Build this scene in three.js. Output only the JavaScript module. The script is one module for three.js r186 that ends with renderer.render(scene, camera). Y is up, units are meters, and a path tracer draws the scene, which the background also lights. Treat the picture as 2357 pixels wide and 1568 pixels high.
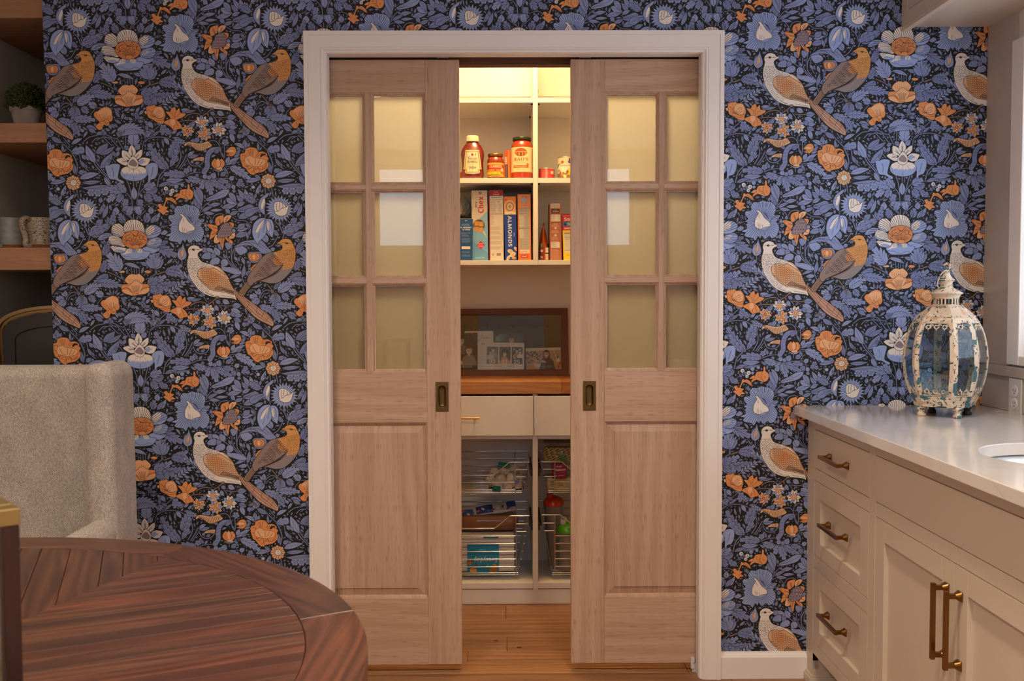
import * as THREE from 'three';
import { RoundedBoxGeometry } from 'three/addons/geometries/RoundedBoxGeometry.js';
import * as BGU from 'three/addons/utils/BufferGeometryUtils.js';
import { RectAreaLightUniformsLib } from 'three/addons/lights/RectAreaLightUniformsLib.js';
import { Brush, Evaluator, SUBTRACTION } from 'three-bvh-csg';

// ---------------------------------------------------------------- camera, sky, lights, exposure
const scene = new THREE.Scene();
const camera = new THREE.PerspectiveCamera(37.66, 2357 / 1568, 0.05, 60);
camera.filmGauge = 36;
camera.position.set(0, 1.278, 3.29);
camera.rotation.set(-0.044081, -0.007026, -0.003186, 'YXZ');
camera.focus = 3.3;
camera.userData.fStop = 8;
scene.add(camera);
const renderer = new THREE.WebGLRenderer({ antialias: true });
renderer.shadowMap.enabled = true;
renderer.toneMapping = THREE.LinearToneMapping;
renderer.toneMappingExposure = 1.0;
RectAreaLightUniformsLib.init();
scene.background = new THREE.Color(0.78, 0.9, 1.08);          // overcast daylight, enters through the windows only
scene.backgroundIntensity = 3.2;
const WARM = new THREE.Color(1.0, 0.79, 0.58), AMBER = new THREE.Color(1.0, 0.62, 0.25), DAY = new THREE.Color(0.8, 0.91, 1.0);
const LAMPS = { down: 13.0, pantry: 3.6, glow: 6 };

// ---------------------------------------------------------------- helpers
let seed = 7;
const rnd = () => { seed = (seed + 0x6d2b79f5) | 0; let t = Math.imul(seed ^ (seed >>> 15), 1 | seed); t = (t + Math.imul(t ^ (t >>> 7), 61 | t)) ^ t; return ((t ^ (t >>> 14)) >>> 0) / 4294967296; };
const rr = (a, b) => a + (b - a) * rnd();
const names = new Map();
const numbered = (n) => { const k = names.get(n) ?? 0; names.set(n, k + 1); return k ? n + '_' + String(k).padStart(3, '0') : n; };
const shadow = (o) => { o.traverse((c) => { if (c.isMesh) { c.castShadow = c.receiveShadow = true; } }); return o; };
function thing(name, label, category, pos = [0, 0, 0], turn = 0, group) {
  const o = new THREE.Group(); o.name = numbered(name); o.position.set(...pos); o.rotation.y = turn;
  o.userData = { label, category }; if (group) o.userData.group = group;
  scene.add(o); return o;
}
function struct(name, label, pos = [0, 0, 0]) {
  const o = new THREE.Group(); o.name = numbered(name); o.position.set(...pos); o.userData = { label, category: label.split('|')[1] ?? 'structure', kind: 'structure' };
  o.userData.label = label.split('|')[0]; scene.add(o); return o;
}
function part(name, geo, mat, parent, pos, rot, label) {
  const m = new THREE.Mesh(Array.isArray(geo) ? merge(geo) : geo, mat); m.name = name; m.castShadow = m.receiveShadow = true;
  if (pos) m.position.set(...pos); if (rot) m.rotation.set(...rot); if (label) m.userData.label = label;
  parent.add(m); return m;
}
function solo(name, geo, mat, label, category, pos, turn, group) {
  const m = part(numbered(name), geo, mat, scene, pos); if (turn) m.rotation.y = turn;
  m.userData = { label, category }; if (group) m.userData.group = group; return m;
}
const merge = (gs) => BGU.mergeGeometries(gs.map((g) => { const h = g.index ? g.toNonIndexed() : g.clone(); for (const k of Object.keys(h.attributes)) if (!['position', 'normal', 'uv'].includes(k)) h.deleteAttribute(k); return h; }));
// box-projected uv in metres; grain axis runs along v
function uvBox(g, grain = 'y', ou = rnd() * 7, ov = rnd() * 7) {
  if (g.index) g = g.toNonIndexed();
  const p = g.attributes.position, n = p.count, uv = new Float32Array(n * 2), a = new THREE.Vector3(), b = new THREE.Vector3(), c = new THREE.Vector3();
  const gi = { x: 0, y: 1, z: 2 }[grain];
  for (let i = 0; i < n; i += 3) {
    a.fromBufferAttribute(p, i); b.fromBufferAttribute(p, i + 1); c.fromBufferAttribute(p, i + 2);
    const e = b.clone().sub(a).cross(c.clone().sub(a)), k = [Math.abs(e.x), Math.abs(e.y), Math.abs(e.z)];
    const ax = k[0] >= k[1] && k[0] >= k[2] ? 0 : k[1] >= k[2] ? 1 : 2;
    let [s, t] = [0, 1, 2].filter((q) => q !== ax);
    if (s === gi) [s, t] = [t, s];
    [a, b, c].forEach((v, j) => { uv[(i + j) * 2] = v.getComponent(s) + ou; uv[(i + j) * 2 + 1] = v.getComponent(t) + ov; });
  }
  g.setAttribute('uv', new THREE.BufferAttribute(uv, 2)); return g;
}
const box = (w, h, d, x = 0, y = 0, z = 0) => { const g = new THREE.BoxGeometry(w, h, d); g.translate(x, y, z); return g; };
const rbox = (w, h, d, r, x = 0, y = 0, z = 0, s = 2) => { const g = new RoundedBoxGeometry(w, h, d, s, Math.min(r, w / 2.01, h / 2.01, d / 2.01)); g.translate(x, y, z); return g; };
// box from extents, rounded edges
const ext = (x0, x1, y0, y1, z0, z1, r = 0.0015, s = 1) => r ? rbox(x1 - x0, y1 - y0, z1 - z0, r, (x0 + x1) / 2, (y0 + y1) / 2, (z0 + z1) / 2, s) : box(x1 - x0, y1 - y0, z1 - z0, (x0 + x1) / 2, (y0 + y1) / 2, (z0 + z1) / 2);
const lathe = (pts, seg = 48) => new THREE.LatheGeometry(pts.map(([x, y]) => new THREE.Vector2(x, y)), seg);
const tube = (pts, r, seg = 24, rad = 8, closed = false, tension = 0.5) => new THREE.TubeGeometry(new THREE.CatmullRomCurve3(pts.map((p) => new THREE.Vector3(...p)), closed, 'catmullrom', tension), seg, r, rad, closed);
// straight wires joined at their corners
function wire(pts, r, rad = 6, closed = false) {
  const g = [], n = pts.length;
  for (let i = 0; i < (closed ? n : n - 1); i++) {
    const a = new THREE.Vector3(...pts[i]), b = new THREE.Vector3(...pts[(i + 1) % n]), d = b.clone().sub(a), l = d.length();
    const c = new THREE.CylinderGeometry(r, r, l, rad, 1); c.applyQuaternion(new THREE.Quaternion().setFromUnitVectors(new THREE.Vector3(0, 1, 0), d.normalize())); c.translate((a.x + b.x) / 2, (a.y + b.y) / 2, (a.z + b.z) / 2); g.push(c);
    const s = new THREE.SphereGeometry(r, rad, 4); s.translate(b.x, b.y, b.z); g.push(s);
  }
  return merge(g);
}
// profile swept along a straight line with mitred ends: prof = [[u, v]...] (u across, v out), returned for a rectangle frame
function extrude(pts, depth, bevel = 0, seg = 1) {
  const s = new THREE.Shape(pts.map(([x, y]) => new THREE.Vector2(x, y)));
  return new THREE.ExtrudeGeometry(s, { depth, bevelEnabled: bevel > 0, bevelSize: bevel, bevelThickness: bevel, bevelSegments: seg, curveSegments: 8 });
}
// mitred picture-frame moulding round the rectangle x0..x1, y0..y1 (facing +z). prof: points [inset, z], inset measured from the rectangle inwards
function moulding(x0, x1, y0, y1, prof, sides = 'lrtb') {
  const pos = [], P = (k, i) => { const u = prof[k][0], z = prof[k][1]; return [[x0 + u, y0 + u, z], [x1 - u, y0 + u, z], [x1 - u, y1 - u, z], [x0 + u, y1 - u, z]][i]; };
  const side = { b: [0, 1], r: [1, 2], t: [2, 3], l: [3, 0] };
  for (const s of sides) for (let k = 0; k < prof.length - 1; k++) {
    const [i, j] = side[s], a = P(k, i), b = P(k, j), c = P(k + 1, j), d = P(k + 1, i);
    pos.push(...a, ...b, ...c, ...a, ...c, ...d);
  }
  const g = new THREE.BufferGeometry(); g.setAttribute('position', new THREE.Float32BufferAttribute(pos, 3)); g.computeVertexNormals(); g.setAttribute('uv', new THREE.Float32BufferAttribute(new Float32Array(pos.length / 3 * 2), 2)); return g;
}
const csg = new Evaluator(); csg.attributes = ['position', 'normal', 'uv'];
const cut = (g, ...holes) => { let r = new Brush(g); r.updateMatrixWorld(); for (const h of holes) { const b = new Brush(h); b.updateMatrixWorld(); r = csg.evaluate(r, b, SUBTRACTION); } return r.geometry; };

// ---------------------------------------------------------------- materials
// periodic value noise
const LAT = new Float32Array(65536); for (let i = 0; i < 65536; i++) LAT[i] = rnd();
const hash = (x, y, s) => LAT[(Math.imul(x, 374761) + Math.imul(y, 668265) + Math.imul(s, 91873) ^ (Math.imul(x ^ s, 2654435) >>> 3)) & 65535];
function noise(x, y, px, py, s = 0) {
  const xi = Math.floor(x), yi = Math.floor(y), fx = x - xi, fy = y - yi, u = fx * fx * (3 - 2 * fx), v = fy * fy * (3 - 2 * fy);
  const m = (q, p) => ((q % p) + p) % p, x0 = m(xi, px), x1 = m(xi + 1, px), y0 = m(yi, py), y1 = m(yi + 1, py);
  const a = hash(x0, y0, s), b = hash(x1, y0, s), c = hash(x0, y1, s), d = hash(x1, y1, s);
  return a + (b - a) * u + (c - a) * v + (a - b - c + d) * u * v;
}
function dataTex(w, h, f, repeat, srgb = true) {
  const d = new Uint8Array(w * h * 4);
  for (let y = 0; y < h; y++) for (let x = 0; x < w; x++) { const c = f(x / w, y / h, x, y), o = (y * w + x) * 4; for (let k = 0; k < 3; k++) d[o + k] = Math.max(0, Math.min(255, Array.isArray(c) ? c[k] : c)); d[o + 3] = 255; }
  const t = new THREE.DataTexture(d, w, h); t.wrapS = t.wrapT = THREE.RepeatWrapping; t.magFilter = THREE.LinearFilter; t.minFilter = THREE.LinearMipmapLinearFilter; t.generateMipmaps = true;
  if (srgb) t.colorSpace = THREE.SRGBColorSpace; if (repeat) t.repeat.set(1 / repeat[0], 1 / repeat[1]); t.needsUpdate = true; return t;
}
function canvasTex(w, h, draw, srgb = true) {
  const c = document.createElement('canvas'); c.width = w; c.height = h; const g = c.getContext('2d'); draw(g, w, h);
  const t = new THREE.CanvasTexture(c); t.magFilter = THREE.LinearFilter; if (srgb) t.colorSpace = THREE.SRGBColorSpace; return t;
}
const mix3 = (a, b, t) => a.map((v, i) => v + (b[i] - v) * t);
// wood: a = light, b = dark, grain along v
function woodTex(w, h, size, a, b, o = {}) {
  const { lines = 26, wave = 0.12, pores = 0.35, cath = 0.5, s = 1 } = o;
  return dataTex(w, h, (u, v) => {
    const wob = wave * (noise(u * 3, v * 2, 3, 2, s) + 0.5 * noise(u * 6, v * 5, 6, 5, s + 1) - 0.75);
    const big = noise((u + wob) * 5, v * 1, 5, 1, s + 2);
    const ring = 0.5 + 0.5 * Math.sin(6.2832 * ((u + wob) * lines / 3 + cath * 4 * noise(u * 4, v * 2, 4, 2, s + 3)));
    const streak = noise((u + wob * 0.5) * lines * 5, v * 6, lines * 5, 6, s + 4), fine = noise(u * w / 3, v * 22, Math.round(w / 3), 22, s + 5);
    const pore = noise(u * w / 2.2, v * 46, Math.round(w / 2.2), 46, s + 6);
    let t = 0.34 * ring + 0.22 * big + 0.3 * streak + 0.2 * fine - 0.05; t = Math.max(0, Math.min(1, t));
    let c = mix3(a, b, t); if (pore > 0.72) c = mix3(c, b.map((q) => q * 0.72), pores * (pore - 0.72) / 0.28); return c;
  }, size);
}
const std = (o) => new THREE.MeshStandardMaterial(o), phys = (o) => new THREE.MeshPhysicalMaterial(o), C = (h) => new THREE.Color(h);
const M = {};
// ---------------------------------------------------------------- the wallpaper print: one repeat, drawn shape by shape
const WP = { W: 440, H: 435.3, S: 3.1 };
function wallpaperCanvas(createCanvas) {
  const cw = Math.round(WP.W * WP.S), ch = Math.round(WP.H * WP.S), cv = createCanvas(cw, ch), g = cv.getContext('2d');
  let sd = 11; const R = () => { sd = (sd * 1664525 + 1013904223) >>> 0; return sd / 4294967296; };
  const FR = { A: [0, 0, 6.8167], B: [220, 0, 6.8167], C: [0, 210, 6.5333], D: [220, 210, 6.5333] };
  // a list of x, y pairs in the units of one quarter of the repeat -> points in the repeat
  const P = (f, a, row = 0) => { const [ox, oy, s] = FR[f], o = []; for (let i = 0; i < a.length; i += 2) { const x = ox + a[i] / s, y = oy + a[i + 1] / s; o.push([x + 0.0108 * (y - 51), y + 0.002 * (x - 103) + row * WP.H]); } return o; };
  const list = [], K = '#15130f', BL = ['#8290bd', '#7a87b4', '#8c9ac6', '#7581ae'], LB = '#93a6d6', WH = '#e6dcd4', OR = '#dd9158', OL = '#eab081', BR = '#8f746b', BE = '#dcae86', NV = '#20233c';
  const wrap = (f) => { for (let dx = -1; dx <= 1; dx++) for (let dy = -1; dy <= 1; dy++) { g.setTransform(WP.S, 0, 0, WP.S, dx * WP.W * WP.S, dy * WP.H * WP.S); f(); } };
  const curve = (p, closed) => { g.beginPath(); const n = p.length, q = (i) => closed ? p[(i + n) % n] : p[Math.max(0, Math.min(n - 1, i))]; g.moveTo(...p[0]); for (let i = 0; i < (closed ? n : n - 1); i++) { const a = q(i - 1), b = q(i), c = q(i + 1), d = q(i + 2), k = 0.16; g.bezierCurveTo(b[0] + (c[0] - a[0]) * k, b[1] + (c[1] - a[1]) * k, c[0] - (d[0] - b[0]) * k, c[1] - (d[1] - b[1]) * k, c[0], c[1]); } if (closed) g.closePath(); };
  const blob = (p, fill, o = {}) => wrap(() => { curve(p, true); g.lineJoin = 'round'; if (o.ow !== 0) { g.strokeStyle = K; g.lineWidth = o.ow ?? 1.6; g.stroke(); } g.fillStyle = fill; g.fill(); if (o.in) { g.save(); g.clip(); o.in(); g.restore(); } });
  const line = (p, w = 0.6, c = NV) => wrap(() => { curve(p, false); g.strokeStyle = c; g.lineWidth = w; g.lineCap = 'round'; g.stroke(); });
  const stem = (p, w, c) => { line(p, w + 1.3, K); line(p, w, c ?? BL[1]); };
  const along = (x0, y0, x1, y1, bend) => { const mx = (x0 + x1) / 2 - (y1 - y0) * bend, my = (y0 + y1) / 2 + (x1 - x0) * bend; return (t) => { const u = 1 - t, x = u * u * x0 + 2 * u * t * mx + t * t * x1, y = u * u * y0 + 2 * u * t * my + t * t * y1, dx = 2 * u * (mx - x0) + 2 * t * (x1 - mx), dy = 2 * u * (my - y0) + 2 * t * (y1 - my), l = Math.hypot(dx, dy) || 1; return [x, y, dx / l, dy / l]; }; };
  // plain leaf from base to tip
  const leafP = (a, b, w, bend) => { const c = along(...a, ...b, bend), L = [], Q = []; for (let i = 0; i <= 10; i++) { const t = i / 10, [x, y, dx, dy] = c(t), h = w / 2 * Math.pow(Math.sin(Math.PI * Math.pow(t, 0.85)), 0.9); L.push([x - dy * h, y + dx * h]); if (i && i < 10) Q.unshift([x + dy * h, y - dx * h]); } return [L.concat(Q), c]; };
  const leaf = (f, x0, y0, x1, y1, w, bend = 0, col, row = 0) => { const [a, b] = P(f, [x0, y0, x1, y1], row), s = FR[f][2]; const [p, c] = leafP(a, b, w / s, bend); blob(p, col ?? BL[Math.floor(R() * 4)], { ow: 1.5 }); const v = []; for (let i = 0; i <= 6; i++) v.push(c(0.05 + 0.8 * i / 6).slice(0, 2)); line(v, 0.5); };
  // lobed leaf
  const lobe = (f, x0, y0, x1, y1, w, bend = 0, n = 4, col, deep = 0.42) => { const [a, b] = P(f, [x0, y0, x1, y1]), s = FR[f][2], c = along(...a, ...b, bend), W = w / s / 2, L = [], Q = [], veins = []; const half = (sg, out) => { for (let i = 0; i < n; i++) { const t0 = 0.06 + 0.94 * i / n, t1 = 0.06 + 0.94 * (i + 1) / n, prof = (t) => W * Math.pow(Math.sin(Math.PI * Math.min(1, 0.12 + t * 0.86)), 0.7), at = (t, h, push) => { const [x, y, dx, dy] = c(Math.min(1, t)); return [x - dy * h * sg + dx * push, y + dx * h * sg + dy * push]; }; out.push(at(t0, prof(t0) * (1 - deep), 0), at(t0 + (t1 - t0) * 0.35, prof(t0 + 0.1) * 0.92, W * 0.12), at(t0 + (t1 - t0) * 0.7, prof(t0 + (t1 - t0) * 0.6) * 1.02, W * 0.42)); if (i < n - 1 || n === 1) veins.push([c(t0 * 0.9).slice(0, 2), at(t0 + (t1 - t0) * 0.5, prof(t0 + 0.1) * 0.62, W * 0.25)]); } }; half(1, L); half(-1, Q); Q.reverse(); const tip = c(1); blob([a, ...L, [tip[0] + tip[2] * W * 0.2, tip[1] + tip[3] * W * 0.2], ...Q], col ?? BL[Math.floor(R() * 4)], { ow: 1.6 }); const m = []; for (let i = 0; i <= 6; i++) m.push(c(0.92 * i / 6).slice(0, 2)); line(m, 0.55); veins.forEach((v) => line(v, 0.42)); };
  const frond = (f, x0, y0, x1, y1, bend, n, len, lw, o = {}) => { const [a, b] = P(f, [x0, y0, x1, y1]), s = FR[f][2], c = along(...a, ...b, bend), col = o.col ?? BL[Math.floor(R() * 4)]; for (let i = 1; i <= n; i++) for (const sg of o.side ? [o.side] : [1, -1]) { const t = i / (n + 0.6), [x, y, dx, dy] = c(t), k = len / s * (1 - 0.35 * Math.abs(t - 0.45)), an = Math.atan2(dy, dx) + sg * (o.a ?? 0.75), e = [x + Math.cos(an) * k, y + Math.sin(an) * k]; const [p] = leafP([x, y], e, lw / s, -sg * 0.16); blob(p, col, { ow: 1.3 }); } const m = []; for (let i = 0; i <= 8; i++) m.push(c(i / 8).slice(0, 2)); stem(m, o.sw ?? 1.3, col); const t = c(0.93), [tp] = leafP([t[0], t[1]], [b[0] + t[2] * len / s * 0.5, b[1] + t[3] * len / s * 0.5], lw / s, 0); blob(tp, col, { ow: 1.2 }); };
  const dots = (p, n, r, c, inside) => { const xs = p.map((q) => q[0]), ys = p.map((q) => q[1]), x0 = Math.min(...xs), x1 = Math.max(...xs), y0 = Math.min(...ys), y1 = Math.max(...ys), pts = []; for (let i = 0; i < n * 12 && pts.length < n; i++) { const q = [x0 + R() * (x1 - x0), y0 + R() * (y1 - y0)]; if (!pts.some((s) => Math.hypot(s[0] - q[0], s[1] - q[1]) < (inside ?? 2.4)) && inPoly(q, p)) pts.push(q); } wrap(() => { g.fillStyle = c; for (const q of pts) { g.beginPath(); g.ellipse(q[0], q[1], r * (0.7 + 0.6 * ((q[0] * 7) % 1)), r * 0.8, q[0], 0, 7); g.fill(); } }); };
  const inPoly = (q, p) => { let s = false; for (let i = 0, j = p.length - 1; i < p.length; j = i++) { const [xi, yi] = p[i], [xj, yj] = p[j]; if ((yi > q[1]) !== (yj > q[1]) && q[0] < (xj - xi) * (q[1] - yi) / (yj - yi) + xi) s = !s; } return s; };
  const disc = (f, x, y, rx, ry, c, o = {}) => { const [q] = P(f, [x, y], o.row ?? 0), s = FR[f][2]; wrap(() => { g.beginPath(); g.ellipse(q[0], q[1], rx / s, ry / s, o.rot ?? 0, 0, 7); if (o.ow !== 0) { g.strokeStyle = o.oc ?? K; g.lineWidth = o.ow ?? 1; g.stroke(); } g.fillStyle = c; g.fill(); }); };
  // radial dashes round an ellipse
  const fringe = (f, x, y, rx, ry, a0, a1, n, l0, l1, w = 0.7, c = K) => { for (let i = 0; i < n; i++) { const a = a0 + (a1 - a0) * (i + 0.5) / n, k0 = 1 + l0, k1 = 1 + l1 * (0.75 + 0.5 * R()); line(P(f, [x + rx * k0 * Math.cos(a), y + ry * k0 * Math.sin(a), x + rx * (k0 + k1) / 2 * Math.cos(a + 0.04), y + ry * (k0 + k1) / 2 * Math.sin(a + 0.04), x + rx * k1 * Math.cos(a), y + ry * k1 * Math.sin(a)]), w, c); } };
  const daisy = (f, x, y, r, n, c1, c2, r2 = 0.42) => { for (let i = 0; i < n; i++) { const a = i / n * 6.283 + x; leaf(f, x + r * 0.2 * Math.cos(a), y + r * 0.2 * Math.sin(a), x + r * Math.cos(a), y + r * Math.sin(a), r * 0.52, 0, i % 3 === 2 ? LB : c1); } for (let i = 0; i < 7; i++) { const a = i / 7 * 6.283; disc(f, x + r * r2 * 0.62 * Math.cos(a), y + r * r2 * 0.62 * Math.sin(a), r * 0.16, r * 0.16, i % 2 ? c2 : OL, { ow: 0.7 }); } disc(f, x, y, r * 0.16, r * 0.16, c2, { ow: 0.7 }); };
  const petals = (f, arr, fill, row = 0, veins = 0, base) => arr.forEach((a, i) => { const p = P(f, a, row); blob(p, Array.isArray(fill) ? fill[i % fill.length] : fill, { ow: 1.3 }); if (veins && base) { const [b] = P(f, base, row), cx = p.reduce((s, q) => s + q[0], 0) / p.length, cy = p.reduce((s, q) => s + q[1], 0) / p.length; for (let k = 0; k < veins; k++) { const o = (k - (veins - 1) / 2) * 1.6, dx = cx - b[0], dy = cy - b[1], l = Math.hypot(dx, dy); line([[b[0] + dx * 0.45 - dy / l * o * 0.5, b[1] + dy * 0.45 + dx / l * o * 0.5], [cx + dx * 0.12 - dy / l * o, cy + dy * 0.12 + dx / l * o]], 0.5); } } });

  g.setTransform(1, 0, 0, 1, 0, 0); g.fillStyle = '#100e0d'; g.fillRect(0, 0, cw, ch);
  // -------- stems and scrolls
  const ST = [['A', 2.2, 1310, 260, 1285, 420, 1300, 560, 1380, 660, 1440, 720, 1445, 820, 1480, 900], ['A', 2, 980, 400, 1120, 470, 1230, 560, 1330, 660, 1430, 710], ['A', 1.8, 1225, 340, 1215, 430, 1250, 540, 1340, 650], ['A', 2, 515, 510, 520, 590, 480, 650, 400, 680], ['A', 2, 0, 790, 90, 740, 150, 730], ['A', 1.8, 105, 660, 120, 720, 60, 770], ['A', 1.6, 1600, 0, 1590, 100, 1540, 200], ['A', 2.2, 1350, 330, 1300, 420, 1290, 520], ['A', 2, 1360, 340, 1340, 470, 1400, 600], ['A', 1.6, 1300, 0, 1440, 20, 1600, 10], ['A', 1.5, 1430, 190, 1390, 250], ['A', 1.6, 1560, 620, 1580, 560, 1545, 500], ['A', 1.7, 90, 1568, 140, 1450, 230, 1370], ['A', 1.6, 1060, 1230, 1110, 1300, 1120, 1420],
    ['B', 2.4, 600, 0, 615, 100, 590, 200], ['B', 2, 360, 330, 440, 280, 510, 170, 520, 130], ['B', 2, 480, 300, 540, 250], ['B', 2.2, 870, 690, 1000, 750, 1110, 820], ['B', 2, 1060, 650, 1070, 720, 1090, 800], ['B', 1.8, 1070, 620, 1130, 570, 1220, 580], ['B', 1.8, 1600, 640, 1590, 740, 1450, 810], ['B', 1.5, 1230, 620, 1235, 720], ['B', 1.5, 1275, 640, 1277, 720], ['B', 1.5, 1310, 640, 1312, 720], ['B', 1.5, 1350, 640, 1352, 725], ['B', 1.5, 1395, 640, 1390, 730], ['B', 1.6, 1420, 750, 1480, 690, 1560, 660], ['B', 1.5, 30, 1040, 60, 1000, 150, 1010, 200, 1080, 200, 1130], ['B', 1.8, 210, 1120, 240, 1050, 320, 1000, 390, 1030, 400, 1080], ['B', 1.5, 230, 1130, 270, 1070, 340, 1050], ['B', 1.6, 740, 1060, 790, 1080, 890, 1080], ['B', 1.5, 760, 1100, 690, 1180, 680, 1270], ['B', 1.6, 1180, 1490, 1160, 1568], ['B', 1.6, 900, 1400, 870, 1500, 960, 1568], ['B', 1.8, 1560, 1480, 1590, 1568], ['B', 1.5, 1370, 1290, 1380, 1200, 1420, 1140],
    ['C', 1.8, 0, 180, 70, 130, 200, 110, 330, 130, 400, 170], ['C', 1.6, 90, 110, 130, 0], ['C', 2.2, 440, 570, 500, 470, 520, 380, 500, 270, 560, 200, 640, 190], ['C', 2.2, 480, 580, 550, 480, 600, 380], ['C', 1.8, 505, 590, 600, 460], ['C', 2, 610, 430, 650, 520, 720, 550, 800, 530, 850, 470], ['C', 1.8, 930, 180, 1020, 170, 1080, 220, 1110, 320, 1150, 440], ['C', 1.6, 1090, 210, 1110, 130, 1190, 100], ['C', 1.8, 1160, 230, 1165, 330, 1160, 440], ['C', 2.4, 150, 850, 190, 700, 280, 600, 360, 540], ['C', 2, 200, 740, 280, 650], ['C', 1.8, 580, 690, 690, 650, 830, 640], ['C', 1.8, 600, 710, 760, 740, 900, 760, 1060, 740, 1200, 740, 1250, 800, 1240, 870, 1180, 910], ['C', 1.8, 1060, 620, 1060, 690], ['C', 1.8, 770, 1230, 790, 1140, 740, 1030], ['C', 1.8, 770, 1230, 850, 1130, 960, 1060], ['C', 1.8, 770, 1250, 860, 1190, 990, 1150], ['C', 1.8, 760, 1290, 840, 1270, 910, 1320, 940, 1390], ['C', 1.8, 950, 1350, 990, 1290, 1070, 1270, 1120, 1290], ['C', 1.6, 1220, 1310, 1320, 1370, 1430, 1380, 1510, 1460, 1440, 1510, 1290, 1500], ['C', 1.6, 1150, 570, 1250, 560, 1400, 570], ['C', 1.6, 1160, 540, 1280, 450, 1350, 390], ['C', 1.5, 230, 1390, 240, 1350, 265, 1360, 250, 1390, 290, 1380, 310, 1340], ['C', 1.5, 60, 1400, 90, 1350, 110, 1290], ['C', 1.6, 0, 1130, 60, 1110, 120, 1130, 140, 1160],
    ['D', 2, 180, 120, 240, 200, 350, 310], ['D', 1.8, 250, 110, 330, 220], ['D', 2.4, 350, 320, 400, 420, 430, 540, 400, 660], ['D', 2, 380, 330, 400, 310, 430, 320], ['D', 2, 470, 360, 480, 450, 540, 560, 590, 600], ['D', 2.4, 640, 400, 700, 530, 790, 640, 880, 740, 910, 850], ['D', 2.2, 690, 340, 700, 450, 760, 560, 860, 680], ['D', 2, 540, 160, 620, 100, 700, 80, 850, 60, 950, 100], ['D', 2, 660, 180, 720, 120, 820, 110], ['D', 1.8, 730, 150, 800, 110, 940, 110, 1030, 130], ['D', 1.8, 820, 90, 900, 180, 950, 230], ['D', 1.8, 940, 120, 1020, 230, 1060, 260], ['D', 1.8, 1030, 110, 1070, 200, 1110, 280], ['D', 1.8, 1150, 60, 1155, 160, 1150, 240], ['D', 1.6, 1390, 370, 1400, 240, 1440, 150, 1520, 120], ['D', 1.8, 930, 400, 990, 480], ['D', 2, 300, 870, 310, 980], ['D', 2, 400, 880, 420, 1020], ['D', 2, 1140, 740, 1180, 860, 1200, 1010, 1210, 1140], ['D', 1.8, 1240, 760, 1240, 850], ['D', 1.8, 1280, 760, 1280, 850], ['D', 2, 1360, 740, 1320, 880, 1290, 1020, 1270, 1100], ['D', 1.8, 1090, 930, 1150, 960, 1190, 1030], ['D', 1.8, 1430, 830, 1340, 920, 1300, 1000], ['D', 1.8, 970, 950, 970, 1080, 900, 1120], ['D', 1.8, 1050, 1200, 1120, 1270, 1200, 1330], ['D', 1.6, 1130, 1230, 1190, 1310], ['D', 1.6, 1220, 1260, 1220, 1330], ['D', 1.6, 1310, 1230, 1260, 1330], ['D', 1.8, 1400, 1210, 1330, 1270, 1260, 1340], ['D', 2, 680, 1280, 720, 1350], ['D', 2, 590, 1350, 680, 1440], ['D', 2.4, 430, 1390, 500, 1460, 540, 1568], ['D', 1.8, 560, 1350, 550, 1440, 600, 1480], ['D', 1.8, 290, 1340, 300, 1290, 370, 1290, 400, 1340], ['D', 1.6, 1480, 930, 1500, 1080, 1450, 1110]];
  for (const [f, w, ...a] of ST) stem(P(f, a), w * 0.9);
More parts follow.
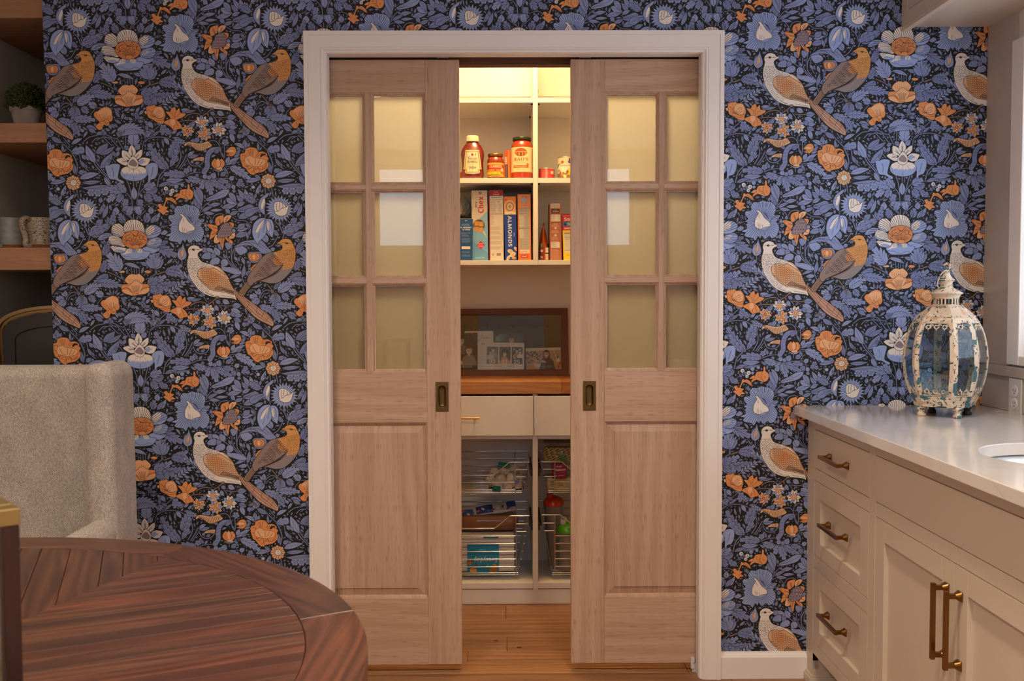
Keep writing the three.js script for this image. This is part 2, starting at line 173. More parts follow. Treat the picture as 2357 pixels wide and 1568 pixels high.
  // -------- plain leaves: quarter, base, tip, width, bend
  const LF = [['A', 460, 590, 395, 490, 20], ['A', 462, 590, 466, 510, 18], ['A', 455, 370, 500, 312, 22, 0.2], ['A', 1150, 360, 1080, 262, 70, 0.1], ['A', 1110, 440, 1035, 318, 95, -0.1], ['A', 1205, 500, 1160, 420, 46], ['A', 1430, 740, 1240, 815, 46, 0.05], ['A', 1440, 835, 1300, 850, 62], ['A', 830, 240, 860, 190, 34], ['A', 880, 250, 900, 160, 40], ['A', 930, 280, 960, 210, 40], ['A', 840, 270, 760, 250, 26], ['A', 900, 300, 850, 270, 24], ['A', 950, 310, 990, 280, 24], ['A', 900, 160, 880, 120, 30], ['A', 950, 160, 920, 110, 44], ['A', 940, 60, 910, 0, 60], ['A', 1365, 150, 1560, 110, 90, -0.1], ['A', 1390, 60, 1560, 20, 60], ['A', 1560, 150, 1600, 30, 40], ['A', 1400, 700, 1350, 640, 40], ['A', 1330, 470, 1390, 540, 40], ['A', 1400, 470, 1420, 550, 34, 0.2], ['A', 1450, 480, 1490, 600, 50], ['A', 1440, 800, 1480, 600, 60, 0.1], ['A', 1500, 770, 1560, 680, 40], ['A', 1330, 900, 1400, 900, 30], ['A', 1400, 960, 1440, 890, 40], ['A', 1310, 980, 1360, 960, 24], ['A', 1240, 940, 1260, 990, 20], ['A', 590, 1150, 800, 1130, 46, 0.1], ['A', 570, 1120, 700, 1110, 50, 0.15], ['A', 640, 1170, 580, 1150, 30], ['A', 300, 1060, 385, 1140, 34, -0.1], ['A', 380, 1060, 440, 1120, 30], ['A', 460, 1040, 540, 1080, 36], ['A', 440, 1000, 545, 1020, 40], ['A', 20, 1300, 110, 1400, 70], ['A', 90, 1300, 130, 1420, 56], ['A', 10, 1400, 60, 1440, 34], ['A', 180, 1330, 300, 1370, 30], ['A', 160, 1480, 60, 1420, 40], ['A', 110, 1540, 240, 1440, 40], ['A', 360, 1440, 440, 1480, 40], ['A', 420, 1500, 500, 1430, 44], ['A', 480, 1530, 560, 1460, 40], ['A', 1020, 1160, 1090, 1210, 60], ['A', 1130, 1150, 1230, 1210, 80, 0.1], ['A', 1020, 1230, 1060, 1320, 60, 0.3], ['A', 940, 1260, 1010, 1320, 70, 0.3], ['A', 1270, 1250, 1410, 1240, 90], ['A', 1250, 1300, 1400, 1350, 90, 0.1], ['A', 1240, 1350, 1320, 1420, 70], ['A', 1300, 1400, 1420, 1400, 70], ['A', 1290, 1450, 1400, 1500, 80], ['A', 690, 1330, 770, 1380, 50], ['A', 700, 1400, 780, 1320, 50], ['A', 1180, 1290, 1150, 1230, 30], ['A', 1140, 1320, 1170, 1260, 24], ['A', 800, 1280, 720, 1330, 30], ['A', 1440, 1490, 1540, 1430, 40], ['A', 1430, 1540, 1530, 1540, 60],
    ['B', 0, 310, 60, 240, 40], ['B', 60, 190, 20, 60, 44], ['B', 350, 250, 270, 100, 100, 0.1], ['B', 350, 30, 450, 170, 60, 0.1], ['B', 470, 60, 540, 130, 70, 0.3], ['B', 650, 130, 800, 10, 110, 0.1], ['B', 620, 60, 780, -60, 80], ['B', 740, 180, 960, 90, 90, -0.1], ['B', 400, 370, 470, 340, 60], ['B', 820, 180, 860, 240, 26], ['B', 780, 200, 840, 250, 26], ['B', 1130, 560, 1370, 640, 60, -0.12], ['B', 1370, 540, 1540, 560, 60, 0.2], ['B', 890, 660, 850, 560, 40], ['B', 960, 680, 940, 660, 20], ['B', 1160, 720, 1170, 640, 26], ['B', 1110, 810, 1060, 740, 30], ['B', 1390, 720, 1420, 610, 34], ['B', 1470, 640, 1490, 590, 24], ['B', 470, 960, 460, 900, 34], ['B', 500, 930, 540, 870, 34], ['B', 900, 1060, 880, 950, 28], ['B', 930, 1060, 950, 970, 26], ['B', 960, 1040, 1010, 960, 26], ['B', 980, 1060, 1040, 1010, 26], ['B', 820, 1020, 900, 1050, 30], ['B', 280, 950, 310, 890, 34], ['B', 190, 1080, 200, 970, 70], ['B', 190, 1070, 130, 1010, 40], ['B', 90, 960, 260, 900, 40, 0.1], ['B', 410, 1060, 380, 990, 30], ['B', 1050, 1090, 1130, 1160, 40], ['B', 1160, 1110, 1080, 1090, 34], ['B', 1130, 1230, 1060, 1130, 40], ['B', 1150, 1330, 1040, 1260, 44], ['B', 1160, 1260, 1190, 1160, 40], ['B', 1180, 1230, 1290, 1260, 50], ['B', 1200, 1130, 1290, 1080, 40], ['B', 1280, 1120, 1370, 1110, 40], ['B', 1300, 1170, 1380, 1200, 44], ['B', 1380, 1150, 1440, 1070, 44], ['B', 1430, 1190, 1500, 1120, 44], ['B', 1420, 1250, 1500, 1230, 44], ['B', 1400, 1290, 1490, 1300, 40], ['B', 1260, 1230, 1330, 1290, 40], ['B', 1490, 1100, 1540, 1090, 30], ['B', 1000, 1330, 1040, 1400, 50], ['B', 960, 1330, 990, 1420, 40], ['B', 1040, 1330, 1090, 1390, 44], ['B', 970, 1440, 900, 1400, 40], ['B', 920, 1480, 830, 1440, 44], ['B', 880, 1470, 850, 1400, 34], ['B', 1530, 1350, 1540, 1450, 50], ['B', 1560, 1300, 1630, 1400, 60], ['B', 1500, 1300, 1560, 1310, 34], ['B', 430, 1440, 410, 1530, 30], ['B', 610, 1370, 770, 1420, 70, -0.1], ['B', 640, 1400, 760, 1470, 60], ['B', 760, 1500, 860, 1470, 50, -0.2], ['B', 1260, 1300, 1330, 1290, 24], ['B', 30, 1370, 20, 1440, 40], ['B', 60, 1420, 120, 1480, 40], ['B', 0, 1500, 60, 1520, 40], ['B', 700, 1220, 690, 1290, 60, 0.2], ['B', 640, 1230, 600, 1180, 40], ['B', 550, 1200, 580, 1290, 46], ['B', 730, 1320, 790, 1390, 40],
    ['C', 10, 60, 0, 140, 34], ['C', 240, 80, 300, 20, 46], ['C', 320, 60, 400, 40, 50], ['C', 400, 120, 560, 170, 50, -0.1], ['C', 430, 110, 480, 170, 46], ['C', 280, 130, 350, 230, 60, -0.1], ['C', 680, 210, 720, 140, 60], ['C', 740, 200, 790, 110, 70], ['C', 800, 200, 850, 180, 40], ['C', 1130, 110, 1110, 150, 30], ['C', 1190, 110, 1230, 130, 30], ['C', 1260, 60, 1310, 200, 70], ['C', 1380, 70, 1390, 150, 60], ['C', 1460, 290, 1310, 220, 60, 0.2], ['C', 1480, 290, 1480, 160, 40], ['C', 1520, 280, 1540, 200, 30], ['C', 1340, 270, 1410, 330, 40], ['C', 1330, 390, 1400, 300, 44], ['C', 1300, 410, 1390, 380, 34], ['C', 1180, 540, 1390, 420, 60, -0.06], ['C', 1180, 510, 1230, 410, 60], ['C', 1160, 440, 1100, 330, 30], ['C', 1260, 530, 1340, 480, 40], ['C', 20, 280, 90, 290, 44], ['C', 60, 400, 30, 330, 30], ['C', 80, 410, 100, 330, 30], ['C', 70, 470, 130, 410, 26], ['C', 420, 480, 490, 430, 40], ['C', 610, 400, 780, 380, 60, 0.15], ['C', 620, 400, 720, 330, 50, -0.1], ['C', 640, 540, 620, 620, 40, 0.1], ['C', 660, 640, 650, 560, 40], ['C', 690, 640, 740, 580, 36], ['C', 660, 500, 700, 470, 40], ['C', 720, 520, 790, 490, 44], ['C', 860, 640, 820, 590, 60, 0.2], ['C', 280, 760, 540, 750, 80, 0.05], ['C', 170, 850, 360, 800, 56, -0.1], ['C', 290, 830, 560, 790, 40, 0.1], ['C', 640, 800, 560, 740, 34], ['C', 720, 700, 770, 680, 50], ['C', 1150, 570, 1210, 680, 40, 0.1], ['C', 1090, 700, 1180, 640, 70], ['C', 960, 740, 1010, 650, 90], ['C', 840, 740, 880, 670, 70], ['C', 900, 750, 940, 690, 60], ['C', 1220, 760, 1290, 710, 70], ['C', 1170, 880, 1230, 810, 80], ['C', 1260, 830, 1290, 910, 60], ['C', 1250, 920, 1310, 940, 46], ['C', 680, 1040, 760, 1200, 90, -0.15], ['C', 690, 900, 790, 1150, 100, -0.1], ['C', 720, 860, 800, 1100, 70, -0.2], ['C', 860, 1100, 960, 1170, 30], ['C', 920, 1220, 1100, 1210, 44], ['C', 900, 1160, 1080, 1120, 60, -0.1], ['C', 790, 1240, 960, 1160, 50, -0.1], ['C', 820, 1250, 980, 1270, 50], ['C', 1090, 1180, 1330, 1110, 80, 0.05], ['C', 1160, 1040, 1320, 1110, 90, 0.1], ['C', 1200, 950, 1300, 1100, 80, -0.1], ['C', 1150, 1190, 1200, 1270, 60], ['C', 1200, 1280, 1330, 1230, 60, 0.1], ['C', 1400, 1110, 1310, 990, 70, 0.1], ['C', 1440, 1060, 1340, 900, 66], ['C', 1480, 1050, 1440, 900, 60], ['C', 1530, 1070, 1510, 950, 70], ['C', 1330, 1340, 1560, 1270, 90, -0.1], ['C', 1320, 1160, 1440, 1100, 60, -0.1], ['C', 1310, 1480, 1420, 1420, 90, 0.2], ['C', 1500, 1370, 1560, 1330, 60], ['C', 340, 1180, 330, 1120, 26], ['C', 350, 1180, 370, 1110, 26], ['C', 360, 1200, 400, 1140, 24], ['C', 650, 1140, 670, 1070, 34], ['C', 450, 1080, 520, 1070, 30], ['C', 540, 1070, 600, 1070, 30], ['C', 50, 1270, 50, 1150, 80], ['C', 0, 1340, 30, 1290, 40], ['C', 80, 1390, 170, 1240, 60, 0.1], ['C', 90, 1380, 160, 1320, 40], ['C', 190, 1340, 200, 1300, 20], ['C', 200, 1440, 230, 1480, 24], ['C', 200, 1440, 180, 1490, 20], ['C', 230, 1440, 260, 1470, 20], ['C', 860, 1470, 840, 1400, 50, -0.3], ['C', 900, 1400, 950, 1370, 50], ['C', 1260, 1500, 1240, 1560, 60],
    ['D', 70, 90, 220, 180, 70, 0.1], ['D', 360, 205, 520, 120, 56, -0.12], ['D', 0, 250, 30, 150, 30], ['D', 60, 270, 100, 200, 34], ['D', 0, 300, 50, 290, 30], ['D', 230, 330, 220, 200, 36], ['D', 240, 320, 280, 270, 24], ['D', 690, 480, 570, 220, 110, -0.08], ['D', 710, 340, 890, 190, 110, 0.14], ['D', 770, 360, 990, 240, 70, 0.1], ['D', 760, 560, 950, 330, 110, 0.12], ['D', 560, 430, 500, 360, 60], ['D', 600, 450, 560, 370, 40], ['D', 540, 560, 470, 440, 50], ['D', 570, 570, 540, 500, 30], ['D', 380, 650, 370, 490, 60, 0.1], ['D', 440, 640, 520, 590, 70, 0.2], ['D', 20, 790, 240, 760, 70, -0.08], ['D', 10, 760, 0, 620, 60, 0.1], ['D', 160, 690, 250, 750, 50], ['D', 450, 720, 740, 650, 90, -0.08], ['D', 560, 610, 520, 640, 40], ['D', 490, 780, 760, 760, 60, 0.06], ['D', 880, 830, 480, 860, 80, -0.1], ['D', 820, 700, 900, 840, 60, 0.1], ['D', 160, 980, 240, 820, 60, 0.12], ['D', 240, 950, 220, 880, 24], ['D', 250, 960, 280, 900, 20], ['D', 980, 800, 990, 760, 30], ['D', 1000, 300, 1080, 260, 50], ['D', 950, 310, 1000, 400, 50], ['D', 1010, 390, 1050, 310, 50], ['D', 890, 480, 920, 430, 40], ['D', 1130, 280, 1190, 240, 80], ['D', 1290, 290, 1360, 210, 80], ['D', 1320, 60, 1360, 90, 30], ['D', 1200, 80, 1310, 60, 50], ['D', 1470, 250, 1568, 220, 60], ['D', 1450, 390, 1490, 310, 50], ['D', 1510, 390, 1560, 350, 50], ['D', 760, 1320, 840, 1120, 60, 0.1], ['D', 700, 1270, 790, 1070, 60, 0.16], ['D', 740, 1090, 750, 1000, 60], ['D', 800, 1170, 780, 1090, 44], ['D', 640, 1020, 700, 1000, 30], ['D', 130, 1050, 170, 960, 40, 0.1], ['D', 80, 1070, 110, 960, 60], ['D', 30, 1090, 0, 980, 50], ['D', 180, 1090, 0, 1060, 60], ['D', 210, 1260, 200, 1200, 50], ['D', 70, 1360, 190, 1310, 60], ['D', 0, 1410, 70, 1480, 40, 0.2], ['D', 660, 1410, 760, 1340, 90, 0.1], ['D', 560, 1568, 820, 1440, 110, 0.08], ['D', 510, 1450, 500, 1370, 40], ['D', 880, 1420, 790, 1340, 50], ['D', 940, 1400, 900, 1260, 60, 0.1], ['D', 860, 1400, 830, 1290, 44], ['D', 400, 1568, 460, 1530, 60], ['D', 1090, 1120, 1040, 1080, 40], ['D', 1470, 1400, 1560, 1270, 60], ['D', 960, 1270, 970, 1150, 96], ['D', 1480, 1260, 1480, 1150, 86], ['D', 1245, 1040, 1240, 850, 90]];
  for (const [f, x0, y0, x1, y1, w, b] of LF) leaf(f, x0, y0, x1, y1, w, b ?? 0);
  // -------- lobed leaves
  const LO = [['A', 150, 290, 425, 440, 170, 0.05, 4], ['A', 180, 260, 310, 225, 70, 0, 3], ['A', 105, 660, 130, 430, 230, 0, 5], ['A', 250, 690, 500, 600, 130, 0.2, 5], ['A', 250, 700, 490, 760, 120, -0.1, 4], ['A', 40, 890, 250, 770, 120, 0, 4], ['A', 60, 920, 460, 865, 110, 0.06, 6], ['A', 180, 900, 80, 1040, 190, 0, 4], ['A', 230, 920, 270, 1000, 90, 0, 3], ['B', 1060, 670, 900, 420, 230, 0.05, 5], ['B', 1600, 640, 1560, 440, 230, 0, 5], ['B', 800, 420, 900, 220, 120, 0.1, 4], ['B', 760, 690, 830, 520, 110, 0.1, 4], ['B', 860, 720, 660, 840, 130, -0.2, 5], ['B', 700, 850, 1060, 910, 150, -0.05, 6], ['B', 500, 1040, 740, 900, 150, -0.2, 6], ['B', 780, 1070, 680, 1010, 110, 0, 4], ['B', 470, 1060, 420, 1240, 190, 0, 5], ['B', 560, 1060, 640, 1150, 110, 0, 4], ['B', 170, 1130, 60, 1100, 110, 0.1, 3], ['B', 200, 1140, 100, 1200, 120, 0, 3], ['B', 190, 1250, 560, 1440, 120, -0.1, 6], ['B', 420, 1260, 740, 1270, 130, -0.08, 5], ['B', 400, 1300, 500, 1500, 110, 0.06, 5], ['B', 1080, 1500, 1500, 1500, 190, -0.42, 9], ['B', 1480, 900, 1620, 800, 150, 0, 4], ['B', 1500, 930, 1600, 1000, 130, 0, 4], ['C', 330, 590, 60, 220, 150, -0.14, 5], ['C', 350, 420, 430, 180, 120, 0.06, 4], ['C', 350, 560, 480, 210, 90, 0.1, 4], ['C', 290, 590, 90, 330, 110, -0.16, 4], ['C', 600, 210, 890, 330, 90, -0.12, 4], ['C', 570, 690, 270, 670, 130, 0.1, 4], ['C', 610, 720, 800, 790, 110, 0, 4], ['C', 870, 760, 800, 880, 110, 0.1, 3], ['C', 890, 760, 940, 970, 130, -0.05, 4], ['C', 930, 780, 1160, 900, 120, -0.1, 4], ['C', 1050, 750, 1190, 790, 90, 0.1, 3], ['C', 1230, 570, 1510, 740, 130, -0.12, 5], ['C', 860, 1060, 1200, 920, 110, 0.08, 1], ['C', 1330, 1220, 1560, 1180, 130, 0.04, 1], ['C', 130, 850, 0, 880, 150, 0, 4], ['C', 150, 880, 0, 960, 120, 0, 3], ['C', 210, 1060, 110, 1020, 90, 0, 4], ['C', 20, 1020, 20, 1080, 90, 0, 3], ['D', 360, 330, 530, 290, 130, -0.1, 2], ['D', 1270, 230, 1270, 90, 190, 0, 2], ['D', 1090, 900, 840, 870, 150, -0.06, 4], ['D', 1120, 940, 1020, 800, 110, 0, 3], ['D', 1070, 960, 1000, 1060, 120, 0, 3], ['D', 960, 960, 850, 1060, 110, 0, 3], ['D', 1390, 880, 1540, 810, 130, 0, 4], ['D', 1400, 960, 1480, 1060, 120, 0, 3], ['D', 1540, 960, 1570, 1060, 80, 0, 3], ['D', 1090, 1170, 1120, 1040, 100, 0, 2], ['D', 1320, 1170, 1330, 1050, 100, 0, 2], ['D', 1060, 1180, 1220, 1180, 100, 0, 2], ['D', 1380, 1180, 1230, 1180, 100, 0, 2], ['D', 1140, 1280, 1180, 1160, 110, 0, 2], ['D', 1310, 1270, 1280, 1160, 110, 0, 2], ['D', 1070, 1400, 1020, 1260, 110, 0, 4], ['D', 1400, 1390, 1430, 1260, 110, 0, 4], ['D', 870, 1430, 930, 1230, 90, 0.1, 4], ['D', 220, 1190, 0, 1290, 120, 0.1, 1], ['D', 150, 1110, 0, 1010, 110, 0.1, 4], ['D', 870, 1420, 560, 1560, 130, 0, 4]];
  for (const [f, x0, y0, x1, y1, w, b, n] of LO) lobe(f, x0, y0, x1, y1, w, b, n);
  // -------- ferns
  frond('A', 880, 1180, 500, 745, 0.12, 7, 170, 42, { side: 1, a: 0.5 }); frond('A', 880, 1180, 510, 760, 0.12, 5, 90, 40, { side: -1, a: 0.8 }); frond('A', 240, 1065, 520, 880, 0.03, 5, 95, 32); frond('B', 420, 1010, 480, 920, 0, 3, 50, 24); frond('C', 190, 990, 320, 920, 0, 3, 50, 22); frond('C', 400, 170, 560, 190, -0.1, 4, 60, 30); frond('B', 30, 780, 40, 560, 0.1, 4, 60, 34, { side: 1 }); frond('D', 0, 60, 40, 0, 0, 3, 60, 34); frond('B', 1420, 1290, 1380, 1180, 0, 3, 60, 30); frond('D', 1140, 20, 1060, 60, 0, 3, 70, 40); frond('D', 1420, 20, 1480, 60, 0, 2, 80, 46);
  // curling caterpillar leaf
  { const a = [850, 640, 900, 560, 900, 480, 920, 380, 980, 310, 1080, 300]; stem(P('C', a), 11, BL[1]); for (let i = 0; i < 9; i++) { const t = i / 8, x = [868, 900, 898, 900, 915, 945, 985, 1030, 1070][i], y = [610, 560, 510, 450, 400, 350, 320, 305, 310][i]; disc('C', x - 14, y + 8, 10, 7, BL[3], { ow: 0.5, oc: NV }); line(P('C', [x + 6, y, x + 22, y - 8]), 0.6); } leaf('C', 1020, 360, 1088, 285, 60); }
  // small clustered flowers
  for (const [x, y] of [[610, 930], [708, 935], [812, 920]]) { for (let i = 0; i < 6; i++) { const a = i * 1.047; disc('D', x + 34 * Math.cos(a), y + 36 * Math.sin(a), 24, 24, BL[2], { ow: 0.9 }); } disc('D', x, y, 22, 22, BL[1], { ow: 0.8, oc: NV }); }
  for (const [f, x, y, r] of [['C', 1180, 195, 34], ['C', 590, 620, 30], ['C', 1380, 780, 26], ['C', 1350, 830, 24], ['C', 1410, 840, 22], ['C', 165, 1035, 24], ['A', 290, 1400, 34], ['A', 340, 1450, 30], ['A', 270, 1450, 28], ['D', 900, 460, 16], ['C', 1490, 50, 30]]) { for (let i = 0; i < 5; i++) { const a = i * 1.2566 + 0.3; disc(f, x + r * 0.95 * Math.cos(a), y + r * 0.95 * Math.sin(a), r * 0.62, r * 0.62, BL[i % 2], { ow: 0.9 }); } disc(f, x, y, r * 0.45, r * 0.45, BL[3], { ow: 0.7, oc: NV }); }
  for (const [x, y, r] of [[276, 884, 30], [430, 856, 30], [372, 918, 32], [520, 834, 24], [432, 920, 22], [346, 970, 26]]) { disc('C', x, y, r, r, x > 400 ? LB : WH, { ow: 1.1 }); disc('C', x + 4, y + 2, r * 0.42, r * 0.42, LB, { ow: 0.7, oc: NV }); }
  disc('D', 128, 872, 30, 28, BL[2]); disc('D', 132, 876, 12, 12, WH, { ow: 0.6, oc: NV });
  blob(P('A', [210, 98, 262, 40, 322, 72, 268, 118]), BL[0]); line(P('A', [640, 250, 650, 232, 668, 236, 660, 258, 676, 262, 690, 246]), 1.6, BL[1]);
  // bud with an orange heart, rounded leaves of the branch
  blob(P('A', [545, 250, 560, 310, 592, 415, 580, 480, 535, 512, 495, 512, 455, 462, 456, 405, 490, 345, 532, 300]), BL[2]); blob(P('A', [540, 345, 556, 400, 535, 450, 518, 482, 506, 470, 502, 392]), BE, { ow: 0.8 }); line(P('A', [524, 370, 520, 420, 516, 478]), 0.8, '#7a5a48');
  for (const a of [[825, 482, 860, 420, 930, 393, 972, 420, 966, 492, 900, 506], [978, 418, 1052, 440, 1026, 492, 980, 496], [820, 332, 905, 322, 916, 380, 872, 402, 832, 378], [912, 332, 970, 330, 1015, 370, 1020, 415, 960, 390, 925, 384], [950, 578, 980, 510, 1060, 478, 1106, 512, 1092, 572, 1030, 592], [1125, 600, 1180, 632, 1300, 640, 1420, 700, 1424, 742, 1330, 746, 1200, 702, 1140, 672], [1350, 335, 1440, 292, 1532, 350, 1522, 402, 1440, 442, 1390, 420], [1195, 272, 1230, 242, 1312, 268, 1264, 348, 1226, 352], [1340, 322, 1400, 272, 1500, 222, 1640, 208, 1700, 180, 1790, 240, 1850, 320, 1910, 400, 1770, 422, 1690, 340, 1600, 300, 1500, 288]]) { const p = P('A', a); blob(p, BL[Math.floor(R() * 3)]); dots(p, 6, 0.8, NV, 5); }
  disc('A', 1178, 562, 56, 58, BL[2]); line(P('A', [1150, 540, 1165, 590, 1195, 608]), 0.6); line(P('A', [1400, 270, 1520, 250, 1640, 250, 1760, 330]), 0.7); line(P('B', [0, 240, 80, 260, 150, 330, 160, 400]), 1); line(P('B', [180, 200, 260, 280, 350, 350]), 0.6);
  // brown twigs
  for (const [f, w, ...a] of [['A', 2.2, 1045, 1115, 960, 1180, 890, 1225], ['A', 2, 860, 1225, 850, 1195, 780, 1180, 700, 1195, 640, 1225, 625, 1248], ['A', 1.6, 990, 1200, 970, 1180, 990, 1230], ['A', 1.8, 545, 1302, 660, 1290, 790, 1298], ['A', 1.7, 1090, 1238, 1190, 1250, 1270, 1245], ['A', 2.6, 140, 735, 235, 700], ['B', 2, 330, 915, 380, 980, 430, 1050, 452, 1130], ['B', 1.5, 430, 1050, 480, 1058], ['B', 1.8, 870, 690, 940, 720, 1000, 750], ['B', 2, 1030, 690, 1130, 690], ['A', 1.5, 1440, 1470, 1500, 1440, 1560, 1480]]) stem(P(f, a), w, BR);
  // -------- orange flowers
  const veined = (f, pts, c, ls, lw = 0.6) => { blob(P(f, pts), c); ls.forEach((l) => line(P(f, l), lw, '#3a221a')); };
  veined('A', [45, 1080, 62, 1068, 140, 1052, 165, 1038, 190, 1068, 270, 1070, 312, 1130, 328, 1210, 308, 1262, 300, 1330, 250, 1336, 175, 1302, 130, 1270, 72, 1242, 50, 1185], OR, [[140, 1130, 120, 1180, 160, 1230, 240, 1260, 310, 1240], [130, 1225, 180, 1150, 250, 1120], [100, 1235, 180, 1222, 250, 1150], [90, 1200, 150, 1220, 190, 1225], [150, 1275, 230, 1290, 305, 1275], [60, 1120, 110, 1150, 120, 1190]]);
  blob(P('A', [150, 1120, 200, 1080, 270, 1085, 305, 1150, 300, 1220, 240, 1250, 180, 1225, 150, 1180]), OL, { ow: 0.9 }); for (const l of [[170, 1210, 200, 1160, 260, 1130], [160, 1225, 220, 1190, 270, 1150], [190, 1225, 230, 1220, 270, 1190]]) line(P('A', l), 0.6, '#3a221a');
  blob(P('A', [10, 1150, 40, 1140, 50, 1170, 30, 1190]), OL);
  veined('A', [340, 1150, 400, 1152, 432, 1100, 480, 1080, 500, 1132, 545, 1100, 560, 1165, 640, 1188, 590, 1240, 500, 1280, 540, 1322, 580, 1408, 520, 1422, 452, 1442, 392, 1380, 308, 1332, 322, 1300, 400, 1262, 388, 1220], OR, [[470, 1240, 480, 1170, 500, 1132], [455, 1235, 440, 1180, 400, 1152], [480, 1250, 530, 1200, 560, 1168], [400, 1262, 440, 1255, 500, 1280], [440, 1270, 460, 1340, 450, 1420], [430, 1270, 420, 1320, 400, 1350], [480, 1290, 500, 1340, 520, 1400]]); blob(P('A', [420, 1270, 470, 1275, 470, 1340, 430, 1370, 400, 1330]), OL, { ow: 0 });
  // poppies and roses of the second quarter
  veined('B', [1065, 930, 1090, 890, 1170, 880, 1125, 820, 1190, 740, 1250, 725, 1300, 735, 1350, 724, 1425, 800, 1400, 860, 1400, 880, 1480, 890, 1496, 940, 1490, 1000, 1420, 1040, 1340, 1050, 1260, 1066, 1180, 1050, 1100, 1020, 1072, 975], OR, [[1170, 880, 1200, 880, 1240, 850], [1400, 870, 1360, 860, 1320, 830], [1075, 960, 1130, 940, 1180, 960, 1240, 1020], [1490, 930, 1430, 940, 1380, 960, 1330, 1020], [1230, 800, 1250, 840], [1190, 800, 1220, 850], [1330, 800, 1340, 840], [1380, 800, 1370, 850]]);
  blob(P('B', [1125, 820, 1190, 740, 1250, 725, 1300, 735, 1350, 724, 1425, 800, 1390, 860, 1340, 850, 1290, 820, 1230, 860, 1180, 880]), OL, { ow: 0.9 }); blob(P('B', [1170, 930, 1220, 880, 1290, 822, 1360, 870, 1400, 910, 1370, 970, 1330, 1025, 1250, 1025, 1200, 960]), OL, { ow: 0.9 }); for (let i = 0; i < 8; i++) line(P('B', [1215 + i * 19, 915 - 12 * (i % 2), 1250 + i * 10, 1015]), 0.6, '#3a221a'); for (let i = 0; i < 7; i++) line(P('B', [1170 + i * 36, 800, 1200 + i * 29, 850]), 0.5, '#7a4a30');
  blob(P('B', [1070, 980, 1130, 960, 1180, 985, 1245, 1060, 1180, 1052, 1100, 1022]), OL, { ow: 0.9 }); blob(P('B', [1490, 940, 1430, 960, 1380, 980, 1320, 1045, 1420, 1040, 1488, 1000]), OL, { ow: 0.9 });
  veined('B', [735, 1190, 760, 1140, 800, 1130, 850, 1090, 920, 1064, 980, 1080, 1010, 1120, 1015, 1180, 1024, 1240, 1000, 1290, 970, 1300, 960, 1350, 920, 1360, 880, 1345, 850, 1410, 800, 1420, 756, 1370, 790, 1330, 820, 1300, 770, 1250], OR, [[820, 1300, 860, 1290, 900, 1300, 930, 1350], [850, 1260, 900, 1280, 950, 1270], [930, 1260, 960, 1290, 930, 1320, 905, 1290], [900, 1250, 880, 1180], [880, 1240, 850, 1170], [920, 1250, 920, 1170], [940, 1250, 970, 1180], [830, 1330, 850, 1380]]); blob(P('B', [800, 1140, 860, 1100, 930, 1080, 1000, 1120, 1000, 1190, 930, 1240, 870, 1230, 800, 1190]), OL, { ow: 0 }); for (const l of [[905, 1240, 890, 1170], [885, 1235, 860, 1180], [925, 1235, 930, 1160], [840, 1220, 810, 1170], [945, 1230, 975, 1190]]) line(P('B', l), 0.6, '#3a221a'); disc('B', 930, 1290, 36, 30, OR, { ow: 0.8 }); disc('B', 935, 1292, 14, 12, OL, { ow: 0.5 });
  blob(P('B', [40, 440, 70, 400, 150, 395, 230, 400, 262, 470, 220, 540, 140, 570, 70, 540]), BL[1]); veined('B', [52, 470, 70, 425, 140, 415, 205, 425, 226, 470, 200, 520, 140, 540, 80, 525], OR, [[105, 430, 85, 480, 110, 530], [170, 430, 190, 480, 165, 530]]); disc('B', 136, 475, 26, 46, OL, { ow: 0.9 });
  blob(P('B', [75, 690, 110, 620, 170, 580, 216, 555, 195, 620, 160, 690]), OR); line(P('B', [95, 660, 130, 655]), 0.6); line(P('B', [100, 630, 140, 635]), 0.6); blob(P('B', [1030, 690, 1080, 672, 1110, 668, 1132, 690, 1090, 705]), BE, { ow: 0.8 }); blob(P('B', [1430, 690, 1480, 668, 1540, 690, 1490, 716]), OR, { ow: 0.9 });
  // daisies
  daisy('A', 885, 1320, 112, 9, WH, OL); daisy('A', 1138, 1432, 118, 10, WH, BE); daisy('A', 655, 1452, 104, 9, OL, OR, 0.6); daisy('A', 918, 1500, 118, 9, BE, OR, 0.5);
  // third and fourth quarter
  blob(P('C', [575, 250, 590, 205, 640, 185, 700, 195, 780, 210, 850, 205, 920, 180, 980, 245, 900, 290, 830, 318, 760, 310, 700, 265, 640, 225]), BE); for (let i = 0; i < 15; i++) { const t = i / 14, x = 610 + 340 * t, y = 195 + 34 * Math.sin(t * 3.1); line(P('C', [x, y, x + 14, y + 26 + 46 * Math.sin(t * 3.14), x + 10, y + 30 + 66 * Math.sin(t * 3.14)]), 0.9, '#4a2f22'); }
  blob(P('C', [690, 465, 750, 425, 850, 415, 840, 470, 770, 468]), BE, { ow: 1 }); for (let i = 0; i < 4; i++) line(P('C', [770 + i * 22, 425, 750 + i * 24, 465]), 0.8, '#4a2f22');
  veined('C', [1180, 345, 1210, 300, 1260, 266, 1310, 270, 1335, 320, 1320, 370, 1270, 405, 1185, 388, 1230, 365], OR, [[1190, 345, 1250, 320, 1310, 330], [1190, 350, 1250, 345, 1290, 345], [1200, 385, 1260, 370, 1275, 350]]); blob(P('C', [1195, 335, 1240, 305, 1305, 320, 1300, 345, 1250, 350]), OL, { ow: 0.7 });
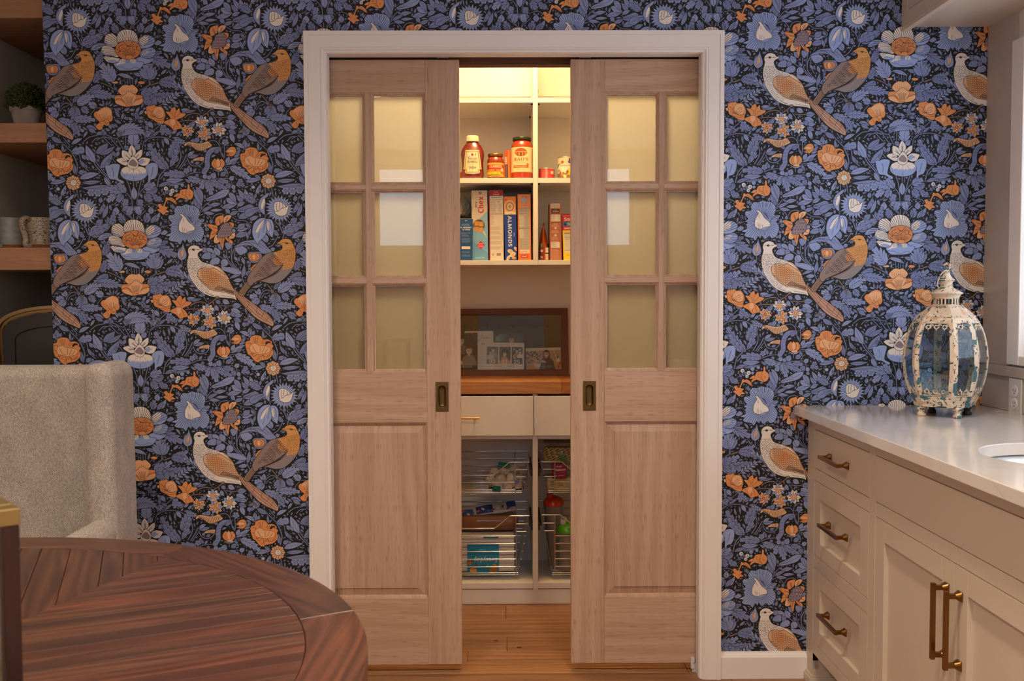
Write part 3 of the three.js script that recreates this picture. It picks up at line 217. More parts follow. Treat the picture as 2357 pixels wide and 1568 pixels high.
  blob(P('C', [985, 590, 1060, 620, 1150, 590, 1110, 625, 1060, 632, 1020, 622]), LB); veined('C', [963, 520, 985, 470, 1020, 440, 1040, 460, 1060, 430, 1085, 455, 1120, 445, 1158, 500, 1140, 560, 1090, 590, 1030, 590, 985, 565], OR, [[1060, 440, 1035, 510, 1055, 580], [1090, 460, 1100, 520, 1070, 585], [1010, 470, 1000, 530, 1030, 580], [1060, 480, 1075, 530, 1060, 575]]); blob(P('C', [1035, 470, 1060, 445, 1090, 480, 1090, 540, 1060, 575, 1035, 530]), OL, { ow: 0.7 }); blob(P('C', [1025, 590, 1060, 572, 1115, 572, 1110, 605, 1050, 608]), OL, { ow: 0.8 });
  veined('C', [385, 1005, 430, 965, 470, 955, 500, 905, 590, 890, 598, 840, 610, 815, 628, 850, 630, 890, 672, 930, 678, 985, 650, 1040, 590, 1055, 500, 1025, 470, 1030, 415, 1065, 420, 1030, 440, 1010, 395, 1010], OR, [[590, 890, 570, 930, 570, 970], [520, 930, 515, 980, 560, 985, 570, 965], [560, 985, 590, 1040], [470, 955, 460, 1000, 440, 1010], [610, 970, 630, 985, 610, 1000], [540, 1020, 570, 1010, 600, 1045]]);
  veined('C', [145, 1130, 190, 1115, 215, 1145, 232, 1130, 260, 1070, 275, 1015, 310, 1025, 350, 1020, 400, 1060, 435, 1120, 400, 1110, 340, 1070, 300, 1060, 270, 1090, 250, 1150, 295, 1165, 270, 1200, 312, 1235, 260, 1250, 225, 1280, 190, 1250, 135, 1205, 165, 1180], OR, [[190, 1115, 200, 1140, 240, 1145], [165, 1180, 190, 1200], [270, 1200, 230, 1225], [310, 1030, 370, 1070, 425, 1110]]);
  // blue ruffled flower with the white hood
  { const o = [...P('C', [300, 1340, 310, 1290, 388, 1272, 384, 1210, 430, 1150, 500, 1152, 560, 1124, 622, 1140, 690, 1150, 752, 1212, 757, 1282, 738, 1342, 822, 1350, 800, 1400, 768, 1450, 800, 1500, 812, 1556]), ...P('A', [875, 60, 870, 125, 822, 210, 762, 234, 720, 202, 690, 224, 652, 246, 600, 196, 580, 234, 545, 205, 500, 268, 460, 232, 362, 212, 328, 182, 352, 142, 288, 126, 350, 92, 372, 62, 354, 10], 1), ...P('C', [300, 1505, 332, 1452, 294, 1442, 340, 1402])]; blob(o, LB); const cx = 560, cy = 1440; fringe('C', cx, cy, 118, 128, 0, 6.283, 52, 0.02, 1.62, 0.75); for (const l of [[500, 1160, 520, 1210], [560, 1140, 570, 1200], [620, 1160, 610, 1220], [690, 1170, 660, 1230]]) line(P('C', l), 0.6); line(P('C', [660, 1470, 700, 1400, 770, 1360, 800, 1370, 780, 1400, 745, 1390]), 0.8); disc('C', 620, 1350, 50, 62, '#7684b2', { ow: 0, rot: -0.6 }); for (let i = 0; i < 6; i++) line(P('C', [560 + i * 10, 1300 + i * 6, 620 + i * 10, 1330 + i * 22]), 0.7); blob(P('C', [470, 1275, 500, 1275, 542, 1318, 592, 1392, 650, 1440, 676, 1478, 668, 1514, 600, 1530, 522, 1556, 448, 1520, 448, 1425, 484, 1350, 500, 1316]), WH); for (const l of [[520, 1545, 525, 1480], [500, 1540, 495, 1470], [560, 1535, 555, 1500], [510, 1340, 520, 1390]]) line(P('C', l), 0.6); }
  // orange flower with a seeded heart
  petals('C', [[985, 1392, 1000, 1330, 1060, 1300, 1110, 1302, 1090, 1400, 1010, 1452], [1110, 1340, 1160, 1295, 1222, 1300, 1200, 1352, 1120, 1412], [1180, 1405, 1250, 1410, 1258, 1450, 1215, 1502, 1180, 1480], [864, 1440, 920, 1420, 990, 1462, 1004, 1512, 930, 1512]], [OR, OL, OR, OR], 0, 3, [1090, 1500]);
  petals('A', [[965, 195, 980, 110, 1010, 48, 1080, 70, 1050, 132], [1030, 242, 1030, 190, 1060, 120, 1110, 160, 1180, 150, 1150, 202, 1080, 252], [1122, 180, 1190, 180, 1180, 240, 1160, 347, 1130, 272, 1115, 220], [1200, 150, 1260, 180, 1312, 222, 1312, 267, 1250, 232, 1210, 190], [1280, 140, 1300, 108, 1357, 94, 1352, 152, 1320, 182, 1260, 180], [960, -30, 1000, -40, 1080, -20, 1090, 60, 1030, 70]], [OR, OL, OR, OR, OL, OR], 1, 2, [1180, 60]);
  { const p = P('A', [1075, 152, 1110, 60, 1150, -30, 1230, -75, 1295, -40, 1312, 60, 1290, 130, 1232, 160, 1112, 168], 1); blob(p, '#5d4c58', { ow: 1 }); const xs = p.map((q) => q[0]), ys = p.map((q) => q[1]), pts = []; for (let y = Math.min(...ys); y < Math.max(...ys); y += 3.4) for (let x = Math.min(...xs) + (Math.round(y) % 2) * 1.8; x < Math.max(...xs); x += 3.7) if (inPoly([x, y], p)) pts.push([x, y]); wrap(() => { g.fillStyle = '#b3a0a8'; for (const q of pts) { g.beginPath(); g.arc(q[0], q[1], 1.35, 0, 7); g.fill(); } }); }
  // lily and its hoods
  blob(P('D', [835, 530, 890, 522, 960, 500, 1050, 520, 1032, 620, 1020, 720, 1095, 765, 1080, 800, 980, 742, 890, 722, 850, 620]), LB); line(P('D', [930, 560, 950, 620, 945, 690]), 0.8); blob(P('D', [1425, 560, 1470, 510, 1540, 490, 1605, 520, 1600, 640, 1560, 720, 1500, 742, 1460, 795, 1462, 690, 1440, 640]), LB); line(P('D', [1540, 560, 1520, 640, 1500, 700]), 0.8);
  petals('D', [[1005, 446, 1070, 414, 1140, 424, 1174, 490, 1142, 528, 1070, 502], [1496, 430, 1400, 410, 1340, 440, 1318, 490, 1380, 532, 1450, 522, 1492, 462], [1100, 300, 1180, 330, 1218, 390, 1200, 442, 1120, 432, 1090, 380], [1382, 294, 1382, 370, 1340, 422, 1270, 442, 1270, 390, 1320, 330], [1188, 300, 1235, 224, 1288, 290, 1288, 350, 1250, 388, 1200, 362]], WH, 0, 3, [1245, 470]); blob(P('D', [1350, 450, 1400, 430, 1392, 500, 1340, 505]), LB, { ow: 0 });
  blob(P('D', [1058, 622, 1090, 570, 1170, 540, 1300, 540, 1402, 562, 1452, 622, 1440, 682, 1370, 740, 1250, 762, 1130, 738, 1064, 682]), LB, { in: () => { g.fillStyle = WH; g.strokeStyle = WH; for (let i = 0; i < 26; i++) { const [a, b, c] = P('D', [1075 + i * 14.5, 545 + 22 * Math.abs(i - 12.5) / 12, 1085 + i * 13.6, 640 + 30 * ((i * 7) % 5) / 5 - 18 * Math.abs(i - 12.5) / 12, 1090 + i * 14.5, 545]); g.beginPath(); g.moveTo(...a); g.lineTo(...b); g.lineTo(...c); g.lineWidth = 2.2; g.stroke(); g.fill(); } } }); line(P('D', [1250, 590, 1250, 660]), 0.5); line(P('D', [1250, 690, 1245, 755]), 0.6); line(P('D', [1190, 590, 1180, 640]), 0.5); line(P('D', [1320, 590, 1335, 640]), 0.5);
  blob(P('D', [1164, 512, 1190, 452, 1250, 388, 1312, 452, 1322, 522, 1290, 572, 1240, 582, 1190, 562]), WH); blob(P('D', [1188, 512, 1205, 470, 1250, 440, 1300, 490, 1302, 520, 1270, 542]), '#8f7d84', { ow: 0.9 }); for (let i = 0; i < 5; i++) line(P('D', [1235, 270 + i * 22, 1238, 276 + i * 22]), 1);
  // thistle, horn and tulip
  { const p = []; for (let i = 0; i < 46; i++) { const a = i / 46 * 6.283, r = i % 2 ? 150 : 196 + 26 * R(); p.push(...P('D', [508 + r * 1.02 * Math.cos(a), 1200 + r * 1.0 * Math.sin(a)])); } wrap(() => { g.beginPath(); p.forEach((q, i) => i ? g.lineTo(...q) : g.moveTo(...q)); g.closePath(); g.strokeStyle = K; g.lineWidth = 1.4; g.stroke(); g.fillStyle = LB; g.fill(); }); fringe('D', 520, 1200, 100, 108, 0, 6.283, 34, 0.02, 1.25, 0.6); blob(P('D', [428, 1180, 440, 1112, 500, 1094, 570, 1128, 604, 1172, 642, 1138, 626, 1222, 590, 1292, 512, 1308, 444, 1272, 434, 1234]), WH); for (const l of [[470, 1120, 460, 1200, 480, 1230], [510, 1105, 500, 1200], [550, 1120, 560, 1180, 530, 1200], [440, 1240, 490, 1235, 530, 1200, 590, 1185, 630, 1150]]) line(P('D', l), 0.8, K); }
  blob(P('D', [352, 958, 300, 990, 230, 1050, 194, 1150, 230, 1240, 282, 1287, 286, 1200, 302, 1110, 290, 1052, 340, 1010]), BL[2]); blob(P('D', [288, 1040, 256, 1080, 232, 1150, 245, 1210, 270, 1170, 296, 1090]), WH, { ow: 0.7 });
  blob(P('D', [282, 1342, 200, 1350, 122, 1420, 90, 1540, 108, 1640, 160, 1730, 190, 1690, 262, 1622, 304, 1540, 312, 1440, 294, 1380]), LB); blob(P('D', [300, 1358, 380, 1368, 412, 1450, 402, 1560, 378, 1630, 330, 1560, 300, 1440]), LB); blob(P('D', [270, 1370, 210, 1420, 150, 1500, 150, 1560, 200, 1520, 250, 1440]), WH, { ow: 0 }); blob(P('D', [320, 1390, 345, 1410, 350, 1500, 330, 1530, 310, 1460]), WH, { ow: 0 }); for (const l of [[270, 1360, 190, 1430, 140, 1530], [280, 1370, 230, 1450, 190, 1540], [290, 1380, 270, 1460, 250, 1560], [330, 1370, 370, 1430, 380, 1530], [310, 1370, 340, 1450, 345, 1550], [200, 1560, 170, 1640]]) line(P('D', l), 0.7);
  // curled orange rose and the button flower
  blob(P('D', [-45, 420, -36, 372, 20, 352, 40, 300, 110, 274, 190, 290, 224, 340, 290, 338, 348, 372, 352, 410, 372, 442, 352, 482, 370, 540, 342, 592, 282, 640, 182, 662, 140, 687, 80, 662, 30, 592, -12, 562, -24, 520, -38, 480]), OR); blob(P('D', [250, 400, 280, 370, 320, 372, 335, 395, 300, 390, 265, 420]), K, { ow: 0 }); blob(P('D', [18, 470, 40, 420, 100, 400, 160, 430, 230, 440, 310, 460, 325, 500, 290, 545, 220, 556, 150, 560, 90, 545, 30, 520]), OL, { ow: 1 });
  for (const l of [[110, 300, 112, 390], [80, 310, 95, 390], [145, 300, 130, 390], [210, 410, 260, 370, 330, 372], [240, 440, 280, 400, 352, 412], [230, 350, 190, 400], [60, 440, 100, 520, 140, 545], [180, 450, 170, 540], [240, 460, 200, 540], [290, 480, 240, 545], [145, 560, 150, 620, 110, 650], [148, 600, 160, 680], [40, 540, 70, 600, 120, 570], [20, 560, 60, 560, 90, 545], [200, 570, 260, 610, 330, 580], [170, 580, 180, 610, 210, 580, 235, 640], [340, 500, 320, 560, 270, 600], [-20, 400, 20, 390, 40, 420], [-25, 480, 10, 470]]) line(P('D', l), 0.75, '#3a221a');
  { const p = []; for (let i = 0; i < 32; i++) { const a = i / 32 * 6.283; p.push(...P('D', [356 + (104 + 7 * Math.cos(a * 8)) * Math.cos(a), 782 + (106 + 7 * Math.cos(a * 8)) * Math.sin(a)])); } blob(p, BE); fringe('D', 358, 780, 46, 44, 0, 6.283, 15, 0.1, 1.75, 0.9, '#3a221a'); disc('D', 360, 780, 44, 42, WH, { ow: 0.9 }); for (const [x, y] of [[345, 765], [372, 770], [352, 792], [376, 794], [360, 758]]) disc('D', x, y, 9, 8, WH, { ow: 0.6, oc: '#55565f' }); }
  // big white flower with the orange heart
  { const pt = [[1430, 370, 1420, 320, 1500, 290, 1620, 310, 1695, 322, 1640, 372, 1540, 402], [1490, 230, 1560, 150, 1640, 140, 1718, 182, 1702, 262, 1620, 312, 1500, 292], [1455, 80, 1480, 10, 1560, -44, 1640, -42, 1718, 18, 1692, 100, 1600, 152, 1500, 162], [930, 292, 980, 280, 1140, 310, 1190, 332, 1130, 382, 1000, 372, 950, 332], [902, 172, 920, 122, 980, 110, 1060, 140, 1116, 190, 1142, 250, 1142, 292, 1040, 272, 950, 262, 898, 216], [965, 90, 955, 20, 985, -52, 1075, -74, 1142, -20, 1152, 52, 1140, 118, 1060, 130]]; pt.forEach((a, i) => blob(P('B', a), i < 2 ? LB : i === 2 ? LB : WH)); blob(P('B', [1480, 60, 1510, 0, 1570, -30, 1620, -10, 1600, 60, 1520, 120]), WH, { ow: 0 }); blob(P('B', [1500, 240, 1560, 180, 1630, 180, 1600, 240, 1530, 270]), '#c7cbe0', { ow: 0 }); blob(P('B', [915, 190, 950, 240, 1040, 255, 1130, 280, 1040, 270, 950, 258, 905, 220]), LB, { ow: 0 }); blob(P('B', [985, 340, 1060, 330, 1130, 350, 1130, 378, 1010, 370]), LB, { ow: 0 }); blob(P('B', [970, 30, 1000, 80, 1080, 110, 1060, 125, 975, 95]), LB, { ow: 0 });
    blob(P('B', [1190, 322, 1400, 322, 1440, 360, 1535, 382, 1472, 472, 1382, 497, 1262, 502, 1152, 492, 1078, 410, 1100, 382, 1150, 370]), LB); blob(P('B', [1195, 325, 1250, 328, 1250, 380, 1180, 400, 1110, 420, 1160, 370]), WH, { ow: 0 }); blob(P('B', [1330, 328, 1390, 328, 1410, 380, 1340, 380]), WH, { ow: 0 }); for (let i = 0; i < 9; i++) line(P('B', [1205 + i * 22, 330, 1200 + i * 24, 375]), 0.7, K); line(P('B', [1110, 430, 1170, 450, 1200, 440, 1240, 470, 1330, 480, 1400, 450, 1460, 470]), 0.6);
    blob(P('B', [1146, 60, 1158, -62, 1220, -120, 1298, -134, 1382, -116, 1444, -52, 1462, 70, 1400, 60, 1300, 40, 1210, 50]), WH); fringe('B', 1305, 180, 190, 142, 3.45, 5.95, 24, 0.01, 1.55, 0.95, K); fringe('B', 1305, 180, 190, 142, 2.55, 3.4, 10, 0.01, 1.5, 0.7, K); fringe('B', 1305, 180, 190, 142, -0.2, 0.6, 9, 0.01, 1.5, 0.7, K);
    disc('B', 1305, 182, 194, 144, '#d08650', { ow: 1.2 }); for (const l of [[1120, 160, 1180, 200, 1170, 130, 1240, 100], [1180, 200, 1230, 150, 1270, 180, 1300, 110], [1240, 60, 1280, 100, 1320, 130, 1380, 60], [1300, 110, 1350, 130, 1400, 90], [1380, 130, 1430, 120, 1430, 170, 1380, 175, 1380, 130], [1430, 170, 1480, 200], [1140, 230, 1200, 200, 1260, 200], [1130, 260, 1190, 240], [1290, 190, 1340, 150], [1460, 120, 1430, 150]]) line(P('B', l), 0.9, '#3a221a'); for (let i = 0; i < 11; i++) { const a = -2.6 + i * 0.21; line(P('B', [1318 + 60 * Math.cos(a), 292 + 34 * Math.sin(a), 1318 + 130 * Math.cos(a), 290 + 110 * Math.sin(a)]), 0.8, '#3a221a'); } disc('B', 1318, 296, 56, 32, OR, { ow: 0.9 }); }
  // -------- birds
  { // white bird
    const tail = P('A', [1312, 985, 1420, 1062, 1560, 1182, 1700, 1290, 1802, 1370, 1872, 1450, 1904, 1535, 1882, 1572, 1800, 1534, 1700, 1484, 1600, 1412, 1500, 1302, 1400, 1182, 1326, 1082]); blob(tail, '#c09680'); for (const l of [[1330, 1010, 1480, 1180, 1640, 1330, 1870, 1540], [1325, 1040, 1450, 1190, 1600, 1360, 1800, 1510], [1330, 1000, 1500, 1160, 1680, 1310, 1880, 1500], [1340, 1000, 1520, 1150, 1720, 1310, 1880, 1470], [1330, 1070, 1430, 1200, 1560, 1350], [1500, 1170, 1540, 1215, 1490, 1280], [1660, 1270, 1640, 1350, 1700, 1400], [1760, 1360, 1720, 1430], [1830, 1430, 1790, 1490]]) line(P('A', l), 0.75, '#3a221a');
    const body = P('A', [850, 356, 800, 330, 784, 304, 720, 283, 660, 300, 626, 340, 619, 388, 630, 422, 620, 470, 601, 540, 597, 620, 610, 702, 640, 802, 700, 902, 770, 992, 850, 1052, 930, 1086, 1010, 1106, 1150, 1116, 1290, 1132, 1338, 1152, 1322, 1080, 1312, 1000, 1270, 920, 1220, 812, 1170, 740, 1100, 660, 1000, 600, 900, 570, 822, 540, 782, 482, 768, 420, 802, 382]); blob(body, WH, { ow: 2 });
    dots(P('A', [615, 490, 770, 480, 800, 540, 900, 580, 1000, 610, 1060, 660, 960, 650, 870, 630, 790, 650, 750, 700, 600, 640]), 130, 0.75, K, 1.9); dots(P('A', [600, 640, 750, 680, 750, 760, 790, 840, 860, 920, 940, 980, 900, 1040, 820, 1020, 740, 930, 650, 810, 605, 700]), 110, 0.75, K, 2.4); for (let i = 0; i < 7; i++) line(P('A', [860 + i * 16, 1030 + i * 8, 900 + i * 16, 1050 + i * 6]), 0.6, K); for (let i = 0; i < 6; i++) line(P('A', [1110 + i * 34, 1075 + i * 6, 1140 + i * 34, 1092 + i * 6]), 0.6, K);
    const wing = P('A', [764, 690, 800, 655, 870, 640, 960, 658, 1010, 648, 1100, 700, 1180, 760, 1232, 830, 1272, 920, 1312, 1000, 1322, 1072, 1200, 1042, 1090, 1016, 1000, 1002, 920, 962, 850, 902, 790, 832, 758, 760]); blob(wing, BE, { in: () => { const [a, b] = P('A', [960, 780, 1100, 900]); const gr = g.createRadialGradient(a[0], a[1], 2, a[0], a[1], 26); gr.addColorStop(0, '#dd9860'); gr.addColorStop(1, 'rgba(221,152,96,0)'); g.fillStyle = gr; g.fillRect(a[0] - 40, a[1] - 40, 80, 80); } }); const q = []; for (let r = 0; r < 16; r++) for (let c = 0; c < 11; c++) { const u = 800 + r * 36 + c * 3, v = 640 + c * 34 + r * 20 - 40 + (r % 2) * 12, [p] = P('A', [u, v]); if (inPoly(p, wing)) q.push([u, v]); } for (const [u, v] of q) line(P('A', [u - 16, v - 8, u + 12, v - 10, u + 20, v + 8, u + 6, v + 16]), 0.6, '#4a2c1e'); for (let i = 0; i < 8; i++) line(P('A', [1010 + i * 8, 985 - i * 9, 1150 + i * 10, 1012 - i * 4, 1310, 1062 - i * 6]), 0.6, '#4a3a36'); line(P('A', [1010, 980, 1060, 930]), 0.7, K); line(P('A', [790, 830, 850, 880, 950, 970]), 0.5, '#4a2c1e'); line(P('A', [775, 790, 830, 860, 900, 920]), 0.5, '#4a2c1e'); line(P('A', [970, 605, 1090, 640, 1180, 740, 1230, 820]), 1.8, BE);
    line(P('A', [636, 368, 665, 350, 760, 348, 800, 350]), 0.7, K); disc('A', 705, 352, 22, 17, K, { ow: 0 }); disc('A', 712, 349, 7, 5, '#9a938c', { ow: 0 }); disc('A', 775, 349, 9, 6, K, { ow: 0 }); blob(P('A', [1010, 1098, 1060, 1092, 1075, 1112, 1040, 1130]), BR, { ow: 0.9 });
  }
  { // brown bird
    blob(P('B', [40, 840, -40, 930, -118, 1052, -48, 1090, 20, 1000, 100, 905, 110, 850]), '#9c7d6a'); for (let i = 0; i < 5; i++) line(P('B', [40 + i * 16, 855 + i * 8, -100 + i * 14, 1050 + i * 9]), 0.7, '#2f1f18');
    const body = P('B', [504, 258, 545, 236, 580, 205, 640, 192, 702, 205, 736, 252, 770, 330, 786, 402, 780, 502, 750, 622, 690, 722, 602, 812, 520, 872, 440, 892, 362, 892, 290, 872, 210, 862, 150, 880, 60, 930, 20, 860, 32, 800, 62, 740, 132, 650, 202, 560, 262, 490, 332, 430, 432, 402, 510, 382, 562, 366, 586, 332, 576, 292, 540, 276]); blob(body, '#8f7a72', { ow: 2, in: () => { g.fillStyle = '#d89a58'; const a = P('B', [460, 250, 640, 150, 820, 300, 820, 640, 700, 670, 580, 690, 590, 600, 560, 500, 440, 420, 520, 380]); curve(a, true); g.fill(); g.fillStyle = '#8d8486'; curve(P('B', [580, 690, 700, 660, 800, 600, 760, 760, 560, 920, 330, 910, 260, 880, 420, 800]), true); g.fill(); g.fillStyle = '#c98a55'; curve(P('B', [430, 520, 500, 460, 600, 540, 560, 600, 470, 600]), true); g.fill(); } });
    const wing = P('B', [60, 920, 20, 860, 62, 740, 132, 650, 202, 560, 262, 490, 332, 430, 430, 405, 500, 420, 560, 500, 590, 600, 570, 680, 470, 770, 330, 840, 200, 860]); const q = []; for (let r = 0; r < 17; r++) for (let c = 0; c < 12; c++) { const u = 440 - r * 28 + c * 20, v = 430 + r * 34 + c * 24 - (r % 2) * 14, [p] = P('B', [u, v]); if (inPoly(p, wing) && !(u > 380 && v > 640) && !(u < 380 && v > 790)) q.push([u, v]); } for (const [u, v] of q) line(P('B', [u + 14, v - 14, u - 14, v - 8, u - 18, v + 12, u, v + 18, u + 16, v + 8]), 0.65, '#2f1f18'); for (let i = 0; i < 8; i++) line(P('B', [580 - i * 6, 600 + i * 8, 500 - i * 20, 720 + i * 8, 330 - i * 24, 810 + i * 8, 110, 890 + i * 3]), 0.65, '#2f1f18');
    dots(P('B', [470, 400, 600, 370, 760, 340, 785, 440, 770, 560, 740, 640, 600, 680, 600, 560, 560, 480]), 190, 0.72, '#3a221a', 2.0); dots(P('B', [580, 700, 740, 660, 700, 730, 600, 820, 500, 870, 440, 860]), 46, 0.6, '#4a4044', 2.8);
    line(P('B', [580, 254, 620, 252, 680, 262, 728, 275]), 0.7, K); disc('B', 655, 262, 22, 13, K, { ow: 0 }); disc('B', 655, 260, 7, 5, '#a98a5a', { ow: 0 }); disc('B', 555, 262, 6, 5, K, { ow: 0 }); line(P('B', [504, 258, 545, 262, 570, 270]), 0.6, '#3a221a');
  }
  // -------- small sprigs wherever black ground is still open
  { const data = g.getImageData(0, 0, cw, ch).data, mask = new Uint8Array(cw * ch); for (let i = 0; i < cw * ch; i++) mask[i] = data[i * 4] + data[i * 4 + 1] + data[i * 4 + 2] > 120 ? 1 : 0; const free = (p, pad) => p.every(([x, y]) => { for (const [ox, oy] of [[0, 0], [pad, 0], [-pad, 0], [0, pad], [0, -pad]]) { const X = ((Math.round((x + ox) * WP.S) % cw) + cw) % cw, Y = ((Math.round((y + oy) * WP.S) % ch) + ch) % ch; if (mask[Y * cw + X]) return false; } return true; });
    const stamp = (p) => { for (let k = 0; k < p.length; k++) for (let t = 0; t < 6; t++) { const a = p[k], b = p[(k + (p.length >> 1)) % p.length], X = ((Math.round((a[0] + (b[0] - a[0]) * t / 6) * WP.S) % cw) + cw) % cw, Y = ((Math.round((a[1] + (b[1] - a[1]) * t / 6) * WP.S) % ch) + ch) % ch; for (let dy = -2; dy <= 2; dy++) for (let dx = -2; dx <= 2; dx++) mask[((Y + dy + ch) % ch) * cw + (X + dx + cw) % cw] = 1; } };
    const tries = [[2600, 13, 22, 5.2], [5200, 8, 14, 3.8], [9000, 4.5, 8, 2.6], [9000, 2.5, 4.5, 1.8]]; for (const [n, l0, l1, w] of tries) for (let i = 0; i < n; i++) { const a = [R() * WP.W, R() * WP.H], an = R() * 6.283, l = l0 + R() * (l1 - l0), b = [a[0] + l * Math.cos(an), a[1] + l * Math.sin(an)]; if (a[0] > 10 && Math.abs(a[0] - 150) < 60 && a[1] > 20 && a[1] < 90 && l > 8) continue; const [p, c] = leafP(a, b, w * (0.8 + 0.5 * R()), (R() - 0.5) * 0.5); if (!free(p.concat([c(0.5).slice(0, 2), c(0.25).slice(0, 2), c(0.75).slice(0, 2)]), 1.35)) continue; const col = BL[Math.floor(R() * 4)]; blob(p, col, { ow: 0 }); if (l > 7) line([c(0.08).slice(0, 2), c(0.45).slice(0, 2), c(0.8).slice(0, 2)], 0.45); stamp(p); } }
  return cv;
}
// ==== three
const WU = [-1.16344, 1.60786, 0.00952, 0.00701, -0.01164], WV = [-2.46947, -0.01153, 1.63221, 0.00212, 0.00335];      // the paper as it was hung: slightly stretched and out of plumb
function wallpaperUV(x, y) { const q = [1, x, y, x * x, x * y]; return [q.reduce((s, k, i) => s + k * WU[i], 0), q.reduce((s, k, i) => s + k * WV[i], 0)]; }
function wallpaperMaterial() {
  const t = new THREE.CanvasTexture(wallpaperCanvas((w, h) => { const c = document.createElement('canvas'); c.width = w; c.height = h; return c; }));
  t.wrapS = t.wrapT = THREE.RepeatWrapping; t.magFilter = THREE.LinearFilter; t.colorSpace = THREE.SRGBColorSpace;
  return std({ map: t, roughness: 0.7 });
}
// ---------------------------------------------------------------- colours and surfaces
const OAK = woodTex(512, 1024, [0.5, 1.6], [204, 172, 148], [176, 140, 112], { lines: 22, wave: 0.1, pores: 0.4, s: 3 });
const OAK_F = woodTex(512, 1024, [0.3, 1.5], [200, 150, 108], [132, 88, 55], { lines: 20, wave: 0.16, pores: 0.4, cath: 0.9, s: 21 });
const ACACIA = woodTex(512, 1024, [0.22, 0.9], [140, 88, 62], [58, 34, 25], { lines: 14, wave: 0.18, pores: 0.4, cath: 0.8, s: 41 });
const BUTCHER = woodTex(512, 512, [0.22, 0.7], [206, 150, 92], [160, 104, 58], { lines: 16, wave: 0.1, pores: 0.3, s: 61 });
const oakMats = [1, 0.965, 1.03].map((k, i) => std({ color: new THREE.Color(0.97 * k, 0.97 * k, 0.98 * k), map: OAK, roughness: 0.62, bumpMap: OAK, bumpScale: 0.0004 }));
const floorMats = [[1, 1, 1], [0.84, 0.82, 0.8], [1.08, 1.06, 1.0], [0.9, 0.92, 0.93]].map((k) => std({ color: new THREE.Color(...k.map((q) => q * 0.82)), map: OAK_F, roughness: 0.42, bumpMap: OAK_F, bumpScale: 0.0003 }));
M.white = std({ color: C('#e9e4de'), roughness: 0.42 });
M.trim = std({ color: C('#ece6e1'), roughness: 0.38 });
M.wall = std({ color: C('#d9d0c4'), roughness: 0.85 });
M.pantryWall = std({ color: C('#e8e2d8'), roughness: 0.8 });
M.ceiling = std({ color: C('#efece8'), roughness: 0.9 });
M.melamine = std({ color: C('#e6e2de'), roughness: 0.35 });
M.dark = std({ color: C('#1a1512'), roughness: 0.7 });
M.trackWood = std({ color: C('#8a6748'), map: OAK, roughness: 0.7 });
M.chrome = std({ color: C('#d6d8da'), metalness: 1, roughness: 0.12 });
M.brass = std({ color: C('#a9814d'), metalness: 1, roughness: 0.3 });
M.bronze = std({ color: C('#6f5936'), metalness: 1, roughness: 0.42 });
M.gold = std({ color: C('#d9a860'), metalness: 1, roughness: 0.25 });
M.glass = phys({ color: C('#ffffff'), transmission: 1, thickness: 0, roughness: 0, ior: 1.5 });
const QUARTZ = dataTex(1024, 1024, (u, v) => {
  let t = 0; for (let k = 0; k < 3; k++) { const f = [2, 3, 5][k], q = noise(u * f + 0.9 * noise(u * 5, v * 5, 5, 5, 80 + k), v * f + 0.9 * noise(u * 6, v * 6, 6, 6, 84 + k), f, f, 88 + k); t = Math.max(t, (1 - Math.min(1, Math.abs(q - 0.5) * [46, 60, 70][k])) * [0.8, 0.5, 0.4][k] * Math.max(0, noise(u * 4, v * 4, 4, 4, 95 + k) * 2 - 0.9)); }
  const cloud = noise(u * 7, v * 7, 7, 7, 99) * 0.6 + noise(u * 30, v * 30, 30, 30, 98) * 0.4;
  return mix3(mix3([226, 221, 216], [214, 208, 203], cloud), [150, 146, 142], t * 0.75);
}, [1.1, 1.1]);
M.quartz = phys({ map: QUARTZ, roughness: 0.14, clearcoat: 0.4, clearcoatRoughness: 0.08 });
M.slab = phys({ map: QUARTZ, color: C('#d8cdc2'), roughness: 0.3 });

// ---------------------------------------------------------------- room shell
const XL = -1.78, XR = 1.592, ZB = 6.6, CEIL = 2.74, PCEIL = 2.62, PZ = -1.18, PXL = -1.15, PXR = 1.15;
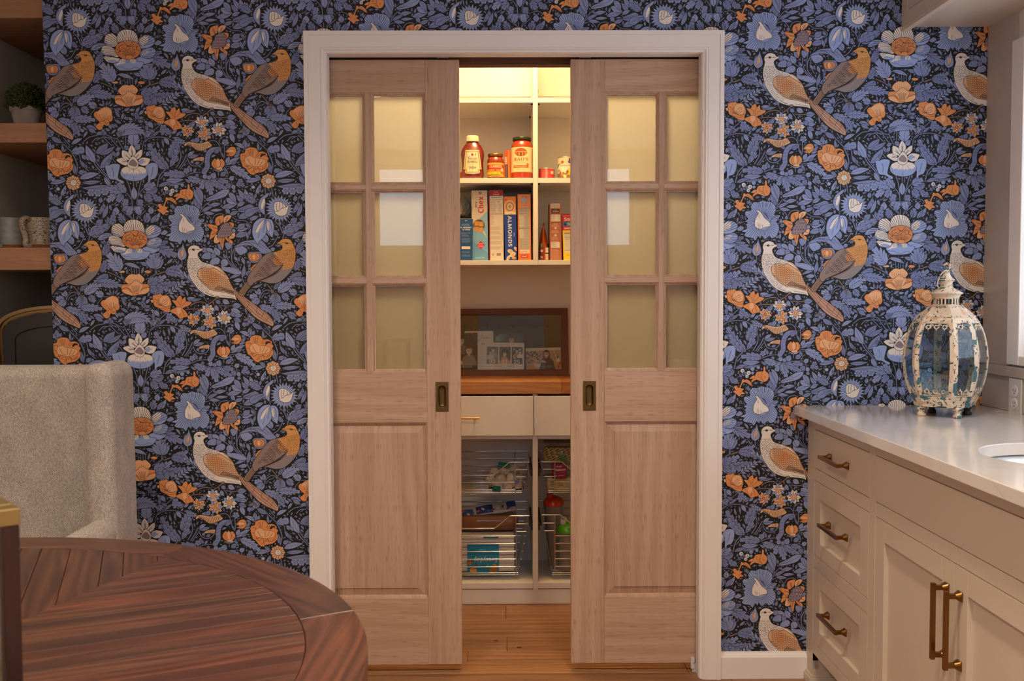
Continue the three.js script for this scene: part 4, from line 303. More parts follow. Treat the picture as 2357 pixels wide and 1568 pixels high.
// floor: sub-floor with every board laid in rows along x
const floor = struct('floor', 'honey oak strip floor with dark joints running across the doorway');
part('subfloor', ext(XL - 0.15, XR + 0.15, -0.12, -0.014, PZ - 0.15, ZB + 0.15, 0), std({ color: C('#2a1c12'), roughness: 0.9 }), floor);
{
  const rows = [-1.18, -1.06, -0.925, -0.787, -0.618, -0.532, -0.408, -0.258, -0.162, -0.045, 0.075, 0.2];
  let z = 0.2; while (z < ZB - 0.02) { z += 0.085 + 0.05 * rnd(); rows.push(Math.min(z, ZB)); }
  const joints = { 3: [-0.0003], 6: [0.0034], 7: [-0.1359] };
  for (let i = 0; i < rows.length - 1; i++) {
    const cuts = [XL]; const list = joints[i];
    if (list) cuts.push(...list.flatMap((j) => [j - 1.35, j, j + 1.2]).filter((q) => q > XL + 0.1 && q < XR - 0.1)); else if (i >= 3 && i <= 9) cuts.push(-0.75 - 0.1 * (i % 3), 0.62 + 0.13 * (i % 4)); else { let q = XL + rr(0.4, 1.6); while (q < XR - 0.2) { cuts.push(q); q += rr(1.2, 2.2); } }
    cuts.push(XR); cuts.sort((a, b) => a - b);
    for (let k = 0; k < cuts.length - 1; k++) {
      const g = uvBox(ext(cuts[k] + 0.0007, cuts[k + 1] - 0.0007, -0.014, 0, rows[i] + 0.0007, rows[i + 1] - 0.0007, 0.0012), 'x');
      const pl = part('plank', g, floorMats[(i * 3 + k * 2 + (i >> 1)) % 4], floor);
      if (i === 6 && k === 2) for (const [x, zz] of [[-0.0383, -0.3664], [0.0477, -0.2961]]) if (zz > rows[6] && zz < rows[7]) { const kn = new THREE.CylinderGeometry(0.009, 0.009, 0.0006, 20); kn.scale(1, 1, 0.62); part('knot', kn, std({ color: C('#33251b'), roughness: 0.6 }), pl, [x, 0.0002, zz]); }
    }
  }
}
const ceiling = struct('ceiling', 'plain white painted ceiling above the dining area and pantry');
part('ceiling_board', ext(XL - 0.15, XR + 0.15, CEIL, CEIL + 0.15, -0.14, ZB + 0.15, 0), M.ceiling, ceiling);
part('pantry_ceiling_board', ext(XL - 0.15, XR + 0.15, PCEIL, CEIL + 0.15, PZ - 0.15, -0.14, 0), M.ceiling, ceiling);

// front wall with the wallpaper; hollow where the doors slide into it
const OX0 = -0.5845, OX1 = 0.6505, OY = 2.0735;                 // framed opening
const WL0 = -1.4995, WL1 = -1.474;                                // the outer left edge of the papered wall is a little out of plumb (top, bottom)
const wallFront = struct('wall_front', 'wall papered in blue, orange and white birds and flowers on black');
{
  const q = wallpaperMaterial();
  const sheet = (name, corners, nx, ny) => {                      // corners: bottom-left, bottom-right, top-right, top-left as [x, y]
    const pos = [], uv = [], idx = [];
    for (let j = 0; j <= ny; j++) for (let i = 0; i <= nx; i++) {
      const s = i / nx, t = j / ny, l = (a, b, k) => a + (b - a) * k, x = l(l(corners[0][0], corners[1][0], s), l(corners[3][0], corners[2][0], s), t), y = l(l(corners[0][1], corners[1][1], s), l(corners[3][1], corners[2][1], s), t);
      pos.push(x, y, 0); uv.push(...wallpaperUV(x, y));
    }
    for (let j = 0; j < ny; j++) for (let i = 0; i < nx; i++) { const a = j * (nx + 1) + i; idx.push(a, a + 1, a + nx + 2, a, a + nx + 2, a + nx + 1); }
    const g = new THREE.BufferGeometry(); g.setAttribute('position', new THREE.Float32BufferAttribute(pos, 3)); g.setAttribute('uv', new THREE.Float32BufferAttribute(uv, 2)); g.setIndex(idx); g.computeVertexNormals();
    part(name, g, q, wallFront);
  };
  sheet('wallpaper', [[WL1, 0], [OX0, 0], [OX0, CEIL], [WL0, CEIL]], 16, 32);
  sheet('wallpaper', [[OX1, 0], [XR, 0], [XR, CEIL], [OX1, CEIL]], 16, 32);
  sheet('wallpaper', [[OX0, OY], [OX1, OY], [OX1, CEIL], [OX0, CEIL]], 20, 10);
  const skin = (c) => { const g = extrude(c, 0.03); g.translate(0, 0, -0.0305); return g; };
  part('plasterboard', [skin([[WL1, 0], [OX0, 0], [OX0, CEIL], [WL0, CEIL]]), skin([[OX1, 0], [XR, 0], [XR, CEIL], [OX1, CEIL]]), skin([[OX0, OY], [OX1, OY], [OX1, CEIL], [OX0, CEIL]])], M.wall, wallFront);
  part('plasterboard', [ext(-1.2, OX0, 0, CEIL, -0.14, -0.112, 0), ext(OX1, XR, 0, CEIL, -0.14, -0.112, 0), ext(OX0, OX1, 2.092, CEIL, -0.14, -0.112, 0)], M.pantryWall, wallFront);
  part('end_stud', [ext(-1.245, -1.2, 0, CEIL, -0.14, -0.031, 0), ext(XR - 0.05, XR, 0, CEIL, -0.112, -0.031, 0)], M.trackWood, wallFront);
}
// left wall with a wide window toward the front of the room, back wall with a window, right wall with the window over the sink
const wallLeft = struct('wall_left', 'plain beige painted wall beside the open shelves');
part('wall_panel', [ext(XL - 0.15, XL, 0, CEIL, PZ - 0.15, 3.6, 0), ext(XL - 0.15, XL, 0, CEIL, 5.6, ZB + 0.15, 0), ext(XL - 0.15, XL, 0, 0.7, 3.6, 5.6, 0), ext(XL - 0.15, XL, 2.3, CEIL, 3.6, 5.6, 0)], M.wall, wallLeft);
const wallBack = struct('wall_back', 'plain wall with a wide window, behind the camera');
part('wall_panel', [ext(XL, -1.3, 0, CEIL, ZB, ZB + 0.15, 0), ext(1.3, XR, 0, CEIL, ZB, ZB + 0.15, 0), ext(-1.3, 1.3, 0, 1.75, ZB, ZB + 0.15, 0), ext(-1.3, 1.3, 2.6, CEIL, ZB, ZB + 0.15, 0)], M.wall, wallBack);
const wallRight = struct('wall_right', 'right wall behind the quartz splashback and sink window');
const RWZ0 = 0.245, RWZ1 = 1.65, RWY0 = 1.09, RWY1 = 1.99;
part('wall_panel', [ext(XR, XR + 0.15, 0, CEIL, PZ - 0.15, RWZ0, 0), ext(XR, XR + 0.15, 0, CEIL, RWZ1, ZB + 0.15, 0), ext(XR, XR + 0.15, 0, RWY0, RWZ0, RWZ1, 0), ext(XR, XR + 0.15, RWY1, CEIL, RWZ0, RWZ1, 0)], M.wall, wallRight);
function windowUnit(label, axis, at, a0, a1, y0, y1, casing, dir) {       // axis: the direction the window spans
  const w = struct('window', label), put = (u0, u1, v0, v1, d0, d1, r) => axis === 'z' ? ext(Math.min(at + d0 * dir, at + d1 * dir), Math.max(at + d0 * dir, at + d1 * dir), v0, v1, u0, u1, r) : ext(u0, u1, v0, v1, Math.min(at + d0 * dir, at + d1 * dir), Math.max(at + d0 * dir, at + d1 * dir), r);
  part('window_casing', [put(a0 - casing, a0, y0 - casing * 0.4, y1 + casing, -0.02, 0, 0.003), put(a1, a1 + casing, y0 - casing * 0.4, y1 + casing, -0.02, 0, 0.003), put(a0, a1, y1, y1 + casing, -0.02, 0, 0.003), put(a0, a1, y0 - casing * 0.4, y0, -0.02, 0, 0.003)], M.trim, w);
  part('sash', [put(a0, a0 + 0.045, y0, y1, 0.05, 0.09, 0.003), put(a1 - 0.045, a1, y0, y1, 0.05, 0.09, 0.003), put(a0 + 0.045, a1 - 0.045, y0, y0 + 0.045, 0.05, 0.09, 0.003), put(a0 + 0.045, a1 - 0.045, y1 - 0.045, y1, 0.05, 0.09, 0.003), put((a0 + a1) / 2 - 0.02, (a0 + a1) / 2 + 0.02, y0 + 0.045, y1 - 0.045, 0.05, 0.09, 0.003)], M.trim, w);
  for (const [p, q] of [[a0 + 0.045, (a0 + a1) / 2 - 0.02], [(a0 + a1) / 2 + 0.02, a1 - 0.045]]) part('pane', put(p, q, y0 + 0.045, y1 - 0.045, 0.068, 0.071, 0), M.glass, w);
  w.name = 'window_' + (windowUnit.n = (windowUnit.n ?? 0) + 1); return w;
}
windowUnit('white framed window over the sink at the right edge', 'z', XR, RWZ0, RWZ1, RWY0, RWY1, 0.072, 1);
windowUnit('wide white window in the wall behind the camera', 'x', ZB, -1.3, 1.3, 1.75, 2.6, 0.08, 1);
windowUnit('wide white window in the left wall beside the camera', 'z', XL, 3.6, 5.6, 0.7, 2.3, 0.08, -1);

// pantry walls
const wpb = struct('wall_pantry', 'warm white painted pantry walls behind the shelving');
part('wall_panel', ext(XL - 0.15, XR + 0.15, 0, CEIL, PZ - 0.15, PZ - 0.001, 0), M.pantryWall, wpb);
part('wall_panel', ext(-1.2, PXL, 0, PCEIL, PZ, -0.14, 0), M.pantryWall, wpb);
part('wall_panel', ext(PXR, PXR + 0.05, 0, PCEIL, PZ, -0.14, 0), M.pantryWall, wpb);
part('wall_panel', ext(XL, -1.2, 0, PCEIL, -0.76, -0.7, 0), M.wall, wpb);

// door casing, jambs and track
function casing(x0, x1, y1, prof) {
  const pos = [], P = (s, k, top) => { const [u, z] = prof[k]; return s === 'l' ? [x0 + u, top ? y1 - u : 0, z] : [x1 - u, top ? y1 - u : 0, z]; }, quad = (a, b, c, d) => pos.push(...a, ...b, ...c, ...a, ...c, ...d);
  for (let k = 0; k < prof.length - 1; k++) {
    quad(P('l', k, 0), P('l', k + 1, 0), P('l', k + 1, 1), P('l', k, 1)); quad(P('r', k, 1), P('r', k + 1, 1), P('r', k + 1, 0), P('r', k, 0));
    quad(P('l', k, 1), P('l', k + 1, 1), P('r', k + 1, 1), P('r', k, 1));
  }
  const g = new THREE.BufferGeometry(); g.setAttribute('position', new THREE.Float32BufferAttribute(pos, 3)); g.computeVertexNormals(); g.setAttribute('uv', new THREE.Float32BufferAttribute(new Float32Array(pos.length / 3 * 2), 2)); return g;
}
const trim1 = struct('trim_1', 'white moulded casing round the pantry doorway');
part('door_casing', casing(-0.648, 0.7148, 2.1375, [[0, 0], [0, 0.0215], [0.0125, 0.0215], [0.0135, 0.0185], [0.0148, 0.0185], [0.0155, 0.0195], [0.0505, 0.0185], [0.052, 0.0165], [0.0535, 0.0165], [0.0555, 0.0185], [0.0585, 0.0183], [0.0605, 0.0155], [0.0625, 0.0125], [0.065, 0.0115], [0.0685, 0.0112], [0.0688, 0.0]]), M.trim, trim1);
const trim2 = struct('trim_2', 'narrow white door jamb strips inside the casing');
part('door_jamb', [ext(OX0 - 0.02, -0.5765, 0, 2.069, -0.048, 0.004, 0.0015), ext(0.6435, OX1 + 0.02, 0, 2.069, -0.048, 0.004, 0.0015), ext(-0.5765, 0.6435, 2.0675, 2.09, -0.048, 0.004, 0.0015)], M.trim, trim2);
part('back_jamb', [ext(OX0 - 0.03, -0.574, 0, 2.09, -0.145, -0.104, 0.0015), ext(0.641, OX1 + 0.03, 0, 2.09, -0.145, -0.104, 0.0015)], M.trackWood, trim2);
part('back_header', uvBox(ext(-0.6, 0.66, 2.0555, 2.12, -0.146, -0.104, 0.001), 'x'), M.trackWood, trim2);
part('door_track', [ext(-1.15, 1.15, 2.098, 2.115, -0.1, -0.052, 0.002)], M.dark, trim2);
for (const x of [-0.205, 0.27]) part('track_hanger', [ext(x - 0.02, x + 0.02, 2.07, 2.098, -0.083, -0.072, 0.002), (() => { const g = new THREE.CylinderGeometry(0.007, 0.007, 0.014, 12); g.rotateX(Math.PI / 2); g.translate(x, 2.084, -0.066); return g; })()], M.chrome, trim2);
// baseboard
const bb = struct('baseboard_front', 'white moulded baseboard under the wallpaper');
const bbProf = [[0, 0], [0.0155, 0], [0.0155, 0.072], [0.013, 0.076], [0.0115, 0.079], [0.006, 0.084], [0.0045, 0.0885], [0, 0.0885]];
const bbGeo = (x0, x1) => { const g = extrude(bbProf, x1 - x0); g.rotateY(-Math.PI / 2); g.translate(x1, 0, 0); return g; };
part('baseboard', bbGeo(0.7152, 1.004), M.trim, bb); part('baseboard', bbGeo(-1.474, -0.6486), M.trim, bb);

// stone splashback on the right wall
const slabs = struct('trim_3', 'veined quartz splashback and window ledge on the right wall');
part('splashback_slab', uvBox(ext(XR - 0.012, XR - 0.0005, 1.0555, 2.16, 0.0005, 0.176, 0.001), 'y', 0.2, 0.4), M.slab, slabs);
part('splashback_slab', uvBox(ext(XR - 0.012, XR - 0.0005, 0.914, 1.0225, 0.0005, 2.2, 0.001), 'z', 0.6, 0.1), M.slab, slabs);
part('window_ledge', uvBox(ext(XR - 0.022, XR - 0.0005, 1.0228, 1.0552, 0.0005, 2.2, 0.002), 'z', 0.8, 0.5), M.slab, slabs);
// ---------------------------------------------------------------- the two sliding oak doors
M.pane = phys({ color: C('#f4f7f6'), transmission: 1, thickness: 0, roughness: 0, ior: 1.52 });
M.frost = phys({ color: C('#cfd2d8'), transmission: 1, thickness: 0, roughness: 1, ior: 1.1 });
function slidingDoor(lead, sgn, dy, label) {
  const d = struct('door', label, [lead, dy, -0.06]); d.name = 'door_' + (sgn < 0 ? 1 : 2);
  const X = (u) => sgn * u, sp = (u0, u1, y0, y1, z0, z1, r) => ext(Math.min(X(u0), X(u1)), Math.max(X(u0), X(u1)), y0, y1, z0, z1, r);
  const T = 0.035, mats = oakMats, off = sgn < 0 ? 0 : 3.3;
  const wood = (name, g, grain, k, ou, ov) => part(name, uvBox(g, grain, ou + off, ov + off * 0.7), mats[k], d);
  // leading stile with the pocket for the flush pull
  const hole = new THREE.Path(), hx0 = Math.min(X(0.049), X(0.0755)), hx1 = Math.max(X(0.049), X(0.0755)), hr = (hx1 - hx0) / 2, hc = (hx0 + hx1) / 2;
  hole.moveTo(hx1, 0.917); hole.lineTo(hx1, 0.967); hole.absarc(hc, 0.967, hr, 0, Math.PI, false); hole.lineTo(hx0, 0.917); hole.absarc(hc, 0.917, hr, Math.PI, 2 * Math.PI, false);
  const s = new THREE.Shape([[Math.min(X(0.0012), X(0.1118)), 0.028], [Math.max(X(0.0012), X(0.1118)), 0.028], [Math.max(X(0.0012), X(0.1118)), 2.0618], [Math.min(X(0.0012), X(0.1118)), 2.0618]].map(([x, y]) => new THREE.Vector2(x, y))); s.holes.push(hole);
  const sg = new THREE.ExtrudeGeometry(s, { depth: T - 0.0024, bevelEnabled: true, bevelSize: 0.0012, bevelThickness: 0.0012, bevelSegments: 1, curveSegments: 10 }); sg.translate(0, 0, -T + 0.0012);
  wood('stile', sg, 'y', 0, 0.07, 0.2);
  wood('stile', sp(0.4938, 0.606, 0.0268, 2.063, -T, 0, 0.0012), 'y', 1, 0.26, 0.9);
  wood('rail', sp(0.1131, 0.4937, 1.9555, 2.063, -T, 0, 0.0008), 'x', 2, 0.11, 0.4);
  wood('rail', sp(0.1131, 0.4937, 0.8546, 1.0255, -T, 0, 0.0008), 'x', 0, 0.31, 0.1);
  wood('rail', sp(0.1131, 0.4937, 0.0268, 0.255, -T, 0, 0.0008), 'x', 0, 0.05, 1.1);
  wood('glazing_bar', sp(0.2938, 0.3124, 1.0256, 1.9554, -T + 0.001, -0.0008, 0.0006), 'y', 1, 0.15, 0.3);
  const rowsY = [[1.6518, 1.9554], [1.3398, 1.635], [1.0256, 1.3228]];
  for (const [y0, y1] of [[1.635, 1.6518], [1.3228, 1.3398]]) for (const [u0, u1] of [[0.1131, 0.2937], [0.3125, 0.4937]]) wood('glazing_bar', sp(u0, u1, y0, y1, -T + 0.001, -0.0008, 0.0006), 'x', 2, 0.2, 0.6);
  const stick = [[0, -0.0006], [0.0012, -0.0032], [0.0032, -0.0036], [0.0042, -0.0052], [0.0062, -0.0092], [0.0085, -0.0108], [0.0096, -0.0112], [0.0096, -0.0135]];
  const beadMat = std({ color: C('#c9a27f'), map: OAK, roughness: 0.6 });
  const addMould = (name, x0, x1, y0, y1, prof, m) => { let g = moulding(Math.min(x0, x1), Math.max(x0, x1), y0, y1, prof); return part(name, uvBox(g, 'y'), m, d); };
  for (const [y0, y1] of rowsY) for (const [u0, u1] of [[0.113, 0.2938], [0.3124, 0.4938]]) {
    addMould('glazing_bead', X(u0), X(u1), y0, y1, stick, oakMats[0]);
    const p = part('pane', sp(u0 + 0.004, u1 - 0.004, y0 + 0.004, y1 - 0.004, -0.0145, -0.0132, 0), M.pane, d);
    part('frosted_face', new THREE.PlaneGeometry(u1 - u0 - 0.008, y1 - y0 - 0.008), M.frost, p, [X((u0 + u1) / 2), (y0 + y1) / 2, -0.0155]);
    addMould('glazing_bead', X(u0), X(u1), y0, y1, [[0.0096, -0.0165], [0.0096, -0.019], [0.004, -0.03], [0, -0.0335]], oakMats[1]);
  }
  // raised panel below
  addMould('panel_moulding', X(0.113), X(0.4938), 0.255, 0.8546, stick, oakMats[0]);
  const pu0 = Math.min(X(0.1235), X(0.4833)), pu1 = Math.max(X(0.1235), X(0.4833)), b = 0.026;
  const field = ext(pu0 + b, pu1 - b, 0.2655 + b, 0.8441 - b, -0.02, -0.0035, 0);
  const bev = moulding(pu0 - 0.002, pu1 + 0.002, 0.2635, 0.8461, [[0, -0.0132], [0.002, -0.0132], [0.002 + b - 0.002, -0.006], [0.002 + b - 0.0015, -0.0036], [0.002 + b + 0.001, -0.0035]]);
  part('panel', uvBox(merge([field, bev]), 'y', 0.33 + off, 0.55), mats[1], d);
  // flush pull: plate with an oval cup
  const plate = new THREE.Shape([[0.0414, 0.8925], [0.0831, 0.8925], [0.0831, 0.991], [0.0414, 0.991]].map(([u, y]) => new THREE.Vector2(X(u), y))), hh = new THREE.Path();
  const cr = 0.0122; hh.moveTo(hc + cr, 0.917); hh.lineTo(hc + cr, 0.967); hh.absarc(hc, 0.967, cr, 0, Math.PI, false); hh.lineTo(hc - cr, 0.917); hh.absarc(hc, 0.917, cr, Math.PI, 2 * Math.PI, false); plate.holes.push(hh);
  const pg = new THREE.ExtrudeGeometry(plate, { depth: 0.0016, bevelEnabled: true, bevelSize: 0.0008, bevelThickness: 0.0008, bevelSegments: 2, curveSegments: 14 });
  const pull = part('pull_plate', pg, M.bronze, d, null, null, 'antique bronze flush pull');
  const cup = [], N = 44, ring = (r, z, yh) => Array.from({ length: N }, (_, i) => { const a = i / N * 2 * Math.PI; return [hc + r * Math.cos(a), 0.942 + (Math.sin(a) >= 0 ? yh : -yh) + r * Math.sin(a), z]; });
  const rings = [ring(0.0142, 0.003, 0.025), ring(0.0135, 0.0034, 0.025), ring(0.0122, 0.0026, 0.025), ring(0.0118, -0.004, 0.025), ring(0.0105, -0.0085, 0.0245), ring(0.006, -0.0105, 0.0235), ring(0.0001, -0.0108, 0.022)];
  for (let k = 0; k < rings.length - 1; k++) for (let i = 0; i < N; i++) { const j = (i + 1) % N, A = rings[k][i], B = rings[k][j], Cc = rings[k + 1][j], D = rings[k + 1][i]; cup.push(...A, ...Cc, ...B, ...A, ...D, ...Cc); }
  let cg = new THREE.BufferGeometry(); cg.setAttribute('position', new THREE.Float32BufferAttribute(cup, 3)); cg = BGU.mergeVertices(cg); cg.computeVertexNormals();
  part('pull_cup', cg, M.bronze, pull);
  return d;
}
slidingDoor(-0.15, -1, 0, 'sliding oak door with six frosted panes, on the side of the wing chair and table');
slidingDoor(0.2215, 1, 0.0012, 'sliding oak door with six frosted panes, on the side of the sink cabinet');
{ // clear plastic floor guide at the foot of the right jamb
  const g = thing('door_guide', 'small clear plastic door guide at the foot of the right jamb', 'door guide', [0.634, 0, -0.05]);
  part('guide_bracket', [ext(-0.0065, 0.0065, 0.012, 0.05, -0.008, 0.006, 0.002), ext(-0.002, 0.011, 0.0005, 0.03, -0.004, 0.001, 0.001)], phys({ color: C('#e8eaec'), roughness: 0.15, transmission: 0.35, thickness: 0 }), g);
  const sc = new THREE.CylinderGeometry(0.0022, 0.0022, 0.002, 12); sc.rotateX(Math.PI / 2); part('screw', sc, M.gold, g, [0.003, 0.033, 0.0072]);
}
// ---------------------------------------------------------------- pantry cabinets
const ZF = -0.805, ZR = PZ + 0.004;
{
  const t = thing('shelf_unit', 'white built-in shelf unit holding jars and cereal boxes above the wooden counter', 'shelf');
  const tops = [2.0841, 1.76, 1.4264], dv = [-1.148, -0.62, 0.117, 0.83, 1.1285];
  for (const y of tops) for (let i = 0; i < 4; i++) part('shelf', ext(dv[i] + 0.0197, dv[i + 1] - 0.0002, y - 0.0197, y, ZR + 0.012, ZF + 0.0005, 0.001), M.melamine, t);
  for (const x of dv) part('divider', ext(x, x + 0.0195, 1.4065, 2.5, ZR + 0.012, ZF, 0.001), M.melamine, t);
  part('back_panel', ext(-1.148, 1.148, 1.4065, 2.5, ZR, ZR + 0.0118, 0), M.melamine, t);
  for (const [a, b] of [[-0.6, 0.1168], [0.1367, 0.8298]]) part('wall_rail', ext(a, b, 2.158, 2.192, ZR + 0.0122, ZR + 0.026, 0.001), M.melamine, t);
  part('bracket', ext(0.1367, 0.152, 2.178, 2.212, ZR + 0.027, ZR + 0.055, 0.002), M.melamine, t);
  for (const y of [2.0841, 1.76]) for (const s of [-1, 1]) for (const z of [-0.83, -1.12]) part('shelf_pin', ext(s < 0 ? 0.1085 : 0.1367, s < 0 ? 0.1168 : 0.145, y - 0.0245, y - 0.0199, z - 0.004, z + 0.004, 0.001), M.dark, t);
}
{
  const t = thing('worktop', 'thick honey coloured wooden pantry counter under the picture frame', 'counter');
  for (let i = 0; i < 5; i++) part('stave', uvBox(ext(-1.148 + 0.46 * i + 0.0002, Math.min(1.148, -1.148 + 0.46 * (i + 1)) - 0.0002, 0.8785, 0.9293, ZR, -0.788, 0.002), 'x', i * 1.7, i * 0.9), [std({ map: BUTCHER, roughness: 0.4 }), std({ map: BUTCHER, color: C('#f0e2d2'), roughness: 0.4 })][i % 2], t);
}
{
  const t = thing('base_cabinet', 'white pantry base cabinet with two drawers above open basket bays', 'cabinet');
  const dv = [-1.148, -0.47, 0.1125, 0.695, 1.126];
  for (const x of dv) part('divider', ext(x, x + 0.0215, 0.063, 0.8775, ZR + 0.012, ZF + 0.001, 0.001), M.melamine, t);
  for (let i = 0; i < 4; i++) {
    part('bottom_panel', ext(dv[i] + 0.0217, dv[i + 1] - 0.0002, 0.066, 0.0898, ZR + 0.012, ZF, 0.001), M.melamine, t);
    part('top_panel', ext(dv[i] + 0.0217, dv[i + 1] - 0.0002, 0.69, 0.706, ZR + 0.012, ZF - 0.002, 0.001), M.melamine, t);
    const dr = part('drawer', ext(i ? dv[i] + 0.0062 : -1.148, i < 3 ? dv[i + 1] + 0.0028 : 1.148, 0.7072, 0.8695, ZF + 0.002, ZF + 0.021, 0.0015), M.melamine, t);
    const hx = i === 1 ? -0.178 : (dv[i] + dv[i + 1]) / 2, hg = new THREE.CylinderGeometry(0.0042, 0.0042, 0.146, 12); hg.rotateZ(Math.PI / 2); hg.translate(hx, 0.783, ZF + 0.049);
    part('bar_handle', [hg, ...[-0.055, 0.055].map((o) => { const c = new THREE.CylinderGeometry(0.003, 0.003, 0.028, 10); c.rotateX(Math.PI / 2); c.translate(hx + o, 0.783, ZF + 0.035); return c; })], M.gold, dr);
  }
  part('plinth', ext(-1.148, 1.148, 0.001, 0.0625, ZF - 0.02, ZF - 0.002, 0.001), M.melamine, t);
  part('back_panel', ext(-1.148, 1.148, 0.063, 0.8775, ZR, ZR + 0.0118, 0), M.melamine, t);
  for (const y of [0.548, 0.322]) for (const [x, s] of [[0.1123, -1], [0.1342, 1]]) part('slide_rail', ext(s < 0 ? x - 0.009 : x, s < 0 ? x : x + 0.009, y - 0.014, y + 0.014, -1.14, ZF - 0.012, 0.001), std({ color: C('#3b3d40'), metalness: 0.7, roughness: 0.4 }), t);
}
// pull-out wire baskets
function basket(label, o) {
  const t = thing('wire_basket', label, 'basket'), zf = -0.852, zr = -1.13, r = 0.0022, { x0, x1, b0, b1, yT, yL, yB, n0, n1 } = o;
  const W = (name, pts, rad = r, closed = false) => part(name, wire(pts, rad, 6, closed), M.chrome, t);
  W('rim', [[n1 + 0.066, yT, zf], [x1, yT, zf], [x1, yT + 0.003, zr], [x0, yT + 0.003, zr], [x0, yT, zf], [n0 - 0.066, yT, zf], [n0, yL, zf], [n1, yL, zf]], 0.0028, true);
  const at = (y) => { const k = (y - yB) / (yT - yB); return [b0 + (x0 - b0) * k, b1 + (x1 - b1) * k]; };
  for (let y = yL - o.gap; y > yB + 0.012; y -= o.gap) { const [a, b] = at(y); W('side_wire', [[o.v0, y, zf], [o.v1, y, zf]]); W('side_wire', [[b, y, zf], [b, y, zr], [a, y, zr], [a, y, zf]]); }
  for (let y = yT - o.gap; y > yL - o.gap * 0.4; y -= o.gap) { const [a, b] = at(y); W('side_wire', [[o.v1, y - 0.002, zf], [b, y - 0.002, zf], [b, y, zr], [a, y, zr], [a, y - 0.002, zf], [o.v0, y - 0.002, zf]]); }
  W('base_frame', [[b0, yB, zf], [b1, yB, zf], [b1, yB, zr], [b0, yB, zr]], 0.0028, true);
  W('base_frame', [[b0, yB + 0.0075, zf + 0.001], [b1, yB + 0.0075, zf + 0.001]], 0.0022);
  for (let i = 1; i < 9; i++) W('base_wire', [[b0, yB + 0.001, zf + (zr - zf) * i / 9], [b1, yB + 0.001, zf + (zr - zf) * i / 9]], 0.0016);
  for (const v of [o.v0, o.v1]) W('rib', [[v, v === o.v0 && v > n0 ? yL : yT, zf + 0.003], [v, yB - 0.006, zf + 0.003], [v, yB - 0.005, zr - 0.003], [v, yT + 0.003, zr - 0.003]], 0.0024);
  for (const s of [[x0, b0], [x1, b1]]) for (let i = 1; i < 4; i++) { const z = zf + (zr - zf) * i / 4; W('side_wire', [[s[0], yT, z], [s[1], yB, z]], 0.0016); }
  for (const s of [x0, x1]) part('runner', ext(s === x0 ? s - 0.007 : s + 0.001, s === x0 ? s - 0.001 : s + 0.007, yT - 0.045, yT - 0.026, zr, zf + 0.006, 0.001), std({ color: C('#4a4c4e'), metalness: 0.8, roughness: 0.35 }), t);
  return t;
}
basket('upper chrome wire basket in the left bay, holding a bag of rolls', { x0: -0.43, x1: 0.0994, b0: -0.4, b1: 0.068, yT: 0.587, yL: 0.5324, yB: 0.4585, n0: -0.285, n1: -0.0482, v0: -0.37, v1: 0.0412, gap: 0.0298 });
basket('deep chrome wire basket in the left bay, holding bread and napkins', { x0: -0.43, x1: 0.0989, b0: -0.384, b1: 0.0523, yT: 0.361, yL: 0.308, yB: 0.112, n0: -0.285, n1: -0.0466, v0: -0.37, v1: 0.0436, gap: 0.0325 });
basket('upper chrome wire basket in the right bay, holding noodles and a yellow block', { x0: 0.1503, x1: 0.678, b0: 0.178, b1: 0.65, yT: 0.588, yL: 0.5324, yB: 0.4585, n0: 0.3, n1: 0.53, v0: 0.2058, v1: 0.62, gap: 0.0298 });
basket('deep chrome wire basket in the right bay, holding two shaker bottles', { x0: 0.1524, x1: 0.678, b0: 0.196, b1: 0.64, yT: 0.364, yL: 0.308, yB: 0.112, n0: 0.295, n1: 0.53, v0: 0.2058, v1: 0.62, gap: 0.0325 });

// ---------------------------------------------------------------- printed faces
const card = (h, r = 0.6) => std({ color: C(h), roughness: r });
const printed = (w, h, f, o = {}) => std({ map: canvasTex(w, h, f), roughness: o.r ?? 0.45 });
const txt = (g, s, x, y, size, color, o = {}) => { g.save(); g.translate(x, y); g.rotate(o.rot ?? 0); g.font = (o.style ?? 'bold') + ' ' + size + 'px ' + (o.font ?? 'sans-serif'); g.textAlign = o.align ?? 'center'; g.textBaseline = 'middle'; g.fillStyle = color; if (o.sx) g.scale(o.sx, o.sy ?? 1); g.fillText(s, 0, 0); g.restore(); };
const fillR = (g, c, x, y, w, h) => { g.fillStyle = c; g.fillRect(x, y, w, h); };
const lines = (g, x, y, w, n, gap, c, h = 3) => { for (let i = 0; i < n; i++) fillR(g, c, x, y + i * gap, w * (0.72 + 0.28 * rnd()), h); };
const poly = (g, c, p) => { g.fillStyle = c; g.beginPath(); p.forEach(([x, y], i) => i ? g.lineTo(x, y) : g.moveTo(x, y)); g.closePath(); g.fill(); };
const oval = (g, c, x, y, a, b, r = 0) => { g.fillStyle = c; g.beginPath(); g.ellipse(x, y, a, b, r, 0, 7); g.fill(); };
